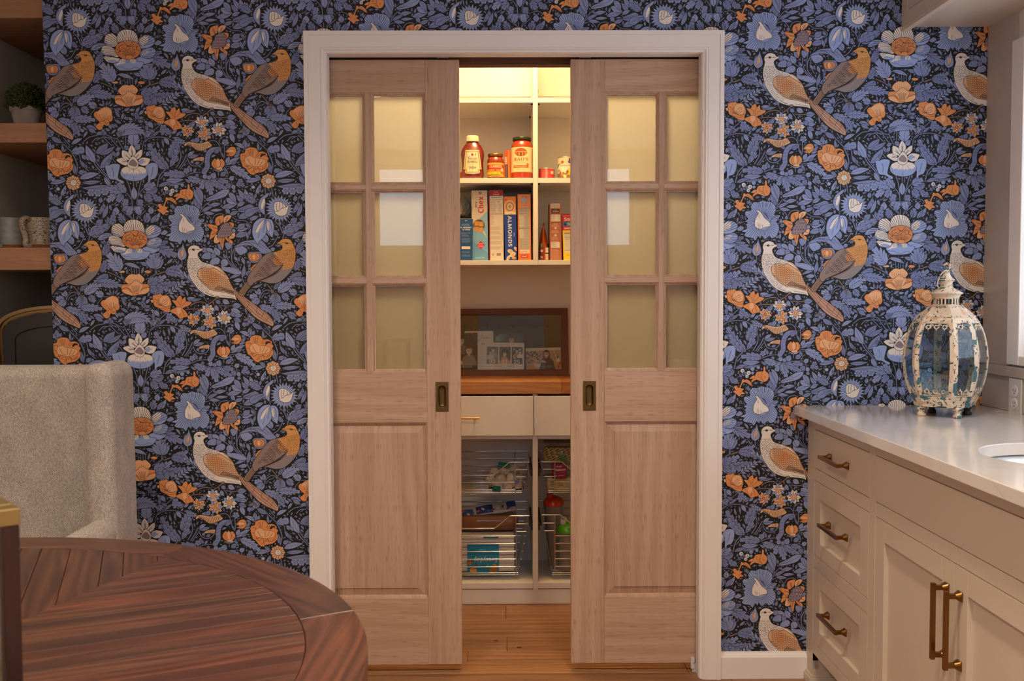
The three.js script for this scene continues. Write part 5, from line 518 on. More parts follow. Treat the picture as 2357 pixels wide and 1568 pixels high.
// carton: folded box with a printed front (facing +z), base centre at pos, leaning by lean
function carton(name, label, cat, w, h, d, pos, lean, side, face, o = {}) {
  const t = thing(name, label, cat, pos, o.turn ?? 0); t.rotation.z = lean;
  part('carton', ext(-w / 2, w / 2, 0, h, -d, -0.0003, 0.0012), card(side), t);
  part('top_flap', ext(-w / 2 + 0.001, w / 2 - 0.001, h, h + 0.0012, -d + 0.002, -0.002, 0.0004), card(o.flap ?? side), t);
  const p = new THREE.PlaneGeometry(w - 0.0006, h - 0.0006); part('front_print', p, face, t, [0, h / 2, 0.0001]);
  if (o.sidePrint) { const s = new THREE.PlaneGeometry(d - 0.002, h - 0.001); s.rotateY(-Math.PI / 2); part('side_print', s, o.sidePrint, t, [-w / 2 - 0.0002, h / 2, -d / 2]); }
  return t;
}
const Y2 = 1.7602, Y3 = 1.4266;
carton('baking_mix_box', 'short dark blue muffin mix box at the left end of the cereal shelf', 'food box', 0.062, 0.172, 0.1, [-0.1645, Y3, -0.845], -0.015, '#1f4a86', printed(180, 500, (g, w, h) => {
  fillR(g, '#20508f', 0, 0, w, h); txt(g, 'MIX', 100, 22, 16, '#c9d5ea'); lines(g, 45, 62, 110, 2, 14, '#9fb6da', 4); txt(g, 'BLUEBERRY', 100, 104, 24, '#e9eff8'); txt(g, 'MUFFIN', 104, 130, 24, '#e9eff8'); lines(g, 40, 168, 125, 1, 10, '#a9bcdc', 4);
  for (const y of [190, 232, 262, 388, 430]) lines(g, 48, y, 112, 3, 9, '#7f9cc8', 3); fillR(g, '#e3ddd3', 50, 330, 105, 32); g.strokeStyle = '#0b1a30'; g.lineWidth = 5; g.beginPath(); g.moveTo(32, 78); g.lineTo(172, 236); g.stroke();
}), { flap: '#b9b2a6' });
carton('cereal_box', 'tall light blue and white rice cereal box with red lettering', 'cereal box', 0.0655, 0.289, 0.19, [-0.1005, Y3, -0.86], 0.013, '#7fb4dc', printed(256, 1130, (g, w, h) => {
  fillR(g, '#d9d3cd', 0, 0, w, h); poly(g, '#8fc1e4', [[w, 330], [w, 720], [0, 720], [0, 620], [90, 480]]); poly(g, '#7db6df', [[0, 640], [w, 560], [w, h], [0, h]]); poly(g, '#6aa5d4', [[0, 800], [w, 1010], [w, h], [0, h]]);
  g.strokeStyle = '#8a8f96'; g.lineWidth = 3; g.beginPath(); g.moveTo(170, 52); g.lineTo(w, 96); g.stroke(); oval(g, '#2b2b30', 142, 38, 22, 22); oval(g, '#d9d3cd', 142, 38, 12, 12);
  txt(g, 'Chex', 150, 230, 124, '#c8202e', { rot: -Math.PI / 2, sx: 0.92, sy: 1.02 }); txt(g, 'Rice', 72, 222, 46, '#3a3a40', { rot: -Math.PI / 2 });
  oval(g, '#5c4a3c', 112, 560, 96, 94, -0.3); poly(g, '#d8cfc8', [[150, 630], [204, 660], [246, 780], [196, 700]]);
  for (const [x, y] of [[36, 490], [112, 500], [32, 580], [106, 592]]) { fillR(g, '#c78f4f', x, y, 74, 78); fillR(g, '#dba968', x + 6, y + 6, 58, 60); g.strokeStyle = '#b67d40'; g.lineWidth = 3; for (let k = 1; k < 4; k++) { g.beginPath(); g.moveTo(x + k * 18, y + 6); g.lineTo(x + k * 18, y + 66); g.moveTo(x + 6, y + k * 16); g.lineTo(x + 64, y + k * 16); g.stroke(); } }
  poly(g, '#cf2430', [[136, 808], [206, 878], [136, 948], [66, 878]]); txt(g, 'WITHOUT', 136, 856, 18, '#f3dede'); txt(g, 'ARTIFICIAL', 136, 880, 18, '#f3dede'); txt(g, 'FLAVORS', 136, 904, 18, '#f3dede'); txt(g, 'GLUTEN FREE', 124, 1082, 25, '#cfe0ee');
}), {});
carton('cereal_box', 'tall white cereal box showing nutrition facts under a red top band', 'cereal box', 0.0597, 0.2905, 0.19, [-0.0335, Y3, -0.86], 0.006, '#a51e2c', printed(256, 1130, (g, w, h) => {
  fillR(g, '#d9d2c8', 0, 0, w, h); fillR(g, '#a8203c', 0, 0, w, 92); txt(g, 'Corn', 128, 30, 34, '#e3b86a'); txt(g, 'Cereal', 128, 66, 34, '#efd9b0'); fillR(g, '#9a1c2c', 0, 0, 16, h); fillR(g, '#b8dcef', 18, 98, w - 20, 30); txt(g, 'Nutrition Facts', 136, 114, 26, '#55585e'); fillR(g, '#6a6a6c', 22, 150, w - 34, 5);
  txt(g, 'Calories', 70, 190, 22, '#55585e'); txt(g, '150', 168, 186, 26, '#55585e'); lines(g, 24, 215, 120, 8, 19, '#8b8884', 5); lines(g, 168, 215, 60, 8, 19, '#8b8884', 5); fillR(g, '#5b5b5d', 22, 378, w - 34, 8); lines(g, 24, 400, 70, 9, 18, '#9b968f', 5); fillR(g, '#c9c2b8', 176, 390, 3, 160); fillR(g, '#b7b0a6', 14, 574, w - 16, 3);
  for (const y of [590, 660, 740, 820, 905]) lines(g, 24, y, 216, 4, 13, '#a59f96', 5); fillR(g, '#8d8a88', 130, 1010, 76, 44); txt(g, 'G', 62, 1032, 52, '#54545a', { style: 'italic bold', font: 'serif' });
}), {});
carton('cereal_box', 'almond cereal box, blue with large white letters and an orange top', 'cereal box', 0.0497, 0.2635, 0.17, [0.0265, Y3, -0.858], 0.0175, '#1c3f90', printed(230, 1180, (g, w, h) => {
  fillR(g, '#1d44a0', 0, 0, w, h); fillR(g, '#d98a3c', 0, 0, w, 330); fillR(g, '#e8b45a', 0, 240, w, 90); oval(g, '#e6c98c', 108, 190, 104, 128); oval(g, '#b98c8a', 110, 180, 86, 92); oval(g, '#e8d8a4', 112, 182, 54, 60); oval(g, '#c8a06a', 112, 182, 34, 40); oval(g, '#a98c96', 112, 182, 14, 18); for (let i = 0; i < 16; i++) { const a = i / 16 * 6.283; oval(g, '#8e6670', 110 + 72 * Math.cos(a), 180 + 76 * Math.sin(a), 7, 4, a); } fillR(g, '#cf3f58', 8, 40, 46, 30); for (let i = 0; i < 9; i++) oval(g, '#f2ead6', 26 + i * 22, 296 + 12 * Math.sin(i), 12, 20);
  txt(g, 'ALMONDS', 104, 640, 128, '#dfe6f2', { rot: Math.PI / 2, sx: 0.92, sy: 0.8 }); txt(g, 'WITH', 184, 700, 28, '#c9d4e8', { rot: Math.PI / 2 });
  for (const [x, y, a, b, r] of [[210, 965, 26, 44, -0.7], [106, 1010, 58, 38, 0.4], [150, 1070, 64, 40, -0.5], [62, 1130, 28, 52, 0.6]]) { oval(g, '#e8cf9e', x, y, a, b, r); oval(g, '#cfae78', x + 5, y + 5, a * 0.6, b * 0.6, r); } oval(g, '#c98a48', 172, 1136, 44, 26); oval(g, '#dba763', 168, 1130, 26, 14);
}), { flap: '#d98a3c' });
carton('cereal_box', 'orange cereal box with grey nutrition panel beside the shelf divider', 'cereal box', 0.0545, 0.2735, 0.18, [0.083, Y3, -0.862], 0.009, '#d9701c', printed(240, 1200, (g, w, h) => {
  fillR(g, '#e2781f', 0, 0, w, h); fillR(g, '#e29a70', 14, 4, w - 22, 240); txt(g, 'Cereal', 118, 36, 34, '#b04a5a', { style: 'italic bold', font: 'serif' }); fillR(g, '#6f8fc4', 70, 66, 96, 90); oval(g, '#9db4d8', 118, 110, 52, 48); txt(g, 'Family', 118, 204, 22, '#c46a44'); fillR(g, '#b8b3ab', 22, 240, w - 44, 830); fillR(g, '#8f8d8b', 22, 246, w - 44, 12); lines(g, 28, 272, 180, 3, 18, '#8b8987', 6); txt(g, 'Calories', 78, 352, 24, '#5f5f60'); txt(g, '110', 150, 350, 26, '#5f5f60'); lines(g, 28, 384, 90, 12, 18, '#dad6cf', 7); lines(g, 136, 384, 66, 12, 18, '#8f8d8a', 5); fillR(g, '#5c5c5d', 24, 608, w - 48, 9); lines(g, 28, 640, 80, 9, 17, '#dcd8d2', 7); lines(g, 130, 640, 70, 9, 17, '#95928f', 5); lines(g, 26, 810, 186, 11, 20, '#918e8a', 6);
  fillR(g, '#ead9cb', 36, 1005, w - 64, 66); lines(g, 70, 1018, 120, 3, 16, '#b98070', 6); oval(g, '#c64a4a', 60, 1046, 10, 10); fillR(g, '#a83b4a', 52, 1094, 120, 60); txt(g, 'Real!', 112, 1124, 38, '#f0d6d0', { style: 'italic bold' });
}), { flap: '#e29a70' });
carton('hot_cereal_box', 'narrow brown box with barcode and white panels, right of the shelf divider', 'food box', 0.0495, 0.2375, 0.13, [0.2115, Y3, -0.866], 0.002, '#7d4a38', printed(256, 1180, (g, w, h) => {
  fillR(g, '#a5664c', 0, 0, w, h); fillR(g, '#d5d2cd', 20, 6, 200, 100); for (let i = 0; i < 34; i++) fillR(g, i % 3 ? '#8f9498' : '#e8e6e2', 24 + i * 5.8, 6, 3 + (i * 7) % 4, 100); fillR(g, '#4a3a2c', 34, 118, 186, 78); txt(g, 'Cocoa', 128, 140, 22, '#c9b489', { font: 'serif' }); txt(g, 'Grains', 128, 168, 38, '#e0cfa6', { style: 'italic bold', font: 'serif' }); fillR(g, '#5a3e30', 26, 206, 202, 16); fillR(g, '#d3cdc6', 28, 236, 200, 140); lines(g, 34, 248, 110, 6, 20, '#8d8780', 6); lines(g, 176, 248, 40, 6, 20, '#a09a94', 6); fillR(g, '#6e4636', 28, 388, 200, 10);
  txt(g, 'HOW TO', 128, 428, 24, '#dfc0ac'); lines(g, 34, 446, 180, 3, 16, '#cfa48e', 6); oval(g, '#c9d6dc', 128, 512, 26, 22); fillR(g, '#7fa3b4', 106, 504, 44, 10); lines(g, 40, 560, 170, 4, 16, '#cfa48e', 6); oval(g, '#c9d6dc', 126, 660, 26, 24); fillR(g, '#7fa3b4', 104, 650, 44, 10); lines(g, 40, 700, 160, 4, 16, '#cfa48e', 6); txt(g, 'INGREDIENTS', 128, 786, 20, '#e6b79a'); fillR(g, '#d3cdc6', 30, 800, 190, 120); lines(g, 36, 812, 110, 5, 20, '#8d8780', 6); lines(g, 34, 950, 190, 11, 19, '#cfa48e', 6);
}), {});
carton('rice_box', 'red and yellow rice box partly hidden by the right door', 'food box', 0.078, 0.192, 0.09, [0.283, Y3, -0.87], 0.03, '#b3242f', printed(400, 990, (g, w, h) => {
  fillR(g, '#e2c81e', 0, 0, w, h); fillR(g, '#b3242f', 0, 0, w, 340); fillR(g, '#cf5a62', 14, 18, w, 28); txt(g, 'Success', 40, 100, 104, '#f0dede', { align: 'left', font: 'serif' }); fillR(g, '#3f6ea8', 10, 160, w, 92); oval(g, '#24406e', 62, 208, 36, 36); fillR(g, '#6aa9c8', 110, 180, 220, 54); txt(g, 'WHITE RICE', 40, 300, 52, '#f2dcdc', { align: 'left' }); fillR(g, '#d6d1c2', 30, 380, 340, 440); fillR(g, '#7f7d78', 34, 388, 330, 26); lines(g, 40, 430, 300, 3, 22, '#8f8b84', 8); fillR(g, '#55534f', 34, 496, 330, 12); txt(g, 'Calories 150', 150, 530, 34, '#6a6864'); lines(g, 44, 560, 140, 9, 22, '#a5a098', 7); lines(g, 240, 560, 110, 9, 22, '#a5a098', 7); fillR(g, '#5f5d59', 34, 762, 330, 10); lines(g, 60, 860, 200, 2, 18, '#a98f20', 7); fillR(g, '#c4b4d0', 150, 890, 140, 44);
}), {});
carton('pasta_dinner_box', 'orange box standing behind the two jars of red sauce', 'food box', 0.062, 0.126, 0.03, [0.0318, Y2, -0.905], 0.012, '#c4591c', printed(300, 610, (g, w, h) => {
  fillR(g, '#d8641e', 0, 0, w, h); fillR(g, '#b34c14', 0, 0, 74, h); fillR(g, '#e9863a', 74, 0, 26, h); txt(g, 'YAKI', 36, 200, 70, '#e8dccb', { rot: -Math.PI / 2 }); fillR(g, '#2d2624', 20, 280, 50, 300); lines(g, 30, 300, 30, 13, 20, '#a89a90', 7); fillR(g, '#4d6a3c', 190, 140, 110, 90); oval(g, '#c23a2c', 220, 330, 60, 70); oval(g, '#d7d0cb', 240, 470, 100, 120); oval(g, '#8d9094', 240, 470, 80, 96);
}), {});
carton('taco_box', 'sliver of an orange box between the ketchup and the left door', 'food box', 0.03, 0.034, 0.06, [-0.19, Y2, -0.9], 0, '#c4621f', card('#c4621f'), {});

// ---------------------------------------------------------------- jars, cans, bottles on the upper shelf
// curved label: rows = [y, halfwidthLeft, halfwidthRight], zf(x, y) gives the surface
function patch(x0, x1, rows, zf, nx = 14) {
  const pos = [], uv = [], idx = [], y0 = rows[0][0], y1 = rows[rows.length - 1][0];
  rows.forEach(([y, a, b]) => { for (let i = 0; i <= nx; i++) { const x = a + (b - a) * i / nx; pos.push(x, y, zf(x, y)); uv.push((x - x0) / (x1 - x0), (y - y0) / (y1 - y0)); } });
  for (let j = 0; j < rows.length - 1; j++) for (let i = 0; i < nx; i++) { const a = j * (nx + 1) + i; idx.push(a, a + 1, a + nx + 2, a, a + nx + 2, a + nx + 1); }
  const g = new THREE.BufferGeometry(); g.setAttribute('position', new THREE.Float32BufferAttribute(pos, 3)); g.setAttribute('uv', new THREE.Float32BufferAttribute(uv, 2)); g.setIndex(idx); g.computeVertexNormals(); return g;
}
const bandLabel = (r, y0, y1, span) => { const g = new THREE.CylinderGeometry(r, r, y1 - y0, 40, 1, true, -span / 2, span); g.translate(0, (y0 + y1) / 2, 0); return g; };
const sauce = (h) => phys({ color: C(h), roughness: 0.22, clearcoat: 1, clearcoatRoughness: 0.03 });
{
  const t = thing('ketchup_bottle', 'squeeze bottle of dark red ketchup standing on its head, label upside down', 'bottle', [-0.1312, Y2, -0.862]);
  const prof = [[0, 0], [0.036, 0], [0.0425, 0.004], [0.0455, 0.012], [0.0463, 0.022], [0.0455, 0.034], [0.0445, 0.05], [0.0445, 0.066], [0.0455, 0.08], [0.048, 0.1], [0.0472, 0.113], [0.0425, 0.126], [0.0355, 0.138], [0.0285, 0.147], [0.0245, 0.1515], [0.0238, 0.154], [0, 0.154]];
  const g = lathe(prof, 56); g.scale(1, 1, 0.62); part('bottle', g, sauce('#6e1512'), t);
  const c = lathe([[0, 0.1545], [0.0262, 0.1545], [0.0266, 0.157], [0.0262, 0.165], [0.0252, 0.174], [0.0238, 0.1785], [0.0215, 0.18], [0, 0.18]], 40); c.scale(1, 1, 0.78); part('cap', c, card('#e2d3bd', 0.4), t);
  const rad = (y) => { for (let i = 1; i < prof.length; i++) if (prof[i][1] >= y) { const [a, b] = [prof[i - 1], prof[i]]; return a[0] + (b[0] - a[0]) * (y - a[1]) / Math.max(1e-5, b[1] - a[1]); } return 0.03; };
  const zf = (x, y) => 0.62 * Math.sqrt(Math.max(0.00001, rad(y) ** 2 - x * x)) + 0.0006;
  const rows = [[0.0215, -0.012, 0.012], [0.0235, -0.026, 0.026], [0.028, -0.031, 0.031], [0.034, -0.0295, 0.0295], [0.0405, -0.028, 0.028], [0.0408, -0.0375, 0.0375], [0.05, -0.036, 0.036], [0.07, -0.034, 0.034], [0.09, -0.0315, 0.0315], [0.105, -0.0295, 0.0295], [0.118, -0.028, 0.028]];
  part('label', patch(-0.04, 0.04, rows, zf), printed(400, 480, (gg, w, h) => {
    fillR(gg, '#d9cda8', 0, 0, w, h); const L = (y, k) => { for (let i = 1; i < rows.length; i++) if (rows[i][0] >= y) { const a = rows[i - 1], b = rows[i]; return (a[2] + (b[2] - a[2]) * (y - a[0]) / (b[0] - a[0])) - k; } return 0.027 - k; };
    const outline = (k, m) => { const l = [], r = []; for (let i = 0; i <= 30; i++) { const y = 0.0215 + m + (0.0965 - 2 * m) * i / 30, x = L(y, k), py = h * (1 - (y - 0.0215) / 0.0965); l.push([w / 2 - x * w / 0.08, py]); r.unshift([w / 2 + x * w / 0.08, py]); } return l.concat(r); };
    poly(gg, '#8a8f63', outline(0.0035, 0.004)); poly(gg, '#d9cfb2', outline(0.0068, 0.008));
    oval(gg, '#e4dcc6', 200, 100, 82, 66); oval(gg, '#b8383c', 200, 94, 26, 28); lines(gg, 134, 30, 130, 2, 13, '#9a9b86', 8); oval(gg, '#5e7a45', 268, 90, 9, 30, 0.2); oval(gg, '#5e7a45', 124, 142, 26, 9, -0.6);
    txt(gg, 'KETCHUP', 200, 176, 46, '#4b4230', { rot: Math.PI, sx: 0.86 }); txt(gg, 'TOMATO', 200, 236, 62, '#3c3526', { rot: Math.PI, sx: 0.82 }); txt(gg, 'HEINZ', 200, 356, 60, '#3c3526', { rot: Math.PI, sx: 0.84 });
  }), t);
}
function jar(name, label, pos, prof, lidProf, lidMat, sauceMat, lab, draw, size) {
  const t = thing(name, label, 'jar', pos);
  part('jar', lathe(prof, 48), sauceMat, t); part('lid', lathe(lidProf, 40), lidMat, t);
  part('label', bandLabel(lab[0], lab[1], lab[2], lab[3]), printed(size[0], size[1], draw), t); return t;
}
jar('sauce_jar', 'short jar of red sauce with gold lid and yellow and orange label', [-0.0372, Y2, -0.872],
  [[0, 0], [0.03, 0], [0.0345, 0.003], [0.0358, 0.01], [0.0358, 0.07], [0.0355, 0.078], [0.033, 0.085], [0.0298, 0.089], [0.0293, 0.094], [0, 0.094]], [[0, 0.1065], [0.029, 0.1065], [0.0308, 0.1055], [0.0315, 0.103], [0.0315, 0.0955], [0.03, 0.0945], [0, 0.0945]], M.brass, sauce('#8c2a12'), [0.0361, 0.0105, 0.067, 2.6],
  (g, w, h) => { fillR(g, '#e2b048', 0, 0, w, h); fillR(g, '#b3361f', 14, 46, w - 28, 190); fillR(g, '#d9852c', 14, 150, w - 28, 90); txt(g, 'CLASSICO', 262, 88, 68, '#e9e2cf', { sx: 0.95 }); fillR(g, '#c43c4a', 180, 128, 170, 30); oval(g, '#6a5b2c', 250, 178, 20, 22); fillR(g, '#e8bd2c', 14, 216, w - 28, 56); txt(g, 'TOMATO & BASIL', 240, 244, 26, '#a8661c'); fillR(g, '#5d6b34', 40, 276, 330, 22); lines(g, 60, 280, 300, 1, 10, '#3f3a20', 9); oval(g, '#d9cbbd', 424, 170, 40, 54); oval(g, '#b86a2a', 430, 232, 60, 40); }, [500, 320]);
jar('sauce_jar', 'tall jar of red sauce with dark green lid and cream label', [0.0729, Y2, -0.873],
  [[0, 0], [0.04, 0], [0.0438, 0.004], [0.0447, 0.012], [0.0447, 0.132], [0.0442, 0.14], [0.041, 0.148], [0.0365, 0.1525], [0.0362, 0.158], [0, 0.158]], [[0, 0.1735], [0.036, 0.1735], [0.0382, 0.1722], [0.039, 0.169], [0.039, 0.1615], [0.0375, 0.159], [0, 0.159]], std({ color: C('#2f3a1e'), roughness: 0.25, metalness: 0.3 }), sauce('#a8330f'), [0.045, 0.028, 0.13, 3.7],
  (g, w, h) => {
    fillR(g, '#e6d2a4', 0, 0, w, h); const x = 335; oval(g, '#5b3a2a', x, 108, 116, 84); g.save(); g.beginPath(); g.ellipse(x, 108, 110, 78, 0, 0, 7); g.clip(); fillR(g, '#b84a34', x - 112, 20, 230, 66); fillR(g, '#d2a86a', x - 112, 86, 230, 18); fillR(g, '#7a4a2e', x - 112, 104, 230, 90); for (let i = 0; i < 7; i++) fillR(g, ['#d98a2c', '#b8402a', '#e0a040', '#8a3a22'][i % 4], x - 96 + i * 29, 110, 20, 70); poly(g, '#5a3326', [[x - 110, 90], [x, 74], [x + 110, 90], [x, 84]]); g.restore();
    txt(g, 'RAO’S', x + 4, 252, 92, '#a5321f', { font: 'serif', sx: 0.95 }); txt(g, 'HOMEMADE', x, 308, 32, '#9a8a5e', { font: 'serif' }); lines(g, x - 74, 334, 150, 1, 8, '#b3a273', 5); fillR(g, '#b0521c', x - 146, 372, 292, 52); txt(g, 'ROASTED GARLIC', x - 4, 398, 29, '#ecd9ae'); oval(g, '#b8672a', x + 128, 352, 26, 22); txt(g, 'NET WT 24 OZ', x - 10, 458, 22, '#8f8258'); for (let i = 0; i < 15; i++) fillR(g, '#a89468', 560, 40 + i * 28, 90 + 20 * (i % 3), 9);
  }, [720, 510]);
function tin(label, pos, r, h, draw, size, label2) {
  const t = thing('food_can', label, 'can', pos), m = std({ color: C('#c9c2b4'), metalness: 1, roughness: 0.28 });
  part('can', lathe([[0, 0.001], [r - 0.002, 0.001], [r - 0.0006, 0], [r, 0.0015], [r - 0.001, 0.004], [r - 0.001, h - 0.004], [r, h - 0.0015], [r - 0.0008, h], [r - 0.0022, h - 0.0004], [r - 0.003, h - 0.003], [0, h - 0.003]], 48), m, t);
  part('label', bandLabel(r - 0.0004, 0.0045, h - 0.0045, 6.28), printed(size[0], size[1], draw), t); return t;
}
tin('short red can next to the shelf divider on the jar shelf', [0.1752, Y2, -0.875], 0.033, 0.0465, (g, w, h) => { fillR(g, '#b92a3a', 0, 0, w, h); for (let i = 0; i < 9; i++) lines(g, 330, 16 + i * 18, 160 + 60 * (i % 2), 1, 9, '#dd8a84', 6); fillR(g, '#d8868a', 420, 0, 40, h); fillR(g, '#d9b8a0', 520, 40, 70, 60); fillR(g, '#6a6a92', 600, 10, 70, 90); }, [900, 180]);
tin('tall can with a picture label at the right end of the jar shelf', [0.2577, Y2, -0.878], 0.0367, 0.0928, (g, w, h) => {
  fillR(g, '#d3c6ae', 0, 0, w, h); fillR(g, '#7f6a48', 0, h - 90, w, 90); fillR(g, '#5f8a34', 250, 110, 190, 70); oval(g, '#e2d6c6', 430, 190, 120, 80); txt(g, 'CHICKEN NOODLE', 510, 150, 36, '#a9483c'); oval(g, '#c65a54', 410, 84, 34, 28); oval(g, '#2f4a8c', 560, 80, 44, 30); fillR(g, '#46503a', 530, 12, 90, 44); fillR(g, '#e0b832', 500, 210, 200, 110); for (let i = 0; i < 9; i++) oval(g, ['#b3824a', '#e2cda2', '#8a5a34'][i % 3], 330 + (i * 47) % 200, 240 + (i * 31) % 110, 34, 24, i); oval(g, '#4a3a24', 590, 250, 12, 8);
}, [1000, 380]);
{
  const t = thing('snack_bag', 'upright orange snack bag with a crimped top on the cereal shelf', 'bag', [0.166, Y3, -0.93]);
  const rows = [[0, 0.016, 0.07], [0.004, 0.0185, 0.074], [0.03, 0.0205, 0.074], [0.06, 0.0185, 0.072], [0.09, 0.015, 0.068], [0.115, 0.011, 0.06], [0.135, 0.0065, 0.056], [0.146, 0.0025, 0.054], [0.152, 0.0045, 0.05], [0.16, 0.0015, 0.046]], N = 26, pos = [], idx = [];
  rows.forEach(([y, a, b], j) => { for (let i = 0; i < N; i++) { const q = i / N * 6.2832, k = 1 + 0.1 * Math.sin(q * 5 + j * 1.3) * (j > 3 ? 1 : 0.4); pos.push(a * Math.cos(q) * k + (j > 6 ? 0.004 : 0) - 0.0008 * j, y, b * Math.sin(q) * k); } });
  for (let j = 0; j < rows.length - 1; j++) for (let i = 0; i < N; i++) { const a = j * N + i, b = j * N + (i + 1) % N; idx.push(a, a + N, b, b, a + N, b + N); }
  const g = new THREE.BufferGeometry(); g.setAttribute('position', new THREE.Float32BufferAttribute(pos, 3)); g.setIndex(idx); g.computeVertexNormals(); part('bag', g, phys({ color: C('#a8400f'), roughness: 0.3, clearcoat: 0.5 }), t);
  part('label', new THREE.PlaneGeometry(0.012, 0.05), printed(60, 240, (c, w, h) => { fillR(c, '#d8caba', 0, 0, w, 100); fillR(c, '#e0c79a', 0, 124, w, 116); lines(c, 10, 150, 40, 4, 18, '#b0703a', 6); }), t, [0.0088, 0.028, 0.0745], [0, 0.1, 0]);
  part('side_print', patch(-0.02, -0.004, [[0.002, -0.018, -0.008], [0.07, -0.0165, -0.007]], (x) => 0.0765 - (x + 0.02) * 0.05, 4), printed(60, 240, (c, w, h) => { fillR(c, '#7c2a10', 0, 0, w, h); txt(c, 'DE', 28, 200, 40, '#d9d2ca', { rot: 0.1 }); oval(c, '#6a8a4a', 20, 20, 24, 30); fillR(c, '#cfc8c0', 6, 90, 44, 34); }), t);
}
solo('candy_bag', (() => { const g = rbox(0.018, 0.075, 0.05, 0.006, 0, 0.0376, 0, 3); return g; })(), card('#4a3068', 0.4), 'purple bag edge between the orange snack bag and brown box', 'bag', [0.1815, Y3, -0.985]);
{ // crumpled clear bag above the muffin mix
  const g = new THREE.IcosahedronGeometry(0.055, 12), p = g.attributes.position; for (let i = 0; i < p.count; i++) { const v = new THREE.Vector3().fromBufferAttribute(p, i), n = v.clone().normalize(), k = 1 + 0.16 * (noise(n.x * 3 + 5, n.y * 3 + 5 + n.z * 2, 64, 64, 7) - 0.5) + 0.2 * Math.abs(noise(n.x * 6 + 9, n.z * 6 + n.y * 4 + 9, 64, 64, 8) - 0.5); v.multiplyScalar(k); p.setXYZ(i, v.x * 0.95, Math.max(v.y, -0.03), v.z); } g.computeVertexNormals();
  solo('plastic_bag', g, phys({ color: C('#cfc9c2'), roughness: 0.35, transmission: 0.25, thickness: 0 }), 'crumpled pale plastic bag in the shadow behind the muffin mix', 'bag', [-0.196, Y3 + 0.225, -1.0]);
  solo('storage_box', ext(-0.07, 0.07, 0, 0.19, -0.07, 0.07, 0.004), card('#4b4640'), 'dark storage box under the crumpled bag at the back of the cereal shelf', 'box', [-0.21, Y3 + 0.0003, -1.06]);
}
// ---------------------------------------------------------------- memo frame leaning on the worktop, with cards behind its glass
const frameAt = new THREE.Group(); frameAt.position.set(-0.0295, 0.9297, -1.088); frameAt.rotation.set(-0.222, 0, 0.0045, 'YXZ'); frameAt.updateMatrixWorld(true);
{
  const t = thing('picture_frame', 'wide dark walnut shadow box frame leaning behind the pantry counter', 'picture frame'); t.position.copy(frameAt.position); t.rotation.copy(frameAt.rotation);
  const W = 0.31, H = 0.302, w = 0.0268, d = 0.03, wal = std({ color: C('#8d6b58'), map: OAK, roughness: 0.6 });
  const rail = (pts) => { const g = extrude(pts, d - 0.002, 0.001); g.translate(0, 0, -d + 0.001); return g; };
  part('frame_rail', uvBox(rail([[-W, 0], [W, 0], [W - w, w], [-W + w, w]]), 'x'), wal, t); part('frame_rail', uvBox(rail([[-W, H], [-W + w, H - w], [W - w, H - w], [W, H]]), 'x'), wal, t);
  part('frame_rail', uvBox(rail([[-W, 0], [-W + w, w], [-W + w, H - w], [-W, H]]), 'y'), wal, t); part('frame_rail', uvBox(rail([[W, 0], [W, H], [W - w, H - w], [W - w, w]]), 'y'), wal, t);
  const linen = dataTex(256, 256, (u, v, x, y) => { const q = 108 + 26 * (hash(x, y >> 3, 5) - 0.5) + 26 * (hash(x >> 3, y, 6) - 0.5) + ((x + y) % 2) * 8; return [q, q * 0.97, q * 0.9]; }, [0.12, 0.12]);
  part('linen_backing', uvBox(box(2 * W - 2 * w + 0.004, H - 2 * w + 0.004, 0.003, 0, H / 2, -0.0265), 'y'), std({ map: linen, color: C('#a8a8a4'), roughness: 0.95 }), t);
  part('glass', box(2 * W - 2 * w + 0.003, H - 2 * w + 0.003, 0.0018, 0, H / 2, -0.006), M.pane, t);
  part('wire', wire([[-W + w, 0.2285, -0.021], [W - w, 0.2265, -0.021]], 0.0005), M.dark, t);
  for (const [x, a] of [[-0.148, 0.05], [-0.046, 0], [0.005, -0.1], [0.065, 0.1], [0.167, 0.5], [0.218, 0.1], [-0.22, -0.2]]) part('clip', [rbox(0.0042, 0.017, 0.003, 0.001, -0.0016, 0, 0), rbox(0.0042, 0.014, 0.003, 0.001, 0.0024, -0.001, 0.001)], M.dark, t, [x, 0.2265, -0.0195], [0, 0, a]);
}
function photo(name, label, cat, x0, x1, y0, y1, z, rot, draw, px) {
  const t = new THREE.Group(); t.name = numbered(name); t.userData = { label, category: cat }; scene.add(t);
  t.position.copy(frameAt.localToWorld(new THREE.Vector3((x0 + x1) / 2, (y0 + y1) / 2, z))); t.rotation.copy(frameAt.rotation); t.rotateZ(rot);
  part('card_stock', box(x1 - x0, y1 - y0, 0.0006), card('#d8d2cc'), t); part('print', new THREE.PlaneGeometry(x1 - x0, y1 - y0), printed(px[0], px[1], draw, { r: 0.3 }), t, [0, 0, 0.0005]);
}
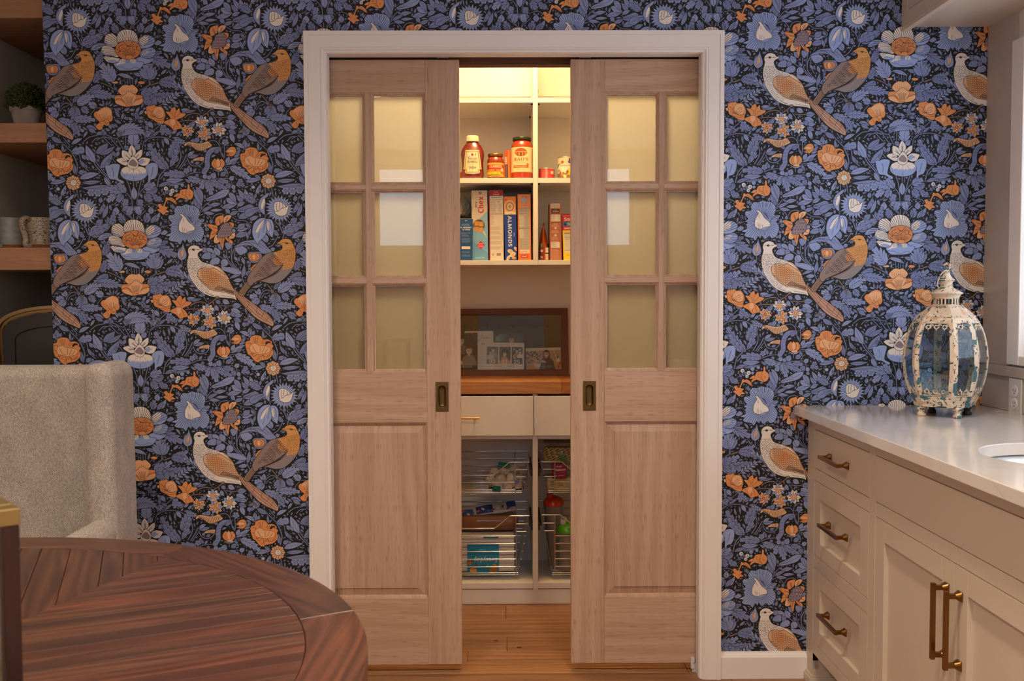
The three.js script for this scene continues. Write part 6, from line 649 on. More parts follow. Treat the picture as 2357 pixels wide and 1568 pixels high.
// a plain generic portrait: hair, face, eyes, smile, shoulders
function head(g, x, y, r, skin, hair, coat, o = {}) {
  oval(g, hair, x, y - r * 0.1, r * 1.12, r * 1.3); if (o.long) fillR(g, hair, x - r * 1.12, y, r * 2.24, r * 1.9); poly(g, coat, [[x - r * 2.2, y + r * 4], [x - r * 1.6, y + r * 1.6], [x - r * 0.4, y + r * 1.1], [x + r * 0.4, y + r * 1.1], [x + r * 1.6, y + r * 1.6], [x + r * 2.2, y + r * 4]]); fillR(g, skin, x - r * 0.32, y + r * 0.7, r * 0.64, r * 0.7); oval(g, skin, x, y, r * 0.82, r * 1.05); g.fillStyle = hair; g.beginPath(); g.ellipse(x, y - r * 0.62, r * 0.86, r * 0.52, 0, Math.PI, 0); g.fill();
  for (const s of [-1, 1]) { oval(g, '#2c2420', x + s * r * 0.32, y - r * 0.08, r * 0.11, r * 0.08); oval(g, hair, x + s * r * 0.32, y - r * 0.26, r * 0.17, r * 0.04); } g.strokeStyle = '#8a5a50'; g.lineWidth = r * 0.05; g.beginPath(); g.moveTo(x, y - r * 0.02); g.lineTo(x + r * 0.08, y + r * 0.24); g.stroke(); g.fillStyle = '#f1e9e4'; g.beginPath(); g.ellipse(x, y + r * 0.46, r * 0.34, r * 0.18, 0, 0, Math.PI); g.fill();
}
photo('photo_card', 'tall white invitation card with grey lettering behind the others', 'card', -0.149, -0.0215, 0.0272, 0.205, -0.0215, 0, (g, w, h) => { fillR(g, '#ddd6d3', 0, 0, w, h); lines(g, 150, 62, 100, 1, 8, '#9d9796', 4); txt(g, 'A FRANK', 262, 92, 27, '#5e5a5a', { font: 'serif' }); txt(g, 'and', 190, 116, 20, '#7e7a7a', { font: 'serif' }); txt(g, '& BA', 250, 170, 27, '#5e5a5a', { font: 'serif' }); for (let i = 0; i < 9; i++) fillR(g, '#b5adaa', 190, 210 + i * 26, 150, 4); }, [370, 520]);
photo('photo_card', 'dark teal photograph half hidden behind the white card with three pictures', 'photograph', -0.0203, 0.1062, 0.0272, 0.1955, -0.0225, -0.01, (g, w, h) => { fillR(g, '#38494c', 0, 0, w, h); oval(g, '#7e9490', 90, 70, 70, 40, -0.4); oval(g, '#55696a', 130, 60, 60, 30, -0.5); head(g, 250, 100, 46, '#b3897a', '#4c3a30', '#2f3f44'); }, [400, 520]);
photo('photo_card', 'black and white photograph of two smiling people at the left of the frame', 'photograph', -0.205, -0.0917, 0.0272, 0.1965, -0.0175, 0, (g, w, h) => { fillR(g, '#2e2b2b', 0, 0, w, h); for (let i = 0; i < 60; i++) oval(g, ['#4f4b4b', '#6a6666', '#1b1919'][i % 3], rnd() * w, rnd() * 190, 4 + 10 * rnd(), 3 + 6 * rnd(), rnd() * 3); head(g, 128, 116, 46, '#b0aaa8', '#3a3534', '#6e6866', { long: true }); head(g, 232, 250, 50, '#c6c0be', '#4c4644', '#8d8684', { long: true }); txt(g, '& FRANCES', 190, 468, 30, '#d9d4d2', { font: 'serif' }); lines(g, 90, 440, 220, 1, 8, '#c9c3c1', 4); poly(g, '#d8d3d0', [[110, 430], [128, 380], [150, 430]]); }, [350, 520]);
photo('photo_card', 'white save the date card with three small pictures in a row', 'card', -0.0612, 0.1142, 0.0272, 0.15, -0.0125, -0.022, (g, w, h) => { fillR(g, '#ddd5d2', 0, 0, w, h); txt(g, 'save the date', 300, 34, 28, '#6e6a6a', { style: 'italic', font: 'serif' }); const P = [[34, 72], [224, 72], [410, 72]]; fillR(g, '#6e6866', 34, 66, 174, 270); fillR(g, '#4f3326', 224, 66, 172, 270); fillR(g, '#3a3636', 412, 66, 164, 270); g.save(); g.beginPath(); g.rect(34, 66, 174, 270); g.clip(); head(g, 128, 118, 30, '#cfc9c6', '#2e2a2a', '#9d9794'); head(g, 90, 160, 26, '#bdb7b4', '#4a4646', '#c9c3c0'); g.restore(); g.save(); g.beginPath(); g.rect(224, 66, 172, 270); g.clip(); oval(g, '#8a4a2a', 310, 130, 70, 62); oval(g, '#2a1a14', 310, 150, 62, 66); head(g, 306, 190, 26, '#d8b08a', '#b4ab5a', '#c98a72'); fillR(g, '#c08a5a', 224, 280, 172, 60); g.restore(); g.save(); g.beginPath(); g.rect(412, 66, 164, 270); g.clip(); for (let i = 0; i < 16; i++) oval(g, ['#b9b3b0', '#6a6666', '#d8d3d0'][i % 3], 440 + rnd() * 120, 90 + rnd() * 160, 12, 16, rnd() * 3); head(g, 490, 130, 24, '#c0bab7', '#2b2828', '#8d8784'); head(g, 540, 150, 22, '#d0cac7', '#3a3636', '#dcd7d4'); g.restore();
  txt(g, '03', 120, 296, 88, '#efe8e4', { font: 'serif' }); txt(g, '11', 308, 300, 88, '#efe2da', { font: 'serif' }); txt(g, '25', 492, 300, 88, '#efe8e4', { font: 'serif' }); txt(g, 'HALLIE & COOPER', 306, 364, 32, '#6a6666', { font: 'serif' }); txt(g, 'are getting married', 306, 392, 20, '#7e7a7a', { style: 'italic', font: 'serif' }); lines(g, 130, 412, 350, 1, 8, '#a39d9a', 4); }, [600, 430]);
photo('photo_card', 'colour snapshot of a dark haired person holding a small dog', 'photograph', 0.1225, 0.278, 0.0268, 0.1255, -0.0125, 0.022, (g, w, h) => { fillR(g, '#b39a78', 0, 0, w, h); for (let i = 0; i < 90; i++) oval(g, ['#4a3a34', '#7a5a48', '#a98a68', '#2f2a2c', '#c98a5a'][i % 5], rnd() * 250, 40 + rnd() * 200, 6 + 12 * rnd(), 6 + 10 * rnd(), rnd() * 3); fillR(g, '#d6cbb4', 0, 0, w, 44); fillR(g, '#b98a5a', 0, 250, w, 90); for (let i = 0; i < 14; i++) fillR(g, ['#c8b090', '#e0d6c6', '#8a6a4a'][i % 3], 400 + rnd() * 110, 40 + rnd() * 180, 14, 40); head(g, 314, 100, 48, '#c9957c', '#1d1818', '#1b2126', { long: true }); poly(g, '#191f25', [[200, 340], [222, 210], [290, 170], [350, 170], [420, 210], [440, 340]]); fillR(g, '#4a6a8a', 240, 280, 150, 26); oval(g, '#d8c2ae', 170, 250, 54, 62); oval(g, '#b98c70', 190, 226, 40, 26); oval(g, '#c08a68', 140, 226, 12, 22); oval(g, '#2a201c', 196, 238, 6, 5); oval(g, '#d2a78c', 262, 214, 46, 16, 0.3); for (const [x, y, c] of [[490, 150, '#3f6ea0'], [500, 200, '#e8e2dc'], [520, 250, '#b0202c'], [496, 300, '#b8242e']]) { oval(g, c, x, y, 16, 26); } }, [540, 345]);

// ---------------------------------------------------------------- things in the wire baskets
M.film = phys({ color: C('#f6f8fa'), transmission: 1, thickness: 0, roughness: 0.04, ior: 1.45 });
function lump(r, sx, sy, sz, k, s, det = 10) { const g = new THREE.IcosahedronGeometry(r, det), p = g.attributes.position; for (let i = 0; i < p.count; i++) { const v = new THREE.Vector3().fromBufferAttribute(p, i), n = v.clone().normalize(), q = 1 + k * (noise(n.x * 4 + 20, n.y * 4 + 20 + n.z * 3, 64, 64, s) - 0.5) + k * 0.6 * (noise(n.z * 8 + 20, n.x * 8 + n.y * 5 + 30, 64, 64, s + 1) - 0.5); p.setXYZ(i, v.x * q * sx, v.y * q * sy, v.z * q * sz); } g.computeVertexNormals(); return g; }
{
  const t = thing('bag_of_rolls', 'clear bag of round white rolls with teal labels in the upper basket', 'food bag', [-0.002, 0.4635, -0.935]);
  const rolls = [[-0.062, 0.036, 0.03], [-0.018, 0.042, 0.045], [0.028, 0.046, 0.042], [0.062, 0.04, 0.02], [-0.03, 0.018, 0.05], [0.012, 0.018, 0.055], [0.05, 0.018, 0.045], [-0.045, 0.066, 0.0], [0.0, 0.072, 0.005], [0.04, 0.076, 0.0], [-0.05, 0.02, 0.005], [0.075, 0.06, -0.02]];
  rolls.forEach(([x, y, z], i) => part('roll', lump(0.0235, 1.0, 0.88, 1.0, 0.16, i, 8), std({ color: C(i % 2 ? '#cdb9a6' : '#d8c6b4'), roughness: 0.6 }), t, [x, y, z], [i, i * 2, i * 0.7]));
  part('plastic_wrap', lump(0.078, 1.2, 0.66, 0.98, 0.18, 31, 14), M.film, t, [0.003, 0.052, 0.012]);
  part('label', (() => { const g = rbox(0.036, 0.024, 0.003, 0.0012, 0, 0, 0, 2); return g; })(), card('#0f6a60', 0.35), t, [-0.036, 0.014, 0.09], [0.1, -0.2, 0], 'teal label');
  part('label', rbox(0.05, 0.012, 0.03, 0.005, 0, 0, 0, 2), card('#117165', 0.35), t, [-0.004, 0.1, 0.018], [0.4, 0, -0.15], 'teal label');
  part('label', rbox(0.02, 0.016, 0.003, 0.0012), card('#6a74b0', 0.35), t, [0.05, 0.042, 0.085], [0, 0.3, 0.1], 'lilac label'); part('tray', rbox(0.15, 0.006, 0.12, 0.002, 0.005, 0, 0.005), card('#23252e', 0.4), t, [0, 0.0035, 0]);
}
{
  const t = thing('bread_loaf', 'brown bread loaf in clear wrapper with a blue printed band', 'bread', [-0.115, 0.281, -0.965]);
  const g = rbox(0.335, 0.066, 0.12, 0.03, 0, 0.033, 0, 5), p = g.attributes.position; for (let i = 0; i < p.count; i++) { const q = 1 + 0.08 * (noise(p.getX(i) * 30 + 20, p.getZ(i) * 30 + 20, 64, 64, 4) - 0.5); p.setXYZ(i, p.getX(i), p.getY(i) * q, p.getZ(i) * q); } g.computeVertexNormals(); part('loaf', g, std({ color: C('#8a5434'), roughness: 0.75 }), t);
  part('wrapper', rbox(0.346, 0.074, 0.13, 0.034, 0, 0.0375, 0, 5), M.film, t);
  const lab = printed(700, 120, (c, w, h) => { fillR(c, '#ada5a4', 0, 0, w, h); fillR(c, '#26407c', 20, 30, 250, 70); fillR(c, '#1f3a78', 300, 10, 170, 90); for (let i = 0; i < 14; i++) oval(c, ['#b0404a', '#dcd6d4', '#3f62a0'][i % 3], 20 + i * 50, 40 + (i * 37) % 50, 20, 11, i); fillR(c, '#23417e', 610, 6, 90, 70); });
  const lb = new THREE.PlaneGeometry(0.3, 0.05, 20, 1), q = lb.attributes.position; for (let i = 0; i < q.count; i++) q.setZ(i, 0.003 * Math.sin(q.getX(i) * 60)); lb.computeVertexNormals(); part('printed_band', lb, lab, t, [0.01, 0.082, 0.012], [-0.75, 0, 0.16], 'blue printed band');
}
{
  const t = thing('napkin_pack', 'large white napkin pack with upside down turquoise label in the deep basket', 'napkins', [-0.13, 0.1205, -0.97]);
  for (let i = 0; i < 9; i++) part('napkin_stack', rbox(0.334, 0.0168, 0.2, 0.005, 0, 0.0085 + i * 0.0172, (i % 2) * 0.001, 2), std({ color: C(i % 2 ? '#d8cfc6' : '#e0d8d0'), roughness: 0.85 }), t);
  part('wrapper', rbox(0.34, 0.159, 0.207, 0.008, 0, 0.0785, 0, 3), M.film, t);
  part('label', new THREE.PlaneGeometry(0.133, 0.121), printed(600, 545, (g, w, h) => { fillR(g, '#0f86b6', 0, 0, w, h); g.save(); g.translate(w, h); g.rotate(Math.PI); txt(g, 'Everyday', 252, 232, 112, '#d3e2ea', { sx: 0.92 }); txt(g, 'NAPKINS', 300, 300, 34, '#3f9dc4'); lines(g, 60, 348, 470, 1, 10, '#4aa3c6', 5); txt(g, '110', 306, 414, 76, '#8fc0d4'); lines(g, 160, 480, 230, 1, 8, '#4aa3c6', 5); g.restore(); oval(g, '#2a4f9a', 300, 440, 42, 34); oval(g, '#a8642c', 50, 360, 44, 50); oval(g, '#c98a34', 110, 506, 60, 50); fillR(g, '#d8a242', 60, 490, 120, 60); fillR(g, '#7a4a2a', 150, 380, 40, 60); oval(g, '#c08034', 520, 460, 56, 74); fillR(g, '#a86a2c', 420, 470, 150, 70); oval(g, '#6aa34a', 390, 420, 24, 30); oval(g, '#7a4426', 36, 300, 30, 22); }), t, [0.0348, 0.0595, 0.1052], null, 'turquoise printed label');
  part('label', new THREE.PlaneGeometry(0.062, 0.01), card('#147aa4', 0.35), t, [0.068, 0.148, 0.1052]);
}
{
  const t = thing('noodle_pack', 'clear pack of pale yellow noodles at the top of the right basket', 'food bag', [0.258, 0.577, -0.955]);
  for (let i = 0; i < 11; i++) { const pts = []; for (let k = 0; k <= 36; k++) pts.push([-0.095 + k * 0.0052, 0.008 + (i % 6) * 0.0095 + 0.0035 * Math.sin(k * 1.4 + i), 0.042 - Math.floor(i / 6) * 0.012 + 0.003 * Math.cos(k * 1.4)]); part('noodle', tube(pts, 0.0032, 90, 6), card('#cdb478', 0.5), t); }
  part('noodle_block', rbox(0.185, 0.055, 0.06, 0.012, 0, 0.03, 0.0, 3), card('#b89f62', 0.7), t); part('wrapper', lump(0.06, 1.72, 0.72, 0.9, 0.1, 51, 12), M.film, t, [0, 0.036, 0]);
  part('label', rbox(0.026, 0.024, 0.002, 0.001), card('#4a7a54', 0.4), t, [-0.012, 0.014, 0.056], null, 'green label'); part('header', rbox(0.19, 0.01, 0.02, 0.004, 0, 0.082, 0, 2), card('#6a4a3a', 0.5), t);
}
{
  const t = thing('snack_pouch', 'dark pink pouch hanging over the front of the right upper basket', 'food bag', [0.226, 0.513, -0.87]);
  const g = rbox(0.06, 0.066, 0.014, 0.006, 0, 0.033, 0, 4); part('pouch', g, card('#861537', 0.35), t); part('print', new THREE.PlaneGeometry(0.054, 0.058), printed(200, 220, (c, w, h) => { fillR(c, '#8d1a40', 0, 0, w, h); txt(c, 'Tasty', 90, 34, 34, '#e6cad2', { style: 'italic bold', font: 'serif' }); txt(c, 'Natural', 116, 86, 44, '#ecdde2'); fillR(c, '#d8bcc4', 24, 170, 30, 26); lines(c, 76, 178, 100, 1, 8, '#d0a8b4', 7); }), t, [0, 0.033, 0.0073], [0, 0, 0.04]);
}
{
  const t = thing('cracker_pack', 'pale yellow wrapped block at the bottom of the right upper basket', 'food pack', [0.265, 0.4655, -0.93]);
  part('pack', rbox(0.185, 0.05, 0.1, 0.007, 0, 0.025, 0, 3), card('#c9b477', 0.5), t); part('print', new THREE.PlaneGeometry(0.165, 0.042), printed(660, 168, (c, w, h) => { fillR(c, '#d2bf84', 0, 0, w, h); for (let i = 0; i < 8; i++) { fillR(c, '#6a5f44', 30 + (i % 4) * 22, 50 + Math.floor(i / 4) * 40, 14, 26); } lines(c, 150, 40, 100, 5, 18, '#7a6d4c', 8); fillR(c, '#8f98a0', 285, 30, 60, 120); for (let i = 0; i < 8; i++) fillR(c, '#dcdad2', 290 + i * 7, 36, 3, 108); lines(c, 380, 40, 220, 5, 20, '#8a7c58', 8); }), t, [0, 0.026, 0.0506]); part('wrapper', rbox(0.19, 0.056, 0.106, 0.01, 0, 0.028, 0, 3), M.film, t);
}
function shaker(label, pos, turn, lid, h, r0, r1, marks, capMat, tilt) {
  const t = thing('shaker_bottle', label, 'bottle', pos, turn); t.rotation.z = tilt;
  part('cup', lathe([[0, 0.002], [r0 - 0.004, 0], [r0, 0.004], [r1, h], [r1 - 0.0015, h], [r0 - 0.0015, 0.005], [0, 0.0035]], 40), phys({ color: C('#b9aca2'), roughness: 0.28, transmission: 0.55, thickness: 0 }), t);
  part('lid', lathe([[0, h + 0.034], [0.014, h + 0.033], [r1 * 0.62, h + 0.028], [r1 * 0.9, h + 0.02], [r1 + 0.001, h + 0.008], [r1 + 0.002, h - 0.004], [r1 + 0.0005, h - 0.006], [r1 - 0.001, h - 0.004], [0, h - 0.002]], 40), phys({ color: C(lid), roughness: 0.25, clearcoat: 0.4 }), t);
  part('spout_cap', lathe([[0, h + 0.05], [0.012, h + 0.05], [0.0135, h + 0.048], [0.014, h + 0.03], [0, h + 0.03]], 24), capMat ?? phys({ color: C(lid), roughness: 0.25 }), t, [-0.016, -0.004, 0.008]); part('carry_loop', (() => { const g = new THREE.TorusGeometry(0.013, 0.0022, 8, 24, 3.14); g.translate(-0.014, h + 0.044, 0.006); return g; })(), capMat ?? M.film, t);
  if (marks) for (const [y, s] of [[0.13, 0.012], [0.09, 0.014], [0.06, 0.01]]) part('print_mark', patch(-0.02, 0.02, [[y, -0.014, -0.014 + s], [y + 0.018, -0.013, -0.013 + s]], (x, yy) => Math.sqrt((r0 + (r1 - r0) * yy / h) ** 2 - x * x) + 0.0006, 4), card('#b8452c', 0.4), t);
}
shaker('grey shaker bottle with an orange lid in the right deep basket', [0.216, 0.122, -0.96], 0.2, '#c8371a', 0.268, 0.034, 0.0425, true, null, 0.04);
shaker('grey shaker bottle with a bright green lid in the right deep basket', [0.262, 0.122, -0.9], -0.3, '#5aa51e', 0.165, 0.036, 0.043, false, card('#d8d2ca', 0.4), 0);
// ---------------------------------------------------------------- painted sink cabinet on the right
M.paint = std({ color: C('#cdbda9'), roughness: 0.42 });
M.pull = std({ color: C('#8a6436'), metalness: 1, roughness: 0.26 });
const XF = 1.004;                                                 // front plane of the face frame
// flat things on the cabinet front are drawn as (z, y) facing -x
const faceBox = (z0, z1, y0, y1, d0, d1, r = 0.0012) => ext(XF + d0, XF + d1, y0, y1, z0, z1, r);
function pull(parent, z, y, len, vertical) {
  const s = 0.0105, g = [], P = (a, b, c0, c1, h) => vertical ? ext(XF + c0, XF + c1, y + a, y + b, z - h, z + h, 0.0008) : ext(XF + c0, XF + c1, y - h, y + h, z + a, z + b, 0.0008);
  g.push(P(-len / 2, len / 2, -0.0375, -0.0275, 0.0052));
  for (const e of [-1, 1]) {
    const c = e * (len / 2 - s), f = new THREE.CylinderGeometry(0.0076, 0.0148, 0.011, 4, 1); f.rotateY(Math.PI / 4); f.rotateZ(Math.PI / 2); f.translate(XF - 0.0085, vertical ? y + c : y, vertical ? z : z + c);
    g.push(f.toNonIndexed(), P(c - 0.0056, c + 0.0056, -0.029, -0.012, 0.0052), vertical ? ext(XF - 0.0032, XF - 0.0002, y + c - s, y + c + s, z - s, z + s, 0.0006) : ext(XF - 0.0032, XF - 0.0002, y - s, y + s, z + c - s, z + c + s, 0.0006));
  }
  for (const q of g) if (!q.attributes.uv) q.setAttribute('uv', new THREE.BufferAttribute(new Float32Array(q.attributes.position.count * 2), 2));
  part('pull_handle', merge(g), M.pull, parent, null, null, 'antique brass bar pull');
}
// recess moulding facing -x
function recess(z0, z1, y0, y1) { const g = moulding(-z1, -z0, y0, y1, [[0, -0.0001], [0.0008, -0.0028], [0.0028, -0.0034], [0.0046, -0.0062], [0.006, -0.0105], [0.0066, -0.0122], [0.0066, -0.0131]]); g.rotateY(-Math.PI / 2); g.translate(XF, 0, 0); return g; }
{
  const t = thing('sink_cabinet', 'putty painted sink cabinet with three brass handled drawers and panelled doors', 'cabinet');
  const zE = 2.0, fr = (n, ...a) => part(n, faceBox(...a), M.paint, t);
  fr('frame_stile', 0.0015, 0.0722, 0.034, 0.8832, 0, 0.02); fr('frame_stile', 0.5595, 0.6078, 0.1088, 0.8832, 0, 0.02); fr('frame_stile', 1.5735, zE, 0.1088, 0.8832, 0, 0.02);
  for (const [a, b] of [[0.0724, 0.5593], [0.608, 1.5733]]) { fr('frame_rail', a, b, 0.8452, 0.8832, 0, 0.02); fr('frame_rail', a, b, 0.6792, 0.7178, 0, 0.02); fr('frame_rail', a, b, 0.1088, 0.1474, 0, 0.02); }
  fr('frame_rail', 0.0724, 0.5593, 0.393, 0.4334, 0, 0.02);
  part('cabinet_side', ext(XF + 0.0202, 1.575, 0.1, 0.8832, 0.0015, 0.02, 0), M.paint, t); part('cabinet_side', ext(XF + 0.0202, 1.575, 0.1, 0.8832, zE - 0.02, zE, 0), M.paint, t); part('cabinet_floor', ext(XF + 0.0202, 1.575, 0.1088, 0.125, 0.0202, zE - 0.0202, 0), M.paint, t);
  const drawer = (z0, z1, y0, y1, hy, flat) => {
    const d = part('drawer', flat ? faceBox(z0, z1, y0, y1, 0.0004, 0.02) : [faceBox(z0, z0 + 0.064, y0, y1, 0.0004, 0.02), faceBox(z1 - 0.064, z1, y0, y1, 0.0004, 0.02), faceBox(z0 + 0.0641, z1 - 0.0641, y1 - 0.054, y1, 0.0004, 0.02), faceBox(z0 + 0.0641, z1 - 0.0641, y0, y0 + 0.048, 0.0004, 0.02)], M.paint, t);
    if (!flat) { part('drawer_panel', faceBox(z0 + 0.06, z1 - 0.06, y0 + 0.044, y1 - 0.05, 0.0131, 0.019, 0), M.paint, d); part('panel_moulding', recess(z0 + 0.064, z1 - 0.064, y0 + 0.048, y1 - 0.054), M.paint, d); }
    pull(d, (z0 + z1) / 2 - 0.006, hy, 0.176, false);
  };
  drawer(0.0738, 0.558, 0.7195, 0.8436, 0.7785, true); drawer(0.0738, 0.558, 0.4349, 0.6776, 0.566, false); drawer(0.0738, 0.558, 0.149, 0.3914, 0.283, false);
  part('false_front', faceBox(0.6094, 1.572, 0.7195, 0.8436, 0.0004, 0.02), M.paint, t);
  for (const [z0, z1, hz] of [[0.6094, 1.0858, 1.053], [1.0884, 1.572, 1.1205]]) {
    const d = part('cabinet_door', [faceBox(z0, z0 + 0.063, 0.149, 0.6776, 0.0004, 0.02), faceBox(z1 - 0.063, z1, 0.149, 0.6776, 0.0004, 0.02), faceBox(z0 + 0.0631, z1 - 0.0631, 0.6216, 0.6776, 0.0004, 0.02), faceBox(z0 + 0.0631, z1 - 0.0631, 0.149, 0.21, 0.0004, 0.02)], M.paint, t);
    part('door_panel', faceBox(z0 + 0.059, z1 - 0.059, 0.206, 0.6256, 0.0131, 0.019, 0), M.paint, d); part('panel_moulding', recess(z0 + 0.063, z1 - 0.063, 0.21, 0.6216), M.paint, d);
    pull(d, hz, 0.5365, 0.176, true);
  }
  // foot with a moulded base, toe board behind
  part('foot', [ext(XF + 0.0004, XF + 0.07, 0.0, 0.1086, 0.0015, 0.0722, 0.001)], M.paint, t);
  part('foot_base', [ext(XF - 0.012, XF + 0.08, 0, 0.0275, 0.002, 0.084, 0.002), ext(XF - 0.007, XF + 0.076, 0.0275, 0.034, 0.002, 0.079, 0.002)], M.paint, t);
  part('toe_board', ext(XF + 0.085, XF + 0.1, 0.002, 0.1086, 0.0724, zE, 0.001), M.paint, t);
}
{
  const t = thing('countertop', 'white veined quartz countertop with an eased edge round the sink', 'countertop');
  const s = new THREE.Shape([[0.9605, -0.0025], [0.9605, -2.3], [1.578, -2.3], [1.578, -0.0025]].map(([x, y]) => new THREE.Vector2(x, y))), h = new THREE.Path(); h.absarc(1.29, -1.05, 0.2, 0, 6.2832, true); s.holes.push(h);
  const g = new THREE.ExtrudeGeometry(s, { depth: 0.026, bevelEnabled: true, bevelSize: 0.002, bevelThickness: 0.002, bevelSegments: 3, curveSegments: 48 }); g.rotateX(-Math.PI / 2); g.translate(0, 0.8856, 0);
  part('quartz_top', uvBox(g, 'z', 0.3, 0.2), M.quartz, t);
}
{
  const t = thing('sink', 'round white undermount sink bowl set in the countertop', 'sink');
  part('bowl', (() => { const g = lathe([[0.022, -0.13], [0.05, -0.1285], [0.11, -0.115], [0.16, -0.085], [0.19, -0.045], [0.204, -0.006], [0.215, -0.0035], [0.235, -0.003], [0.235, -0.009], [0.214, -0.01], [0.196, -0.048], [0.165, -0.09], [0.112, -0.121], [0.022, -0.136], [0.022, -0.13]], 64); g.translate(1.29, 0.8836, 1.05); return g; })(), phys({ color: C('#e4e8ec'), roughness: 0.12, clearcoat: 0.6 }), t);
  part('drain', (() => { const g = lathe([[0, -0.1295], [0.019, -0.1295], [0.0215, -0.1285], [0.0225, -0.131], [0.0225, -0.15], [0, -0.15]], 32); g.translate(1.29, 0.8836, 1.05); return g; })(), M.chrome, t);
}
{
  const t = thing('power_outlet', 'pale wall outlet plate on the splashback at the right edge', 'outlet', [XR - 0.0122, 0.962, 0.226]);
  part('cover_plate', rbox(0.006, 0.117, 0.075, 0.0025, -0.003, 0, 0, 3), std({ color: C('#d6d0ca'), roughness: 0.4 }), t);
  for (const y of [0.0195, -0.0195]) { const c = new THREE.CylinderGeometry(0.0172, 0.0172, 0.003, 32); c.rotateZ(Math.PI / 2); const s = part('socket', c, M.white, t, [-0.0066, y, 0]); part('slot', [ext(-0.0019, -0.0014, -0.002, 0.0065, -0.0072, -0.0052, 0), ext(-0.0019, -0.0014, -0.002, 0.0055, 0.0052, 0.0072, 0), ext(-0.0019, -0.0014, -0.0095, -0.0055, -0.002, 0.002, 0)], M.dark, s); }
}
{
  const t = thing('wall_cabinet', 'putty painted wall cabinet with a light rail at the top right', 'cabinet'), z1 = 0.95;
  part('cabinet_box', ext(1.3165, 1.5915, 2.152, 2.735, 0.0008, z1, 0.001), M.paint, t);
  part('face_frame', [ext(1.2963, 1.3164, 2.152, 2.735, 0.0008, 0.044, 0.001), ext(1.2963, 1.3164, 2.152, 2.192, 0.0442, z1, 0.001), ext(1.2963, 1.3164, 2.69, 2.735, 0.0442, z1, 0.001), ext(1.2963, 1.3164, 2.1922, 2.6898, z1 - 0.04, z1, 0.001)], M.paint, t);
  part('light_rail', ext(1.2963, 1.3178, 2.1365, 2.1518, 0.0008, z1, 0.0015), M.paint, t);
  const d = part('cabinet_door', [ext(1.299, 1.3164, 2.195, 2.687, 0.047, 0.105, 0.001), ext(1.299, 1.3164, 2.195, 2.687, z1 - 0.1, z1 - 0.043, 0.001), ext(1.299, 1.3164, 2.195, 2.253, 0.1051, z1 - 0.1001, 0.001), ext(1.299, 1.3164, 2.63, 2.687, 0.1051, z1 - 0.1001, 0.001)], M.paint, t); part('door_panel', ext(1.309, 1.3155, 2.25, 2.633, 0.1, z1 - 0.095, 0), M.paint, d);
}
